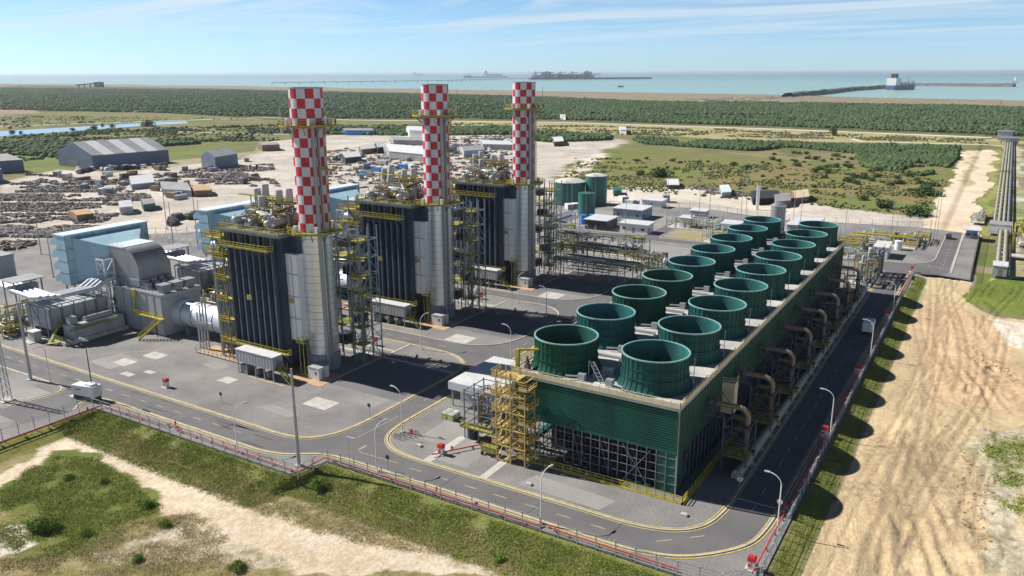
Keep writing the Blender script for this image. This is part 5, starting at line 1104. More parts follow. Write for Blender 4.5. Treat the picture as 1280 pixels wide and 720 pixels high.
# road side boxes and small slabs
t = thing('generator_trailer', 'white boxed machine with dark base standing behind the fence at the left corner', 'machine', (-150,82.8,0))
mb = MB(); mb.add([(-155.6,82.0,1.1),(-149.6,82.9,1.1),(-149.9,85.0,1.1),(-155.9,84.1,1.1),(-155.6,82.0,3.1),(-149.6,82.9,3.4),(-149.9,85.0,3.4),(-155.9,84.1,3.1)],[(0,3,2,1),(4,5,6,7),(0,1,5,4),(1,2,6,5),(2,3,7,6),(3,0,4,7)]); mb.box(-152.2,82.9,3.2,-150.2,84.4,3.75); mb.build('housing', K['white'], t)
mb = MB(); mb.prism([(-155.4,82.1),(-149.8,83),(-150.1,84.8),(-155.7,83.9)],.15,1.1); mb.build('base', K['dark'], t)
mb = MB(); mb.add([(-154.6,82.13,2.2),(-153.0,82.37,2.3),(-153.0,82.37,2.55),(-154.6,82.13,2.45)],[(0,1,2,3)]); mb.build('stripe', K['red'], t); mb = MB(); mb.box(-157.6,82.2,.02,-156.1,84,.16); mb.build('step', K['concrete'], t)
t = thing('utility_kiosk', 'small grey kiosk on a slab near the generator boxes at the left', 'kiosk', (-199,98,0)); mb = MB(); mb.box(-200.6,97.4,.2,-198.2,99.2,2.6); mb.build('body', K['lgrey'], t); mb = MB(); mb.box(-200.8,97.2,2.6,-198,99.4,2.75); mb.build('roof', K['roofw'], t); mb = MB(); mb.box(-201.6,96,0,-197.8,99.6,.16); mb.build('slab', K['concrete'], t)
for x, y, l in ((-58,99.6,'small white block lying on the gravel before the tower front'),(-33.5,103.6,'small white block lying on the gravel near the tower corner'),(-81.6,101.4,'small white block near the island kerb'),(-62.6,90.3,'small white cover by the fence pipe')):
    mb = MB(); mb.box(x-.5,y-.35,0,x+.5,y+.35,.3); mb.box(x-.35,y-.25,.3,x+.35,y+.25,.36); tag(mb.build('marker_block', K['concrete']), l, 'block')
# white truck on the shaded road
t = thing('truck', 'white truck parked on the shaded road beside the fence', 'truck', (-23,212,0)); x, y = -23.3, 211
mb = MB(); mb.box(x-1.1,y-3.4,.9,x+1.1,y+1.6,3.1); mb.build('cargo_box', K['white'], t)
mb = MB(); mb.xprism([(y+1.8,.7),(y+4.3,.7),(y+4.3,1.7),(y+3.7,2.6),(y+1.8,2.6)], x-1.0, x+1.0); mb.build('cab', K['white'], t)
mb = MB(); mb.add([(x-.9,y+4.33,1.75),(x+.9,y+4.33,1.75),(x+.9,y+3.78,2.55),(x-.9,y+3.78,2.55)],[(0,1,2,3)]); mb.build('windscreen', K['glass'], t)
mb = MB(); mb.box(x-1,y-3.5,.5,x+1,y+4.2,.9); mb.build('chassis', K['dark'], t)
for s_ in (-1,1):
    for yy in (y-2.2,y+3.2): mb = MB(); mb.tube([(x+s_*.75,yy,.48),(x+s_*1.05,yy,.48)], .48, 14); mb.build('wheel', K['black'], t)
t = thing('parked_vehicle', 'dark vehicle stopped at the far gate end of the road', 'vehicle', (-14,362,0)); x, y = -14, 352
mb = MB(); mb.xprism([(y-2.2,.4),(y+2.2,.4),(y+2.2,1.2),(y+1.2,1.3),(y+.7,1.95),(y-1.9,1.95),(y-2.2,1.2)], x-.95, x+.95); mb.build('body', K['dark'], t)
mb = MB(); mb.xprism([(y-1.8,1.3),(y+1.0,1.3),(y+.6,1.85),(y-1.7,1.85)], x-.98, x+.98); mb.build('window', K['glass'], t)
for s_ in (-1,1):
    for yy in (y-1.4,y+1.4): mb = MB(); mb.tube([(x+s_*.7,yy,.36),(x+s_*1,yy,.36)], .36, 12); mb.build('wheel', K['black'], t)
# canopy with curved corner, pump skid, white tanks beside the tower
t = thing('canopy_building', 'low building with big flat white roof beside the pump skid', 'building', (-82,125,0))
mb = MB(); mb.prism([(-87.6,118.6),(-77.2,118.6),(-75,120.5),(-75,135.4),(-87.6,135.4)], 3.6, 5.2); mb.build('roof', K['roofw'], t)
mb = MB(); mb.box(-86.8,121.5,0,-76,134.6,3.6); mb.build('wall', K['lgrey'], t)
for x in (-87,-82,-77): mb = MB(); mb.bar((x,119.2,0),(x,119.2,3.6),.25); mb.build('post', K['galv'], t)
for k in range(4):
    x, y = -84.6+1.5*(k%2), 113.4+1.4*(k//2); t = thing('liquid_tote', 'lime and white liquid tote on the apron beside the white roofed building', 'tote', (x,y,0), 'liquid totes on the apron')
    mb = MB(); mb.box(x-.6,y-.6,.15,x+.6,y+.6,1.2); mb.lathe([(.3,0),(.3,.12)],(x,y,1.2),10,cap1=True); mb.build('tank', K['lime'] if k < 3 else K['white'], t)
    mb = MB(); mb.box(x-.62,y-.62,0,x+.62,y+.62,.15); 
    for z in (.5,.9): mb.box(x-.63,y-.63,z,x+.63,y+.63,z+.04)
    mb.box(x-.64,y-.64,1.2,x+.64,y+.64,1.24); mb.build('cage', K['lgrey'], t)
t = thing('pump_skid', 'grey steel pump frame with beige bent pipes left of the yellow stair tower', 'pump skid', (-73.5,109,0))
X_ = (-76.6,-73.6,-70.6); Y_ = (108.4,111.6,114.8); mb = MB()
for x in X_:
    for y in Y_: mb.bar((x,y,0),(x,y,9.5),.18)
for z in (2.6,5,7.4,9.2):
    for x in X_: mb.bar((x,Y_[0],z),(x,Y_[2],z),.13)
    for y in Y_: mb.bar((X_[0],y,z),(X_[2],y,z),.13)
for z in (0,2.6,5): mb.bar((X_[0],Y_[0],z),(X_[1],Y_[0],z+2.5),.1); mb.bar((X_[2],Y_[0],z),(X_[2],Y_[1],z+2.5),.1); mb.bar((X_[1],Y_[1],z),(X_[2],Y_[1],z+2.5),.1)
mb.build('frame', K['grey'], t)
mb = MB(); mb.tube([(-74.6,110.4,1),(-74.6,110.4,6.8),(-74.5,110.4,7.8),(-73.8,110.4,8.6),(-72.8,110.4,8.8),(-67,110.4,8.8)], .5, 12); mb.build('bent_pipe', K['beigepipe'], t, smooth=True)
mb = MB(); mb.tube([(-74.2,109.6,2.2),(-70,109.9,2.2),(-66.6,113,2.2)], .8, 12); mb.build('suction_pipe', K['beigepipe'], t, smooth=True)
mb = MB(); mb.tube([(-75.4,109.2,.2),(-75.4,109.2,2.4)], 1.0, 14); mb.tube([(-75.4,112.8,.2),(-75.4,112.8,3.4)], 1.0, 14); mb.box(-73,112,0,-71,114,4.2); mb.build('vessel', K['dark'], t, smooth=True)
rr = random.Random(9)
for k in range(12):
    x, y, z = rr.uniform(-76,-71), rr.uniform(108.8,114.4), rr.uniform(3,8.6); mb = MB(); mb.tube([(x,y,z-2),(x,y,z),(x+rr.uniform(-2,2),y,z),(x+rr.uniform(-1,1),y+2,z)], rr.choice((.12,.18,.26)), 8); mb.build('pipe', K[rr.choice(('galv','grey','lgrey','beigepipe','silver'))], t, smooth=True)
mb = MB(); mb.box(-76.8,107.2,2.6,-70.4,108.4,2.7); mb.rail([(-76.8,108.4,2.7),(-76.8,107.2,2.7),(-70.4,107.2,2.7)],1.1,1.1,.08); mb.build('platform', K['olive'], t)
t = thing('barrow_machine', 'yellow low frame trolley at the foot of the stair tower', 'trolley', (-70,106,0)); mb = MB(); mb.box(-70.6,104.6,.5,-67.8,106.0,1.5); mb.rail([(-70.6,104.6,1.5),(-67.8,104.6,1.5)],.8,1,.07); mb.build('body', K['olive'], t)
for x in (-70.2,-68.2): mb = MB(); mb.tube([(x,104.5,.32),(x,104.3,.32)],.32,12); mb.build('wheel', K['black'], t)
# pipe bridge and racks behind the farthest chimney
def rack(name, label, x0, x1, y0, y1, lv, step=5, pipes=8, seed=1, ym='olive', cat='pipe rack'):
    t = thing(name, label, cat, (x0, y0, 0)); r_ = random.Random(seed); nxn = max(1, round((x1-x0)/step)); nyn = max(1, round((y1-y0)/step)); mb = MB()
    xs = [x0+(x1-x0)*i/nxn for i in range(nxn+1)]; ys = [y0+(y1-y0)*i/nyn for i in range(nyn+1)]
    for x in xs:
        for y in ys: mb.bar((x,y,0),(x,y,lv[-1]),.22)
    for z in lv:
        for x in xs: mb.bar((x,y0,z),(x,y1,z),.18)
        for y in ys: mb.bar((x0,y,z),(x1,y,z),.18)
    for i in range(len(xs)-1):
        mb.bar((xs[i],y0,lv[0]),(xs[i+1],y0,lv[-1]),.12)
        if i%2 == 0: mb.bar((xs[i],y0,0),(xs[i+1],y0,lv[0]),.12)
        else: mb.bar((xs[i+1],y0,lv[0]),(xs[i],y0,lv[-1]),.12)
    mb.build('frame', K['galv'], t); along = (x1-x0) > (y1-y0)
    for k in range(pipes):
        z = r_.choice(lv[:])+r_.choice((.25,.45)); mb = MB(); q_ = r_.choice((.14,.2,.28,.36))
        if along: y = r_.uniform(y0,y1); a, c = sorted((r_.uniform(x0,x1), r_.uniform(x0,x1))); a = min(a, x0+2) if k%2 else a; c = max(c, a+3); mb.tube([(a,y,z-1.4),(a,y,z+q_),(c,y,z+q_),(c,y,z-1.2)], q_, 8)
        else: x = r_.uniform(x0,x1); mb.tube([(x,y0,z+q_),(x,y1,z+q_)], q_, 8)
        mb.build('pipe', K[r_.choice(('silver','galv','lgrey','silver','dark','beigepipe','olive'))], t, smooth=True)
    for z in lv[:2]:
        mb = MB(); mb.box(x0,y0-.9,z,x1,y0,z+.1); mb.rail([(x0,y0-.9,z+.1),(x1,y0-.9,z+.1)],1.1,1.5,.09); mb.build('walkway', K[ym], t)
    return t
rack('main_pipe_rack', 'long two level steel pipe rack with yellow walkways right of the farthest chimney', -122, -90, 222.5, 229, (5.2, 9.6, 13.6), 5.2, 80, 2)
rack('main_pipe_rack', 'shorter pipe rack end beside the first far fan cylinders', -95, -88, 232, 238, (4, 7), 3.5, 10, 4)
rack('side_pipe_rack', 'tall pipe rack rising beside the farthest boiler toward the tanks', -128, -117, 232, 240, (6, 10, 14), 5, 14, 6)
rack('pipe_bridge', 'grey truss pipe bridge in front of the big green tank', -150, -146, 262, 292, (6, 8.5), 4, 8, 7)
rack('pipe_bridge', 'low pipe bridge crossing behind the middle boiler', -190, -150, 150, 153, (5, 7), 6, 10, 8)
rack('pipe_bridge', 'low pipe bridge crossing behind the farthest boiler', -190, -150, 194, 197, (5, 7), 6, 10, 12)
rack('pipe_bridge', 'low pipe trench rack leading to the control buildings', -136, -120, 262, 265, (1.2, 2.2), 4, 8, 9)
# clutter skids around the far plant, each with frame, vessels, valves and pipes
def skid(label, x0, y0, w_, d_, h_, seed, cols=('galv','silver','lgrey','olive','dark'), name='process_skid', n=14, vessel='lgrey'):
    r_ = random.Random(seed); t = thing(name, label, 'skid', (x0, y0, 0)); mb = MB(); mb.box(x0,y0,0,x0+w_,y0+d_,.25); mb.build('base', K['concrete'], t)
    mb = MB()
    for i in range(3):
        for j in range(3): x, y = x0+w_*i/2, y0+d_*j/2; mb.bar((x,y,0),(x,y,h_*r_.uniform(.5,1)),.14)
    for z in (h_*.45,): mb.rail([(x0,y0,z),(x0+w_,y0,z),(x0+w_,y0+d_,z)], 1.0, 2, .09)
    mb.build('frame', K[cols[-2]], t)
    for k in range(3): x, y = x0+r_.uniform(.15,.85)*w_, y0+r_.uniform(.15,.85)*d_; mb = MB(); rr_ = r_.uniform(.4,.9); hh = h_*r_.uniform(.4,.9); mb.lathe([(rr_,.2),(rr_,hh),(rr_*.6,hh+.3),(.02,hh+.4)], (x,y,0), 12); mb.build('vessel', K[vessel], t, smooth=True)
    for k in range(n):
        x, y, z = x0+r_.uniform(0,w_), y0+r_.uniform(0,d_), r_.uniform(.6,h_*.8); L = r_.uniform(.2,.6)
        q_ = [(x,y,.2),(x,y,z),(min(x0+w_,x+L*w_),y,z),(min(x0+w_,x+L*w_),min(y0+d_,y+L*d_),z),(min(x0+w_,x+L*w_),min(y0+d_,y+L*d_),.2)]; mb = MB(); mb.tube(q_, r_.choice((.12,.18,.25,.32)), 7); mb.build('pipe', K[r_.choice(cols)], t)
    for k in range(4): x, y = x0+r_.uniform(.1,.8)*w_, y0+r_.uniform(.1,.8)*d_; mb = MB(); s_ = r_.uniform(.5,1.1); mb.box(x,y,.2,x+s_,y+s_,s_*1.6); mb.build('cabinet', K[r_.choice(('grey','lgrey','dark'))], t)
yel = ('yellow','olive','yellow','galv','yellow')
skid('yellow piped gas metering yard behind the far end of the tower', -62, 309, 22, 16, 4.5, 21, yel, 'metering_skid', 34)
skid('second yellow piped metering block beside the white control box', -47, 322, 24, 20, 4.5, 22, yel, 'metering_skid', 34)
skid('metering pipes near the junction under two floodlight poles', -34, 333, 14, 14, 4, 23, yel, 'metering_skid', 20)
skid('grey valve manifold just past the far end of the tower', -64, 294, 24, 10, 4.5, 24, n=26)
skid('brown rusty pump frames and pipes at the far end of the riser row', -36, 256, 7, 24, 11, 41, ('rust','dark','beigepipe','bgrey','olive'), n=40)
skid('orange and yellow clutter of pipes beside the far fan cylinders', -108, 252, 12, 9, 4, 25, ('yellow','orange_pad','rust','olive','galv'), n=24)
skid('grey pumps and hoses on the yard left of the third far fan', -97, 243, 9, 12, 3, 26, n=24)
skid('low piping between the control building and the big rack', -118, 258, 9, 12, 3, 27, n=20)
skid('transformer bay with yellow bars behind the small white tanks', -95, 296, 16, 10, 6, 28, ('yellow','galv','olive','galv','dark'), n=24)
skid('switchyard steel behind the control buildings', -118, 318, 20, 14, 6, 29, n=26)
skid('water treatment piping behind the twin green tanks', -150, 306, 12, 12, 5, 30, n=18)
skid('yellow crane rails and valves near the tall grey column', -84, 322, 10, 10, 7, 31, yel, n=20)
skid('grey pipe clutter between the nearest and middle turbine halls', -190, 134, 16, 12, 7, 32, n=26)
skid('yellow railed clutter of pipes behind the first boiler', -172, 136, 16, 14, 9, 33, ('olive','yellow','galv','olive','yellow'), n=26)
skid('grey pipe clutter between the middle and farthest turbine halls', -190, 179, 16, 12, 7, 34, n=26)
skid('yellow railed clutter of pipes behind the middle boiler', -172, 180, 18, 14, 9, 35, ('olive','yellow','galv','olive','yellow'), n=26)
skid('yellow railed clutter of pipes behind the farthest boiler', -172, 226, 18, 14, 10, 36, ('olive','yellow','galv','olive','yellow'), n=26)
skid('pipes and small boxes beside the kiosk at the left edge', -216, 95, 8, 5, 4, 37, ('yellow','olive','galv','yellow','dark'), n=20)
skid('pipework west of the generator boxes under the canopy', -226, 97, 9, 12, 6, 38, ('lgrey','yellow','galv','olive','dark'), n=22)
skid('pipework beside the intake lattice frame', -203, 118.5, 9, 8, 8, 39, ('olive','yellow','lgrey','galv','dark'), n=20)
# grey canopies and far-left building
def canopy(x0, y0, x1, y1, z, label):
    t = thing('canopy', label, 'canopy', (x0, y0, 0)); mb = MB(); mb.box(x0,y0,z,x1,y1,z+.2); mb.build('roof', K['roofg'], t)
    for x in (x0+.4,x1-.4):
        for y in (y0+.4,y1-.4): mb = MB(); mb.bar((x,y,0),(x,y,z),.28); mb.build('post', K['grey'], t)
canopy(-192,150,-181,158,13.0,'grey flat canopy on posts just right of the curved intake')
def tube_thing(label, pts, r, m='whitepipe', name='pipe_run', n=12):
    t = thing(name, label, 'pipe', pts[0]); mb = MB(); mb.tube(pts, r, n); mb.build('pipe', K[m], t, smooth=True)
    mb = MB()
    for a, c in zip(pts[:-1], pts[1:]):
        L = (Vector(c)-Vector(a)).length
        for i in range(max(1, int(L/7))):
            p = Vector(a).lerp(Vector(c), (i+.5)/max(1, int(L/7)))
            mb.cut()
            if p.z > 1.2: mb.bar((p.x, p.y, 0), (p.x, p.y, p.z-r), .2)
            else: mb.box(p.x-r, p.y-.2, 0, p.x+r, p.y+.2, max(.05, p.z-r*.6))
    mb.build('support', K['grey'], t)
tube_thing('white pipe run passing behind the nearest boiler from the canopy', [(-194,152,10.8),(-178,150.4,10.8),(-156,148,10.8)], .9); tube_thing('second white pipe run passing behind the nearest boiler', [(-194,154.6,10.8),(-178,153,10.8),(-156,150.6,10.8)], .9)

# ------------------------------------------------------------------ buildings, tanks and gates behind the tower
def house(label, x0, y0, x1, y1, h, wall='white', roof='roofw', over=.5, wins=3, cat='building', name='service_building'):
    t = thing(name, label, cat, (x0, y0, 0)); mb = MB(); mb.box(x0,y0,0,x1,y1,h); mb.build('wall', K[wall], t)
    mb = MB(); mb.add([(x0-over,y0-over,h),(x1+over,y0-over,h),(x1+over,y1+over,h),(x0-over,y1+over,h),(x0-over,y0-over,h+.25),(x1+over,y0-over,h+.25),(x1+over,y1+over,h+.55),(x0-over,y1+over,h+.55)],[(0,3,2,1),(4,5,6,7),(0,1,5,4),(1,2,6,5),(2,3,7,6),(3,0,4,7)]); mb.build('roof', K[roof], t)
    for k in range(wins):
        x = x0+(x1-x0)*(k+.5)/wins; mb = MB()
        if k == 1 or wins == 1: mb.box(x-.5,y0-.05,.1,x+.5,y0+.02,2.2); mb.build('door', K['grey'], t)
        else: mb.box(x-.7,y0-.05,1.2,x+.7,y0+.02,2.2); mb.build('window', K['glass'], t)
    mb = MB(); mb.box(x1-.02,y0+1,1.2,x1+.05,y0+2.4,2.2); mb.build('window', K['glass'], t)
    return t
house('long white control building with two windows beyond the big pipe rack', -131.6,300.5,-119.4,307,3.6)
house('grey walled control building with white roof, second row behind the rack', -148,330,-134,342,4.2,'bgrey')
house('open white roofed shed next to the blue tanks', -147,299,-137,310,4.0,'dark',wins=1)
house('small white roofed hut furthest back by the pipes', -148,364,-138,371,3.4,wins=1)
house('tiny white box hut right of the control buildings', -113,320.5,-108.6,325,4.4,wins=1)
house('grey hut with white roof behind the tiny box hut', -118,348,-111,353,3.0,'lgrey',wins=1)
house('white switch house left of the small upright tanks', -94.5,318,-87.5,325,4.0,wins=2)
house('grey roofed box right of the white switch house', -84.8,322,-80.5,327,4.0,'lgrey',wins=1)
house('low long white building with ribbed roof past the far fan cylinders', -72.5,336,-62,356,2.6,'white',wins=1)
house('white windowless control box beside the far junction', -34.6,301,-30.0,311,3.9,'white',over=.25,wins=1)
house('small white roofed gatehouse at the far road end', -8.4,356,-4.4,361.5,3.4,'bgrey',over=1.1,wins=3)
house('small grey concrete box house where two big pipes end', 2.0,293,6.0,299,3.2,'lgrey','roofw',.15,1)
house('white pipe house the four big pipes pass through', -1.0,372,6.8,380,3.6,'white','roofg',.1,1)
house('grey flat roofed building cut by the left edge of the view', -290,121,-270.5,131,7.4,'lgrey','roofg',.2,3)
def tank(label, cx, cy, r, h, m='tankg', top='tanktop', dome=.9, name='storage_tank', ladder=True):
    t = thing(name, label, 'tank', (cx, cy, 0)); prof = [(r,0)]; z = 1.5
    while z < h-.6: prof += [(r,z),(r+.04,z+.03),(r+.04,z+.12),(r,z+.15)]; z += 1.7
    mb = MB(); mb.lathe(prof+[(r,h)], (cx,cy,0), 40); mb.build('shell', K[m], t, smooth=True)
    mb = MB(); mb.lathe([(r+.12,h-.1),(r+.12,h+.12),(r*.7,h+dome*.65),(r*.35,h+dome*.95),(.05,h+dome)], (cx,cy,0), 40); mb.build('dome', K[top], t, smooth=True)
    if ladder:
        mb = MB(); x, y = cx+r*.35, cy-r*.95
        for s_ in (-.25,.25): mb.bar((x+s_,y,0),(x+s_,y,h+1),.1)
        k = 0
        while k < h: mb.bar((x-.25,y,k),(x+.25,y,k),.06); k += .8
        mb.rail([(x-1.5,y+.4,h+.1),(x+1.5,y+.4,h+.1)],1,.8,.08); mb.build('ladder', K['galv'], t)
tank('largest dark green storage tank with pale dome right of the farthest chimney', -183.5, 355, 7.9, 11.2, dome=1.6)
tank('tall narrow green storage tank with pale dome, right of the largest tank', -171.5, 361, 5.4, 14.2, dome=1.1)
tank('short green tank standing in front of the tall narrow tank', -161, 329, 3.9, 10.2, top='tankg', dome=.5)
tank('small upright white tank, left of the pair near the far fans', -83.3, 293.5, 1.9, 4.8, 'white', 'white', .5, 'small_tank', False)
tank('small upright white tank, right of the pair near the far fans', -77.6, 296, 1.7, 4.2, 'white', 'white', .5, 'small_tank', False)
tank('slender tall silver column behind the small white tanks', -97, 383, .8, 11.5, 'silver', 'silver', .5, 'vent_column', False)
tank('upright silver vessel behind the last far fan cylinder', -75.5, 332, 3.0, 11, 'silver_dull', 'silver', 1.2, 'pressure_vessel', False)
tank('small white tank by the metering yard', -28.6, 320, 1.3, 3.2, 'white', 'white', .4, 'small_tank', False)
tank('silver vent stack pipe standing at the filter house back corner', -247, 186, .9, 9, 'silver_dull','silver',.2,'vent_column',False)
for x, y, l in ((-152.5,309,'left'),(-149.5,312,'right')): tank(l+' one of two blue plastic tanks beside the open white roofed shed', x, y, 1.5, 3.8, 'bluetank', 'bluetank', .4, 'blue_tank', False)
# big pale pipes running north
t = thing('pipeline', 'four long pale pipes side by side running to the horizon at the right edge', 'pipeline', (3,380,0))
for x, r, m in ((.6,.48,'greenpipe'),(2.3,.55,'greenpipe'),(4.0,.55,'greenpipe'),(5.6,.42,'silver_dull')): mb = MB(); mb.tube([(x,380,1.5),(x,590,1.5),(x,850,1.5),(x,930,1.5)], r, 12); mb.build('pipe', K[m], t, smooth=True)
for k in range(36): y = 386+15*k; mb = MB(); mb.box(-.4,y,0,6.6,y+.5,.95); mb.build('sleeper', K['concrete'], t)
mb = MB(); mb.box(-2,586,2.6,7.2,587.5,3.0); mb.rail([(-2,586,3),(7.2,586,3)],1,1.5,.1); [mb.bar((x,586.6,0),(x,586.6,2.7),.2) for x in (-1.6,6.9)]; mb.build('crossing', K['olive'], t)
t = thing('pipeline', 'pair of pale pipes between the grey box house and the white pipe house', 'pipeline', (4.5,299,0))
for x in (3.3,5.2): mb = MB(); mb.tube([(x,299,1.5),(x,372,1.5)], .62, 12); mb.build('pipe', K['greenpipe'], t, smooth=True)
for k in range(9): y = 303+8*k; mb = MB(); mb.box(2.4,y,0,6.2,y+.5,.95); mb.build('sleeper', K['concrete'], t)
x, y = G(1222,176); 
for i, (px, py, w_, d_, h_, l) in enumerate(((1226,174,15,12,7,'grey box building where the long pipes meet the white road'),(1231,183,17,8,5,'grey bridge block over the four pipes near the white road'))):
    x, y = (-2, 905) if i == 0 else (2, 846); t = thing('pipe_bridge_house', l, 'building', (x,y,0)); mb = MB(); mb.box(x-w_*.35,y,0 if i==0 else 2.6,x+w_*.5,y+d_,h_); mb.build('wall', K['lgrey'], t); mb = MB(); mb.box(x-w_*.35-.6,y-.6,h_,x+w_*.5+.6,y+d_+.6,h_+.6); mb.build('roof', K['bgrey'], t)
    if i: mb = MB(); [mb.box(a,y+1,0,a+1.5,y+3,3.2) for a in (x-w_*.35+.3,x+w_*.5-2)]; mb.build('pier', K['lgrey'], t)
t = thing('yellow_valve_station', 'yellow piping and valves beside the white pipe house at the right edge', 'valve station', (9,330,0)); rr = random.Random(14)
for k in range(16):
    x, y, z = rr.uniform(7.5,15), rr.uniform(352,392), rr.uniform(2,7); mb = MB(); mb.tube([(x,y,0),(x,y,z),(x+rr.uniform(1,4),y+rr.uniform(-2,2),z),(x+3.5,y,.2)], rr.choice((.2,.3,.45)), 8); mb.build('pipe', K[rr.choice(('yellow','yellow','olive','galv'))], t, smooth=True)
mb = MB(); [mb.bar((7.5,y,0),(7.5,y,7),.3) for y in (340,350,360)]; mb.bar((7.5,340,6.8),(7.5,360,6.8),.3); mb.build('gantry', K['yellow'], t)
mb = MB(); mb.box(7,326,0,16,331,.5); mb.box(10,350,0,16,357,1.2); mb.build('slab', K['concrete'], t)
skid('small grey valve rack left of the four pipes past the fence', -8, 395, 5, 26, 2.4, 55, n=22)
skid('yellow piping right of the grey box house', 9, 352, 12, 16, 5, 56, yel, n=20)

# ------------------------------------------------------------------ storage yards beyond: sheds, hangars, tents
def shed(label, a, b, c, h, ridge, wall='hangar', roof='roofg', stripes=0, name='shed', cat='shed', gable=True):
    A, B, C = [Vector((*G(*p), 0)) for p in (a, b, c)]; D = A+(C-B); t = thing(name, label, cat, tuple(B)); Z = lambda v, z: (v.x, v.y, z)
    M0 = (A+B)/2; M1 = (D+C)/2; mb = MB()
    mb.add([Z(A,0),Z(B,0),Z(C,0),Z(D,0),Z(A,h),Z(B,h),Z(C,h),Z(D,h),Z(M0,ridge-.05),Z(M1,ridge-.05)],[(0,1,5,8,4),(1,2,6,5),(2,3,7,9,6),(3,0,4,7)]); mb.build('wall', K[wall], t)
    n = max(1, stripes*2-1) if stripes else 1; u = (C-B).normalized()*.6; o = (B-A).normalized()*.6; mb = MB()
    dz = (ridge-h)/((B-A).length/2)*.6
    for k in range(n):
        mb.mi = k % 2 if stripes else 0; s0, s1 = k/n, (k+1)/n
        f = lambda P, Q, s: P.lerp(Q, s)
        for E0, E1, sg in ((B+o, C+o, 1), (A-o, D-o, -1)):
            p = [f(E0,E1,s0), f(E0,E1,s1), f(M0,M1,s1), f(M0,M1,s0)]; zz = [h-dz, h-dz, ridge, ridge]
            vs = [(q.x,q.y,z) for q, z in zip(p, zz)]+[(q.x,q.y,z+.3) for q, z in zip(p, zz)]; mb.add(vs, [(0,3,2,1),(4,5,6,7),(0,1,5,4),(1,2,6,5),(2,3,7,6),(3,0,4,7)])
    mb.build('roof', [K[roof], K['roofw']], t)
    dd = (B-A); p = A+dd*.3; q = A+dd*.6; off = (B-C).normalized()*.15; mb = MB()
    mb.add([Z(p+off,0),Z(q+off,0),Z(q+off,h*.55),Z(p+off,h*.55)],[(0,1,2,3)]); mb.build('door', K['grey'], t); return t
shed('big blue-grey hangar with striped roof in the upper left yard', (74,206.5),(117,211.6),(212,203), 9.5, 17.5, stripes=4, name='hangar', cat='hangar')
shed('small dark grey hangar standing alone right of the striped hangar', (252.5,209),(270,212),(298,206.8), 8.5, 12, wall='hangar', name='hangar', cat='hangar')
shed('low blue-grey shed cut by the left edge', (-40,210),(-5,217),(31,214.5), 8, 10.5)
shed('dark shed corner at the very left edge below the low shed', (-30,224),(-14,230),(5,228), 8, 9)
shed('long brown-grey warehouse with pale roof between the first two chimneys', (478,190),(487,198),(541,203.5), 5.5, 9, wall='roofg', roof='roofw', stripes=3)
shed('white tent hall behind the middle chimney', (508,168),(512,171.5),(536,172.5), 7, 10, wall='white', roof='roofw')
shed('grey roofed low warehouse left of the white tent hall', (486,176),(492,180.5),(548,182), 4, 5.5, wall='roofg')
shed('small grey shed with pale roof near the first chimney', (424,199),(432,204),(452,202), 4, 6, wall='dark', roof='roofw')
shed('small pale roofed shed further back near the first chimney', (448,190),(452,193),(470,191), 4, 6, wall='wood', roof='roofw')
shed('round topped pale shed behind the pale roofed shed', (468,188),(472,192),(486,190), 5, 8, wall='dark', roof='roofw')
shed('long low grey warehouse between the middle and farthest chimneys', (598,181),(604,186),(642,187), 4, 5.5, wall='roofg', roof='roofw')
shed('pale workshop near the farthest chimney', (575,192),(580,197),(606,195), 5, 7, wall='lgrey')
shed('blue roofed store left behind the first chimney', (428,166.5),(432,169),(468,169), 5, 6, wall='bluetank', roof='roofg')
shed('dark open shed beside the small dark hangar', (322,186),(328,189),(350,188), 5, 6, wall='wood', roof='roofg')
shed('rust roofed hut in the middle of the scrap yard', (86,273),(97,278),(118,275.5), 3.2, 4, wall='wood', roof='orange_pad')
shed('grey hut right of the rust roofed hut', (149,262),(151,268.5),(167,267), 3.5, 5.2, wall='lgrey', roof='roofw')
shed('green-blue hut near the cleared ground', (177,258),(180,264),(195,262), 3.2, 4.2, wall='tankg', roof='roofg')
shed('white workshop with canopy in the upper scrap yard', (201,234),(204,244),(240,246), 3.2, 4.2, wall='lgrey', roof='roofg')
shed('rust brown roofed lean-to beside the white workshop', (240,240),(243,246),(265,245), 3.2, 4.2, wall='wood', roof='orange_pad')
shed('white tent pair beside the scrap yard track', (162,230),(165,237),(194,234), 3, 6, wall='bgrey', roof='white')
shed('thatched hut at the far dirt strip behind the tower end', (990,246),(993,254),(1011,252), 2.6, 4.6, wall='wood', roof='cream')
shed('grey roofed hut left of the thatched hut', (966,251),(969,260),(988,258), 3, 4.5, wall='wood', roof='roofg')
shed('long dark open store by the dirt strip', (938,246),(941,256),(975,255), 3, 4.5, wall='black', roof='dark')
shed('white peaked tent beside the rubble on the dirt strip', (832,229),(834,236),(849,236), 2.2, 3.6, wall='dark', roof='white')
shed('pale green roofed hut beside the column', (899,238),(902,247),(914,246), 2.6, 3.2, wall='lgrey', roof='filtertop')
shed('white walled shed on the dirt yard right of the farthest chimney', (690,177),(693,183),(705,182), 4, 5.5, wall='rust', roof='white')
shed('small white station beside the far road bend', (774,164),(775,168),(783,168.5), 5, 6, wall='white', roof='roofw')
shed('white bus shelter like store left of the far road', (700,147.5),(701,149.5),(707,150), 5, 6, wall='white', roof='roofw')
shed('green rubbish container on the dirt strip', (766,241),(767,245),(777,244), 2.6, 2.7, wall='tankg', roof='tankg', name='container', cat='container')
def in_px(poly, seed, n, z=0):
    r_ = np.random.RandomState(seed); q = np.array([G(a, b, z) for a, b in poly]); lo, hi = q.min(0), q.max(0); out = []
    while len(out) < n:
        p = r_.uniform(lo, hi, (n*4, 2)); m = inpoly(p[:,0], p[:,1], [tuple(v) for v in q]); out += [tuple(v) for v in p[m]]
    return out[:n]
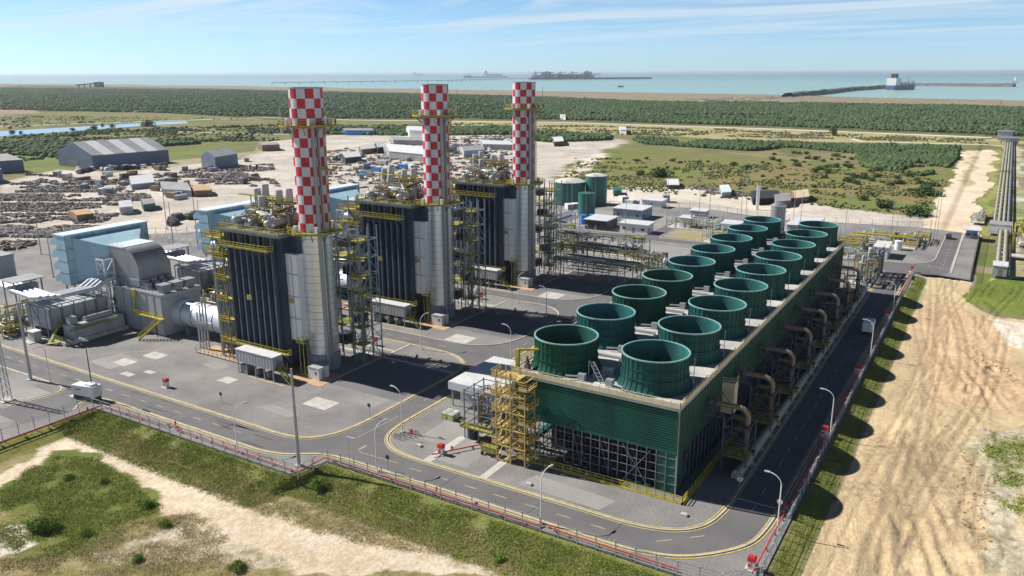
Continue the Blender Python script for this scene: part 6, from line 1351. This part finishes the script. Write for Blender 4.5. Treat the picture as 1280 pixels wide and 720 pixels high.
def yard_things(name, label, cat, group, poly, n, dims, mats, seed, top=None):
    r_ = random.Random(seed)
    for i, (x, y) in enumerate(in_px(poly, seed, n)):
        L, W, H_ = (d*r_.uniform(.85,1.2) for d in dims); a = r_.choice((0.1,.45,1.57,.8)) + r_.uniform(-.1,.1)
        t = thing(name, label, cat, (x, y, 0), group); mb = MB(); m_ = K[r_.choice(mats)]
        if cat == 'vehicle':
            mb.xprism([(-L/2,.35),(L/2,.35),(L/2,H_*.55),(L*.3,H_*.62),(L*.18,H_),(-L*.42,H_),(-L/2,H_*.6)], -W/2, W/2); o = mb.build('body', m_); o.parent = t
            mb = MB(); mb.xprism([(-L*.40,H_*.62),(L*.24,H_*.62),(L*.16,H_*.92),(-L*.38,H_*.92)], -W/2-.03, W/2+.03); o = mb.build('window', K['glass']); o.parent = t
            for yy in (-L*.32, L*.32): mb = MB(); mb.tube([(-W/2-.02,yy,.4),(W/2+.02,yy,.4)], .4, 10); o = mb.build('wheel', K['black']); o.parent = t
        else:
            mb.box(-W/2,-L/2,.1,W/2,L/2,H_)
            for k in range(6): yy = -L/2+L*(k+.5)/6; mb.box(W/2,yy-.06,.2,W/2+.05,yy+.06,H_-.1); mb.box(-W/2-.05,yy-.06,.2,-W/2,yy+.06,H_-.1)
            o = mb.build('body', m_); o.parent = t; mb = MB(); mb.box(-W/2+.1,-L/2-.05,.2,-.05,-L/2,H_-.15); mb.box(.05,-L/2-.05,.2,W/2-.1,-L/2,H_-.15); o = mb.build('door', K['grey']); o.parent = t
        t.rotation_euler = (0, 0, a)
yard_things('shipping_container', 'small shipping container among the storage yards far behind the chimneys', 'container', 'containers in the yards behind the chimneys', [(395,195),(560,175),(645,172),(655,200),(560,225),(420,225)], 46, (8,2.6,2.8), ('white','lgrey','bluetank','wood','roofw','bgrey'), 61)
yard_things('shipping_container', 'small container in the upper left scrap yard', 'container', 'containers in the scrap yard', [(10,222),(60,216),(330,200),(345,225),(240,250),(150,245)], 44, (7,2.5,2.6), ('white','lgrey','rust','wood','bgrey'), 62)
yard_things('parked_car', 'tiny parked vehicle in the yards far behind the chimneys', 'vehicle', 'vehicles in the far yards', [(560,182),(648,176),(650,186),(565,194)], 40, (5.2,2,1.9), ('white','white','bgrey','lgrey','dark'), 63)
yard_things('parked_truck', 'dark truck or machine parked at the yard before the striped hangar', 'vehicle', 'vehicles before the striped hangar', [(95,214),(210,206),(213,209),(100,217)], 22, (6,2.4,2.6), ('white','dark','bgrey','dark'), 64)
yard_things('parked_truck', 'dark vehicle on the cleared ground right of the scrap heaps', 'vehicle', 'vehicles on the cleared ground', [(208,275),(245,268),(248,275),(215,283)], 7, (6.5,2.6,2.4), ('rust','dark'), 65)
yard_things('site_cabin', 'small grey hut by the plant fence behind the control buildings', 'cabin', 'huts along the back of the plant', [(690,262),(760,248),(860,252),(870,258),(740,262)], 8, (5,3,3), ('white','lgrey'), 66)
# scrap field: thousands of low dark heaps
def scrap_field(name, label, poly, n, seed, mats=('scrap','scrap2','rust'), wts=(.62,.28,.10), big=1.0):
    r_ = random.Random(seed); mb = MB()
    for x, y in in_px(poly, seed, n):
        g = fbm(np.array([x+y*.3]), np.array([y-x*.3]), 16, 5)[0]; row = math.sin((y*.85-x*.5)*.20)
        if g < .40 or row < -.74: continue
        mb.mi = r_.choices((0,1,2), wts)[0]; a = r_.uniform(-.5,.9); L = r_.uniform(.8,3.6)*big; W = r_.uniform(.3,1.2)*big; H_ = r_.uniform(.25,1.0); ca, sa = math.cos(a), math.sin(a); vs = []
        for z, s_ in ((-.05,1),(H_,r_.uniform(.4,.95))):
            for i, j in ((-1,-1),(1,-1),(1,1),(-1,1)): dx, dy = i*L/2*s_+r_.uniform(-.3,.3), j*W/2*s_+r_.uniform(-.2,.2); vs.append((x+dx*ca-dy*sa, y+dx*sa+dy*ca, z+r_.uniform(-.15,.25)*(z>0)))
        mb.add(vs, [(4,5,6,7),(0,1,5,4),(1,2,6,5),(2,3,7,6),(3,0,4,7)])
    tag(mb.build(name, [K[m] for m in mats]), label, 'scrap', kind='stuff')
scrap_field('scrap_heaps', 'wide field of low dark scrap heaps at the upper left', [(0,232),(80,222),(150,232),(190,246),(160,262),(118,282),(60,283),(0,268)], 7500, 71)
scrap_field('scrap_heaps', 'nearer band of dark scrap rows behind the filter house', [(0,272),(60,283),(125,284),(120,292),(70,298),(0,296)], 3300, 72)
scrap_field('scrap_heaps', 'long pile of dark scrap behind the first boiler roof', [(245,222),(300,215),(345,226),(350,236),(300,232),(250,230)], 1500, 73, big=1.3)
scrap_field('scrap_heaps', 'mixed materials stacked over the yards between the chimneys', [(395,190),(560,172),(650,168),(655,215),(560,236),(405,236)], 2600, 74, wts=(.35,.4,.25), big=1.6)
scrap_field('scrap_heaps', 'dark rubble along the far edge of the dirt strip', [(848,231),(900,236),(935,243),(930,246),(850,238)], 420, 75, big=1.2)
scrap_field('scrap_heaps', 'low clutter and timber near the striped hangar', [(20,215),(130,226),(260,210),(340,205),(345,212),(250,222),(140,234),(60,230)], 1700, 76, wts=(.5,.2,.3))
scrap_field('scrap_heaps', 'low clutter by the far left corner of the yard', [(0,300),(40,297),(45,306),(0,318)], 260, 77, wts=(.3,.2,.5))

# ------------------------------------------------------------------ vegetation
def ico(n=2):
    bm_ = __import__('bmesh').new(); __import__('bmesh').ops.create_icosphere(bm_, subdivisions=n, radius=1); v = np.array([x.co[:] for x in bm_.verts]); f = np.array([[x.index for x in g.verts] for g in bm_.faces]); bm_.free(); return v, f
IV2, IF2 = ico(2); IV1, IF1 = ico(1)
def blob_mass(name, label, pts, rad, mat_, seed, flat=.75, fine=False):
    IV, IF_ = (IV2, IF2) if fine else (IV1, IF1); r_ = np.random.RandomState(seed); V = []; F = []; nv = len(IV); P = np.array(pts); n = len(P)
    tm = [IV*(1+.42*(r_.rand(nv,1)-.5)*2) for _ in range(8)]
    ix = r_.randint(0, 8, n); s = r_.uniform(rad[0], rad[1], n)*(.55+1.0*fbm(P[:,0], P[:,1], 45, seed+30)); an = r_.uniform(0, 6.28, n); fl = flat*r_.uniform(.75,1.25,n); co = np.empty((n, nv, 3))
    for i in range(n):
        v = tm[ix[i]]*s[i]; c, sn = math.cos(an[i]), math.sin(an[i]); co[i,:,0] = v[:,0]*c-v[:,1]*sn+P[i,0]; co[i,:,1] = v[:,0]*sn+v[:,1]*c+P[i,1]; co[i,:,2] = v[:,2]*fl[i]+s[i]*fl[i]*.45
    fc = (IF_[None]+(np.arange(n)*nv)[:,None,None]).reshape(-1,3); co = co.reshape(-1,3)
    me = bpy.data.meshes.new(name); np_mesh(me, co, fc); me.materials.append(mat_); o = bpy.data.objects.new(name, me); COL.objects.link(o); tag(o, label, 'vegetation', kind='stuff')
def density(pts, s, lo, seed): P = np.array(pts); g = fbm(P[:,0], P[:,1], s, seed); g = g+(np.random.RandomState(seed).rand(len(P))-.5)*.22; return P[g > lo]
FOREST = [(0,110),(300,113),(640,120),(820,127.5),(960,128),(1280,134),(1280,169),(960,157.5),(700,149.5),(560,148),(350,148),(200,141),(0,137)]
p_ = density(in_px([(0,110),(300,113),(640,120),(700,149.5),(560,148),(350,148),(200,141),(0,137)], 81, 80000), 60, .36, 3); blob_mass('scrub_forest', 'wide belt of dark green scrub forest before the sea on the left', p_, (1.3,3.8), K['leaf_far'], 1, .6)
p_ = density(in_px([(640,120),(820,127.5),(960,128),(1280,134),(1280,169),(960,157.5),(700,149.5)], 82, 60000), 50, .35, 4); blob_mass('scrub_forest', 'wide belt of dark green scrub forest before the sea on the right', p_, (1.1,3.1), K['leaf_far'], 2, .7)
p_ = density(in_px([(790,173),(900,177),(1200,185),(1196,200),(1178,216),(1150,220),(1080,209),(1068,192),(990,184),(940,189),(800,180)], 83, 24000), 20, .46, 5); blob_mass('thicket', 'dense dark thicket beyond the field at right', p_, (.7,1.9), K['leaf_far'], 3, 1.0)
p_ = density(in_px([(640,165),(760,170),(765,175),(690,178),(640,174)], 84, 2200), 30, .35, 6); blob_mass('thicket', 'low thicket strip right behind the farthest chimney', p_, (1.4,3.2), K['leaf_far'], 4, .8)
p_ = density(in_px([(360,158),(640,160),(645,168),(520,170),(400,168),(355,166)], 85, 6500), 40, .40, 7); blob_mass('thicket', 'low dark scrub strip between the chimneys below the white road', p_, (1.5,3.6), K['leaf_far'], 5, .7)
p_ = density(in_px([(0,178),(60,176),(140,182),(250,176),(250,180),(130,188),(75,198),(0,192)], 86, 2200), 40, .45, 8); blob_mass('thicket', 'patchy hedge of bushes on the grass behind the striped hangar', p_, (1.5,3.6), K['leaf_far'], 6, .7)
# countable bushes: one mesh kind each, copied
def bush_mesh(seed, n, leaf, lobes=6):
    r_ = np.random.RandomState(seed); L = [(r_.uniform(-.55,.55), r_.uniform(-.55,.55), r_.uniform(.25,.65), r_.uniform(.34,.55)) for _ in range(lobes)]; V = np.empty((n,3,3))
    for i in range(n):
        x, y, z, r = L[r_.randint(lobes)]; d = r_.normal(size=3); d /= np.linalg.norm(d); c = np.array((x,y,z))+d*r*r_.uniform(.6,1.08); c[2] = max(c[2], .03)
        for k in range(3): V[i,k] = c+r_.normal(size=3)*leaf
    me = bpy.data.meshes.new('crown'); np_mesh(me, V.reshape(-1,3), np.arange(n*3).reshape(-1,3)); return me
def stem_mesh():
    mb = MB()
    for k in range(5): a = k*1.26; mb.tube([(0,0,-.05),(math.cos(a)*.15,math.sin(a)*.15,.25),(math.cos(a)*.45,math.sin(a)*.45,.55)], [.05,.035,.015], 6)
    o = mb.build('stem', K['bark']); return o
BM = [bush_mesh(s, 700, .075) for s in (1,2,3)]; BMn = [bush_mesh(s, 2600, .05, 8) for s in (4,5)]
for m_ in BM+BMn: m_.materials.append(K['leaf'] if m_ in BM else K['brightleaf'])
stem0 = stem_mesh(); stem_me = stem0.data; bpy.data.objects.remove(stem0)
def bush(x, y, z, r, h, label, group=None, near=False, seed=0, m=None):
    t = thing('bush', label, 'bush', (x, y, z), group); me = (BMn if near else BM)[seed % (2 if near else 3)]
    o = bpy.data.objects.new('crown', me); COL.objects.link(o); o.parent = t
    o = bpy.data.objects.new('stem', stem_me); COL.objects.link(o); o.parent = t
    t.scale = (r, r, h); t.rotation_euler = (0, 0, seed*1.3)
bx = [('largest round dark bush alone in the green field',826,221,8.5,7),('second large dark bush, in the field right of centre near the track',1155,240,5,4) ,('broad spreading bush on the pale green patch near the track',1157,243,9,4.5),('low wide dark bush at the field corner by the sand track',1140,268,9,5),('dark bush left of the field corner bush',1110,260,6,4.5),
      ('round dark bush alone before the canal road',185,158,10,9),('small round bush beside the canal bank at left',119,162,6,6),('tall lone tree-like bush beside the white road at right',1041,169.5,5,9)]
for i, (l, px, py, r, h) in enumerate(bx): x, y = G(px, py); bush(x, y, -.1, r, h, l, seed=i)
r_ = random.Random(4)
for i, (x, y) in enumerate(in_px([(720,196),(960,200),(1130,215),(1180,225),(1150,262),(1000,250),(800,222)], 91, 60)):
    s_ = r_.choice((1.2,1.6,2.0,2.6,3.6)); bush(x, y, -.1, s_, s_*.8, 'small dark bush dotted over the green and brown field behind the plant', 'bushes dotted over the field', seed=i)
for i, (x, y) in enumerate(in_px([(0,150),(350,160),(350,176),(240,178),(0,200)], 92, 45)): s_ = r_.choice((2,3,4)); bush(x, y, -.1, s_, s_*.8, 'small dark bush dotted over the grassland at the upper left', 'bushes dotted over the left grassland', seed=i)
for i, (l, px, py, r, h) in enumerate((('dark round bush in the lower left field beside the white patch',54,662,2.1,2.0),('bright green bush on the sandy track edge at lower left',184,632,1.7,1.3),('small bright green bush right of the track bend',207,657,1.0,.9),('green bush low at the bottom edge of the field',296,712,1.5,1.2),('small green bush near the lower left bottom',108,668,1.1,.9),('light green bush in the middle of the green patch',131,602,1.0,.9),('small green bush at the bottom near the centre',172,700,.9,.8),('pale green tuft bush on the dry grass near the middle bottom',622,702,1.4,.9),('low bright bush left of the middle of the sand track',86,598,1.0,.8),('dark clump at the dip of the green bank',398,612,1.6,1.3))):
    x, y = G(px, py, -1.6); bush(x, y, -1.7 if i != 9 else -.8, r, h, l, near=True, seed=i)
p_ = density(in_px([(0,172),(120,163),(350,156),(350,176),(250,178),(0,205)], 87, 4200), 30, .60, 12); blob_mass('thicket', 'scattered low scrub over the grassland at the upper left', p_, (.8,2.2), K['leaf_far'], 9, .7)
for i, (x, y) in enumerate(in_px([(960,188),(1070,195),(1110,212),(1180,222),(1160,236),(1040,226),(950,208)], 99, 70)): s_ = r_.choice((1.4,2.0,2.8,3.8)); bush(x, y, -.1, s_, s_*.8, 'dark bush in the bushy right part of the field below the thicket', 'bushes below the thicket', seed=i)
p_ = density(in_px([(712,196),(960,205),(1130,218),(1185,225),(1160,270),(1000,255),(700,232)], 88, 7000), 14, .54, 14); blob_mass('field_tufts', 'low tufts of scrub all over the field behind the plant', p_, (.35,.95), K['leaf2'], 10, .6)
p_ = density(in_px([(560,153),(960,163),(1240,175),(1235,180),(960,172),(560,164)], 89, 7000), 18, .55, 15); blob_mass('field_tufts', 'low tufts of scrub beside the far white road', p_, (.5,1.4), K['leaf2'], 11, .6)
p_ = density(in_px([(0,174),(100,166),(240,158),(350,157),(350,176),(240,178),(0,205)], 90, 4000)+in_px([(0,144),(330,148),(200,151),(0,161)], 190, 1500), 18, .55, 16); p_ = p_[(p_[:,1] > 0)]; blob_mass('field_tufts', 'low tufts of scrub over the left grassland', p_, (.5,1.3), K['leaf2'], 12, .6)
# grass tufts on the banks and in the rough field
def grass(name, label, pts, zf, hgt, wid, mat_, seed, per=5, spread=.35):
    r_ = np.random.RandomState(seed); P = np.repeat(np.array(pts), per, 0)+r_.normal(size=(len(pts)*per,2))*spread; n = len(P); z = zf(P[:,0], P[:,1]); a = r_.uniform(0,6.28,n); h = hgt*r_.uniform(.4,1.3,n); w_ = wid*r_.uniform(.6,1.3,n); ln = r_.normal(size=(n,2))*hgt*1.3
    V = np.empty((n,3,3)); V[:,0] = np.stack([P[:,0]-np.cos(a)*w_, P[:,1]-np.sin(a)*w_, z-.05],1); V[:,1] = np.stack([P[:,0]+np.cos(a)*w_, P[:,1]+np.sin(a)*w_, z-.05],1); V[:,2] = np.stack([P[:,0]+ln[:,0], P[:,1]+ln[:,1], z+h],1)
    me = bpy.data.meshes.new(name); np_mesh(me, V.reshape(-1,3), np.arange(n*3).reshape(-1,3)); me.materials.append(mat_); o = bpy.data.objects.new(name, me); COL.objects.link(o); tag(o, label, 'grass', kind='stuff')
q = np.random.RandomState(5)
bx_ = q.uniform(-147,-20.5,30000); by_ = edge_south(bx_)-.6-q.uniform(0,1,30000)**1.2*8.5; g = fbm(bx_,by_,3.5,9)+q.uniform(-.15,.15,30000); k = (g > .36) & (bx_ > -146.9)
grass('bank_grass', 'green and yellow grass covering the bank below the fence', np.stack([bx_[k],by_[k]],1), height, .17, .07, K['grassb'], 1, 6)
k2_ = (g < .47) & (by_ < edge_south(bx_)-3); grass('bank_dry_grass', 'dry tan grass on the lower part of the bank', np.stack([bx_[k2_],by_[k2_]],1), height, .18, .07, K['grassd'], 2, 5)
p_ = density(in_px([(0,612),(60,568),(120,572),(165,602),(200,640),(150,655),(90,690),(40,700),(0,680)], 93, 15000, -1.6), 3.2, .44, 3); grass('field_grass', 'lush green grass patch in the lower left field', p_, height, .18, .07, K['grassb'], 3, 6)
p_ = density(in_px([(290,610),(360,630),(470,640),(560,670),(640,700),(520,690),(400,670),(320,640)], 94, 7000, -1.6), 3, .46, 4); grass('dry_field_grass', 'dry brown grass scattered over the sandy field', p_, height, .16, .06, K['grassd'], 4, 5)
p_ = density(in_px([(0,700),(90,690),(150,655),(250,640),(330,720),(0,720)], 95, 9000, -1.6), 2.6, .52, 5); grass('dry_field_grass', 'dry grass in the bottom left corner of the field', p_, height, .16, .06, K['grassd'], 5, 5)
by_ = q.uniform(70,281,17000); bx_ = q.uniform(-19.2,-15.6,17000); g = fbm(bx_,by_,2.5,9); k = g > .4; grass('verge_grass', 'narrow strip of grass between the fence and the sand lot', np.stack([bx_[k],by_[k]],1), height, .13, .06, K['grassb'], 6, 5)
p_ = density(in_px([(1222,535),(1280,545),(1280,650),(1250,630)], 96, 1800, -.8), 3, .5, 4); grass('dry_field_grass', 'thin grass on the pale ground at the right edge', p_, height, .3, .12, K['grassb'], 7, 4)
# clods pushed up on the sand lot
r_ = random.Random(8); mb = MB()
for x, y in in_px([(1200,560),(1245,600),(1240,690),(1215,690),(1195,640)], 97, 160, -.8)+in_px([(1215,430),(1275,470),(1270,480),(1215,450)], 98, 160, -.8):
    s_ = r_.uniform(.05,.16); z = float(height(np.array([x]), np.array([y]))[0]); vs = [(x+a*s_*r_.uniform(.6,1.5), y+b_*s_*r_.uniform(.6,1.5), z+(c*s_*r_.uniform(.5,1.1))) for c in (-.3,1) for a, b_ in ((-1,-1),(1,-1),(1,1),(-1,1))]; mb.add(vs, [(4,5,6,7),(0,1,5,4),(1,2,6,5),(2,3,7,6),(3,0,4,7)])
tag(mb.build('soil_clods', K['soil']), 'loose clods of soil scattered over the churned sand', 'soil', kind='stuff')

# ------------------------------------------------------------------ sea side: jetty, breakwater, ships, terminal
def rockwall(name, label, pts, w_, h_, seed):
    r_ = random.Random(seed); mb = MB(); P = [G(*p) for p in pts]; n0 = 0
    for a, c in zip(P[:-1], P[1:]):
        L = math.hypot(c[0]-a[0], c[1]-a[1]); ux, uy = (c[0]-a[0])/L, (c[1]-a[1])/L; N = max(2, int(L/26)); last = None
        for i in range(N+1):
            x, y = a[0]+ux*L*i/N, a[1]+uy*L*i/N; sec = []
            for o_, z in ((-w_,-3),(-w_*.5,h_*.7),(-w_*.3,h_),(w_*.3,h_),(w_*.5,h_*.7),(w_,-3)): j = r_.uniform(-.12,.12)*w_; sec.append((x-uy*(o_+j), y+ux*(o_+j), z+r_.uniform(-.15,.15)*h_))
            b_ = len(mb.v); mb.v += sec
            if last is not None:
                for k in range(5): mb.f.append((last+k, last+k+1, b_+k+1, b_+k)); mb.m.append(0)
            last = b_
    return tag(mb.build(name, K['rock']), label, 'breakwater')
rockwall('breakwater', 'long straight dark rock breakwater right of the blue ship', [(1140,106.6),(1268,107.6)], 22, 10, 1)
rockwall('causeway', 'dark rock causeway from the shore to the blue ship', [(985,121),(1030,116.5),(1065,112.5),(1108,109.6)], 22, 10, 2)
x, y = G(1268,107.4); t = thing('beacon', 'white beacon block at the end of the breakwater', 'beacon', (x,y,0)); mb = MB(); mb.box(x-12,y-10,8,x+12,y+10,22); mb.build('base', K['white'], t); mb = MB(); mb.lathe([(4,22),(3,34),(.1,36)],(x,y,0),10); mb.build('lantern', K['white'], t)
def ship(name, label, px, py, L, W, hull_h, ang, hullm, sup=True, gear=0, seed=1):
    x, y = G(px, py); t = thing(name, label, 'ship', (x, y, 0)); r_ = random.Random(seed)
    def P(u, v, z): return (u, v, z)
    mb = MB(); st = [(-.5,.8),(-.47,1),(.3,1),(.42,.7),(.5,.06)]
    for s_, z in ((.86,-2),(1,hull_h)):
        for u, v in st: mb.v.append((u*L*(1 if z > 0 else .97), v*W/2*s_, z+(hull_h*.25 if u > .4 and z > 0 else 0)))
        for u, v in st[::-1]: mb.v.append((u*L*(1 if z > 0 else .97), -v*W/2*s_, z+(hull_h*.25 if u > .4 and z > 0 else 0)))
    n = 10; mb.f += [(i,(i+1)%n,n+(i+1)%n,n+i) for i in range(n)]+[tuple(range(n,2*n)), tuple(range(n-1,-1,-1))]; mb.m += [0]*(n+2)
    o = mb.build('hull', K[hullm]); o.parent = t
    if sup:
        mb = MB(); mb.box(-.46*L,-W*.42,hull_h,-.26*L,W*.42,hull_h+W*.62); mb.box(-.44*L,-W*.48,hull_h+W*.5,-.37*L,W*.48,hull_h+W*.58); o = mb.build('superstructure', K['white']); o.parent = t
        mb = MB(); mb.box(-.40*L,-W*.22,hull_h+W*.62,-.30*L,W*.22,hull_h+W*1.0); o = mb.build('funnel', K['dark']); o.parent = t
    for k in range(gear):
        u = -.28+.68*k/max(1,gear); mb = MB(); hh = r_.uniform(.2,.6)*W; mb.box(u*L,-W*.3,hull_h,u*L+L*.05,W*.3,hull_h+hh*.7); mb.bar((u*L,0,hull_h),(u*L+r_.uniform(-8,14),r_.uniform(-10,10),hull_h+hh*1.6),1.6); o = mb.build('deck_gear', K[r_.choice(('lgrey','bgrey','lgrey'))]); o.parent = t
    t.rotation_euler = (0, 0, ang)
ship('gas_carrier_ship', 'blue hulled ship with white superstructure moored at the causeway', 1127, 111.0, 185, 40, 13, YAW+R(40), 'shipblue', True, 9, 3)
for sd_, (px, py, L, l) in enumerate(((523,92.8,190,'small distant cargo ship left of the middle chimney top'),(616,93.6,250,'long distant cargo ship right of the middle chimney'),(688,92.9,180,'distant ship behind the offshore terminal, left one'),(741,92.9,220,'distant ship behind the offshore terminal, right one'))):
    ship('cargo_ship', l, px, py+.9, L*1.6, 60, 26, YAW+R(8), 'bgrey', True, 3, sd_)
x, y = G(776,108); ship('small_boat', 'tiny boat on the pale water in front of the terminal', 776, 108.3, 26, 8, 3, YAW, 'dark', True)
t = thing('trestle_pier', 'long thin dark trestle pier crossing the sea toward the terminal', 'pier', (*G(560,102.5),0))
P = [G(340,105.2), G(480,103.2), G(560,102), G(640,99.4), G(812,98.9)]
mb = MB()
for a, c in zip(P[:-1], P[1:]): mb.bar((*a, 9.5), (*c, 9.5), 16, 3)
mb.build('deck', K['dark'], t); mb = MB()
for a, c in zip(P[:-1], P[1:]):
    L = math.hypot(c[0]-a[0], c[1]-a[1]); n = int(L/90)
    for i in range(n): x, y = a[0]+(c[0]-a[0])*i/n, a[1]+(c[1]-a[1])*i/n; mb.cut(); mb.bar((x,y,-3),(x,y,8.5),3)
mb.build('pile', K['rock'], t)
t = thing('offshore_terminal', 'distant offshore loading terminal with dark cranes on the horizon', 'terminal', (*G(700,99.2),0)); rr = random.Random(2)
a, c = G(662,99.6), G(812,98.6); mb = MB(); mb.bar((*a,8),(*c,8),120,14); mb.build('quay', K['dark'], t)
for k in range(26):
    u = rr.uniform(0,.5); x, y = a[0]+(c[0]-a[0])*u, a[1]+(c[1]-a[1])*u; mb = MB(); h_ = rr.uniform(10,34)*(1.6 if k%9==0 else 1); w_ = rr.uniform(25,70); mb.box(x-w_,y-20,12,x+w_,y+20,14+h_); mb.build('terminal_block', K[rr.choice(('bgrey','dark','shipblue'))], t)
for k in range(5):
    u = .05+.1*k; x, y = a[0]+(c[0]-a[0])*u, a[1]+(c[1]-a[1])*u; mb = MB(); mb.bar((x-20,y,10),(x,y,70),6); mb.bar((x+20,y,10),(x,y,70),6); mb.bar((x-40,y,52),(x+60,y,62),6); mb.build('crane', K['bgrey'], t)
t = thing('barge_berth', 'low dark berth and barge left of the distant terminal', 'barge', (*G(605,96.6),0)); a, c = G(581,97.4), G(632,96.8); mb = MB(); mb.bar((*a,7),(*c,7),60,12); mb.build('hull', K['shipblue'], t)
mb = MB(); x, y = a; mb.box(x,y-20,12,x+90,y+20,30); mb.bar((x+60,y,12),(x+60,y,55),8); mb.build('bridge_house', K['bgrey'], t)
x, y = G(124,109); t = thing('conveyor_house', 'dark conveyor tower standing above the far coast at upper left', 'building', (x,y,0)); mb = MB(); mb.box(x-22,y-14,0,x+22,y+14,26); mb.build('wall', K['dark'], t)
mb = MB(); a = G(96,110); mb.bar((*a,14),(x-18,y,20),8,5); [mb.bar((a[0]+(x-a[0])*u,a[1]+(y-a[1])*u,0),(a[0]+(x-a[0])*u,a[1]+(y-a[1])*u,15),4) for u in (.1,.35,.6,.85)]; mb.build('conveyor', K['dark'], t)
scrap_field('shore_works', 'tiny dark machines and heaps at the road end near the shore', [(850,124),(900,122.5),(960,121),(1000,120),(1005,123),(900,127)], 260, 78, wts=(.5,.4,.1), big=6)
scrap_field('rock_piles', 'grey rock piles beside the white road before the thicket', [(960,170),(1040,171),(1035,174.5),(962,173)], 260, 79, wts=(.3,.7,0), big=1.6)

# ------------------------------------------------------------------ haze: one closed box of thin even air
mb = MB(); mb.box(-61500,-1500,-9,61500,62000,66.5)
hm = bpy.data.materials.new('haze_air'); hm.use_nodes = True; t = hm.node_tree; t.nodes.clear(); o_ = t.nodes.new('ShaderNodeOutputMaterial'); v_ = t.nodes.new('ShaderNodeVolumePrincipled')
v_.inputs['Color'].default_value = (.80,.90,1.0,1); v_.inputs['Density'].default_value = 4.2e-5; v_.inputs['Anisotropy'].default_value = .2
t.links.new(v_.outputs[0], o_.inputs['Volume'])
tag(mb.build('haze', hm), kind='stuff')
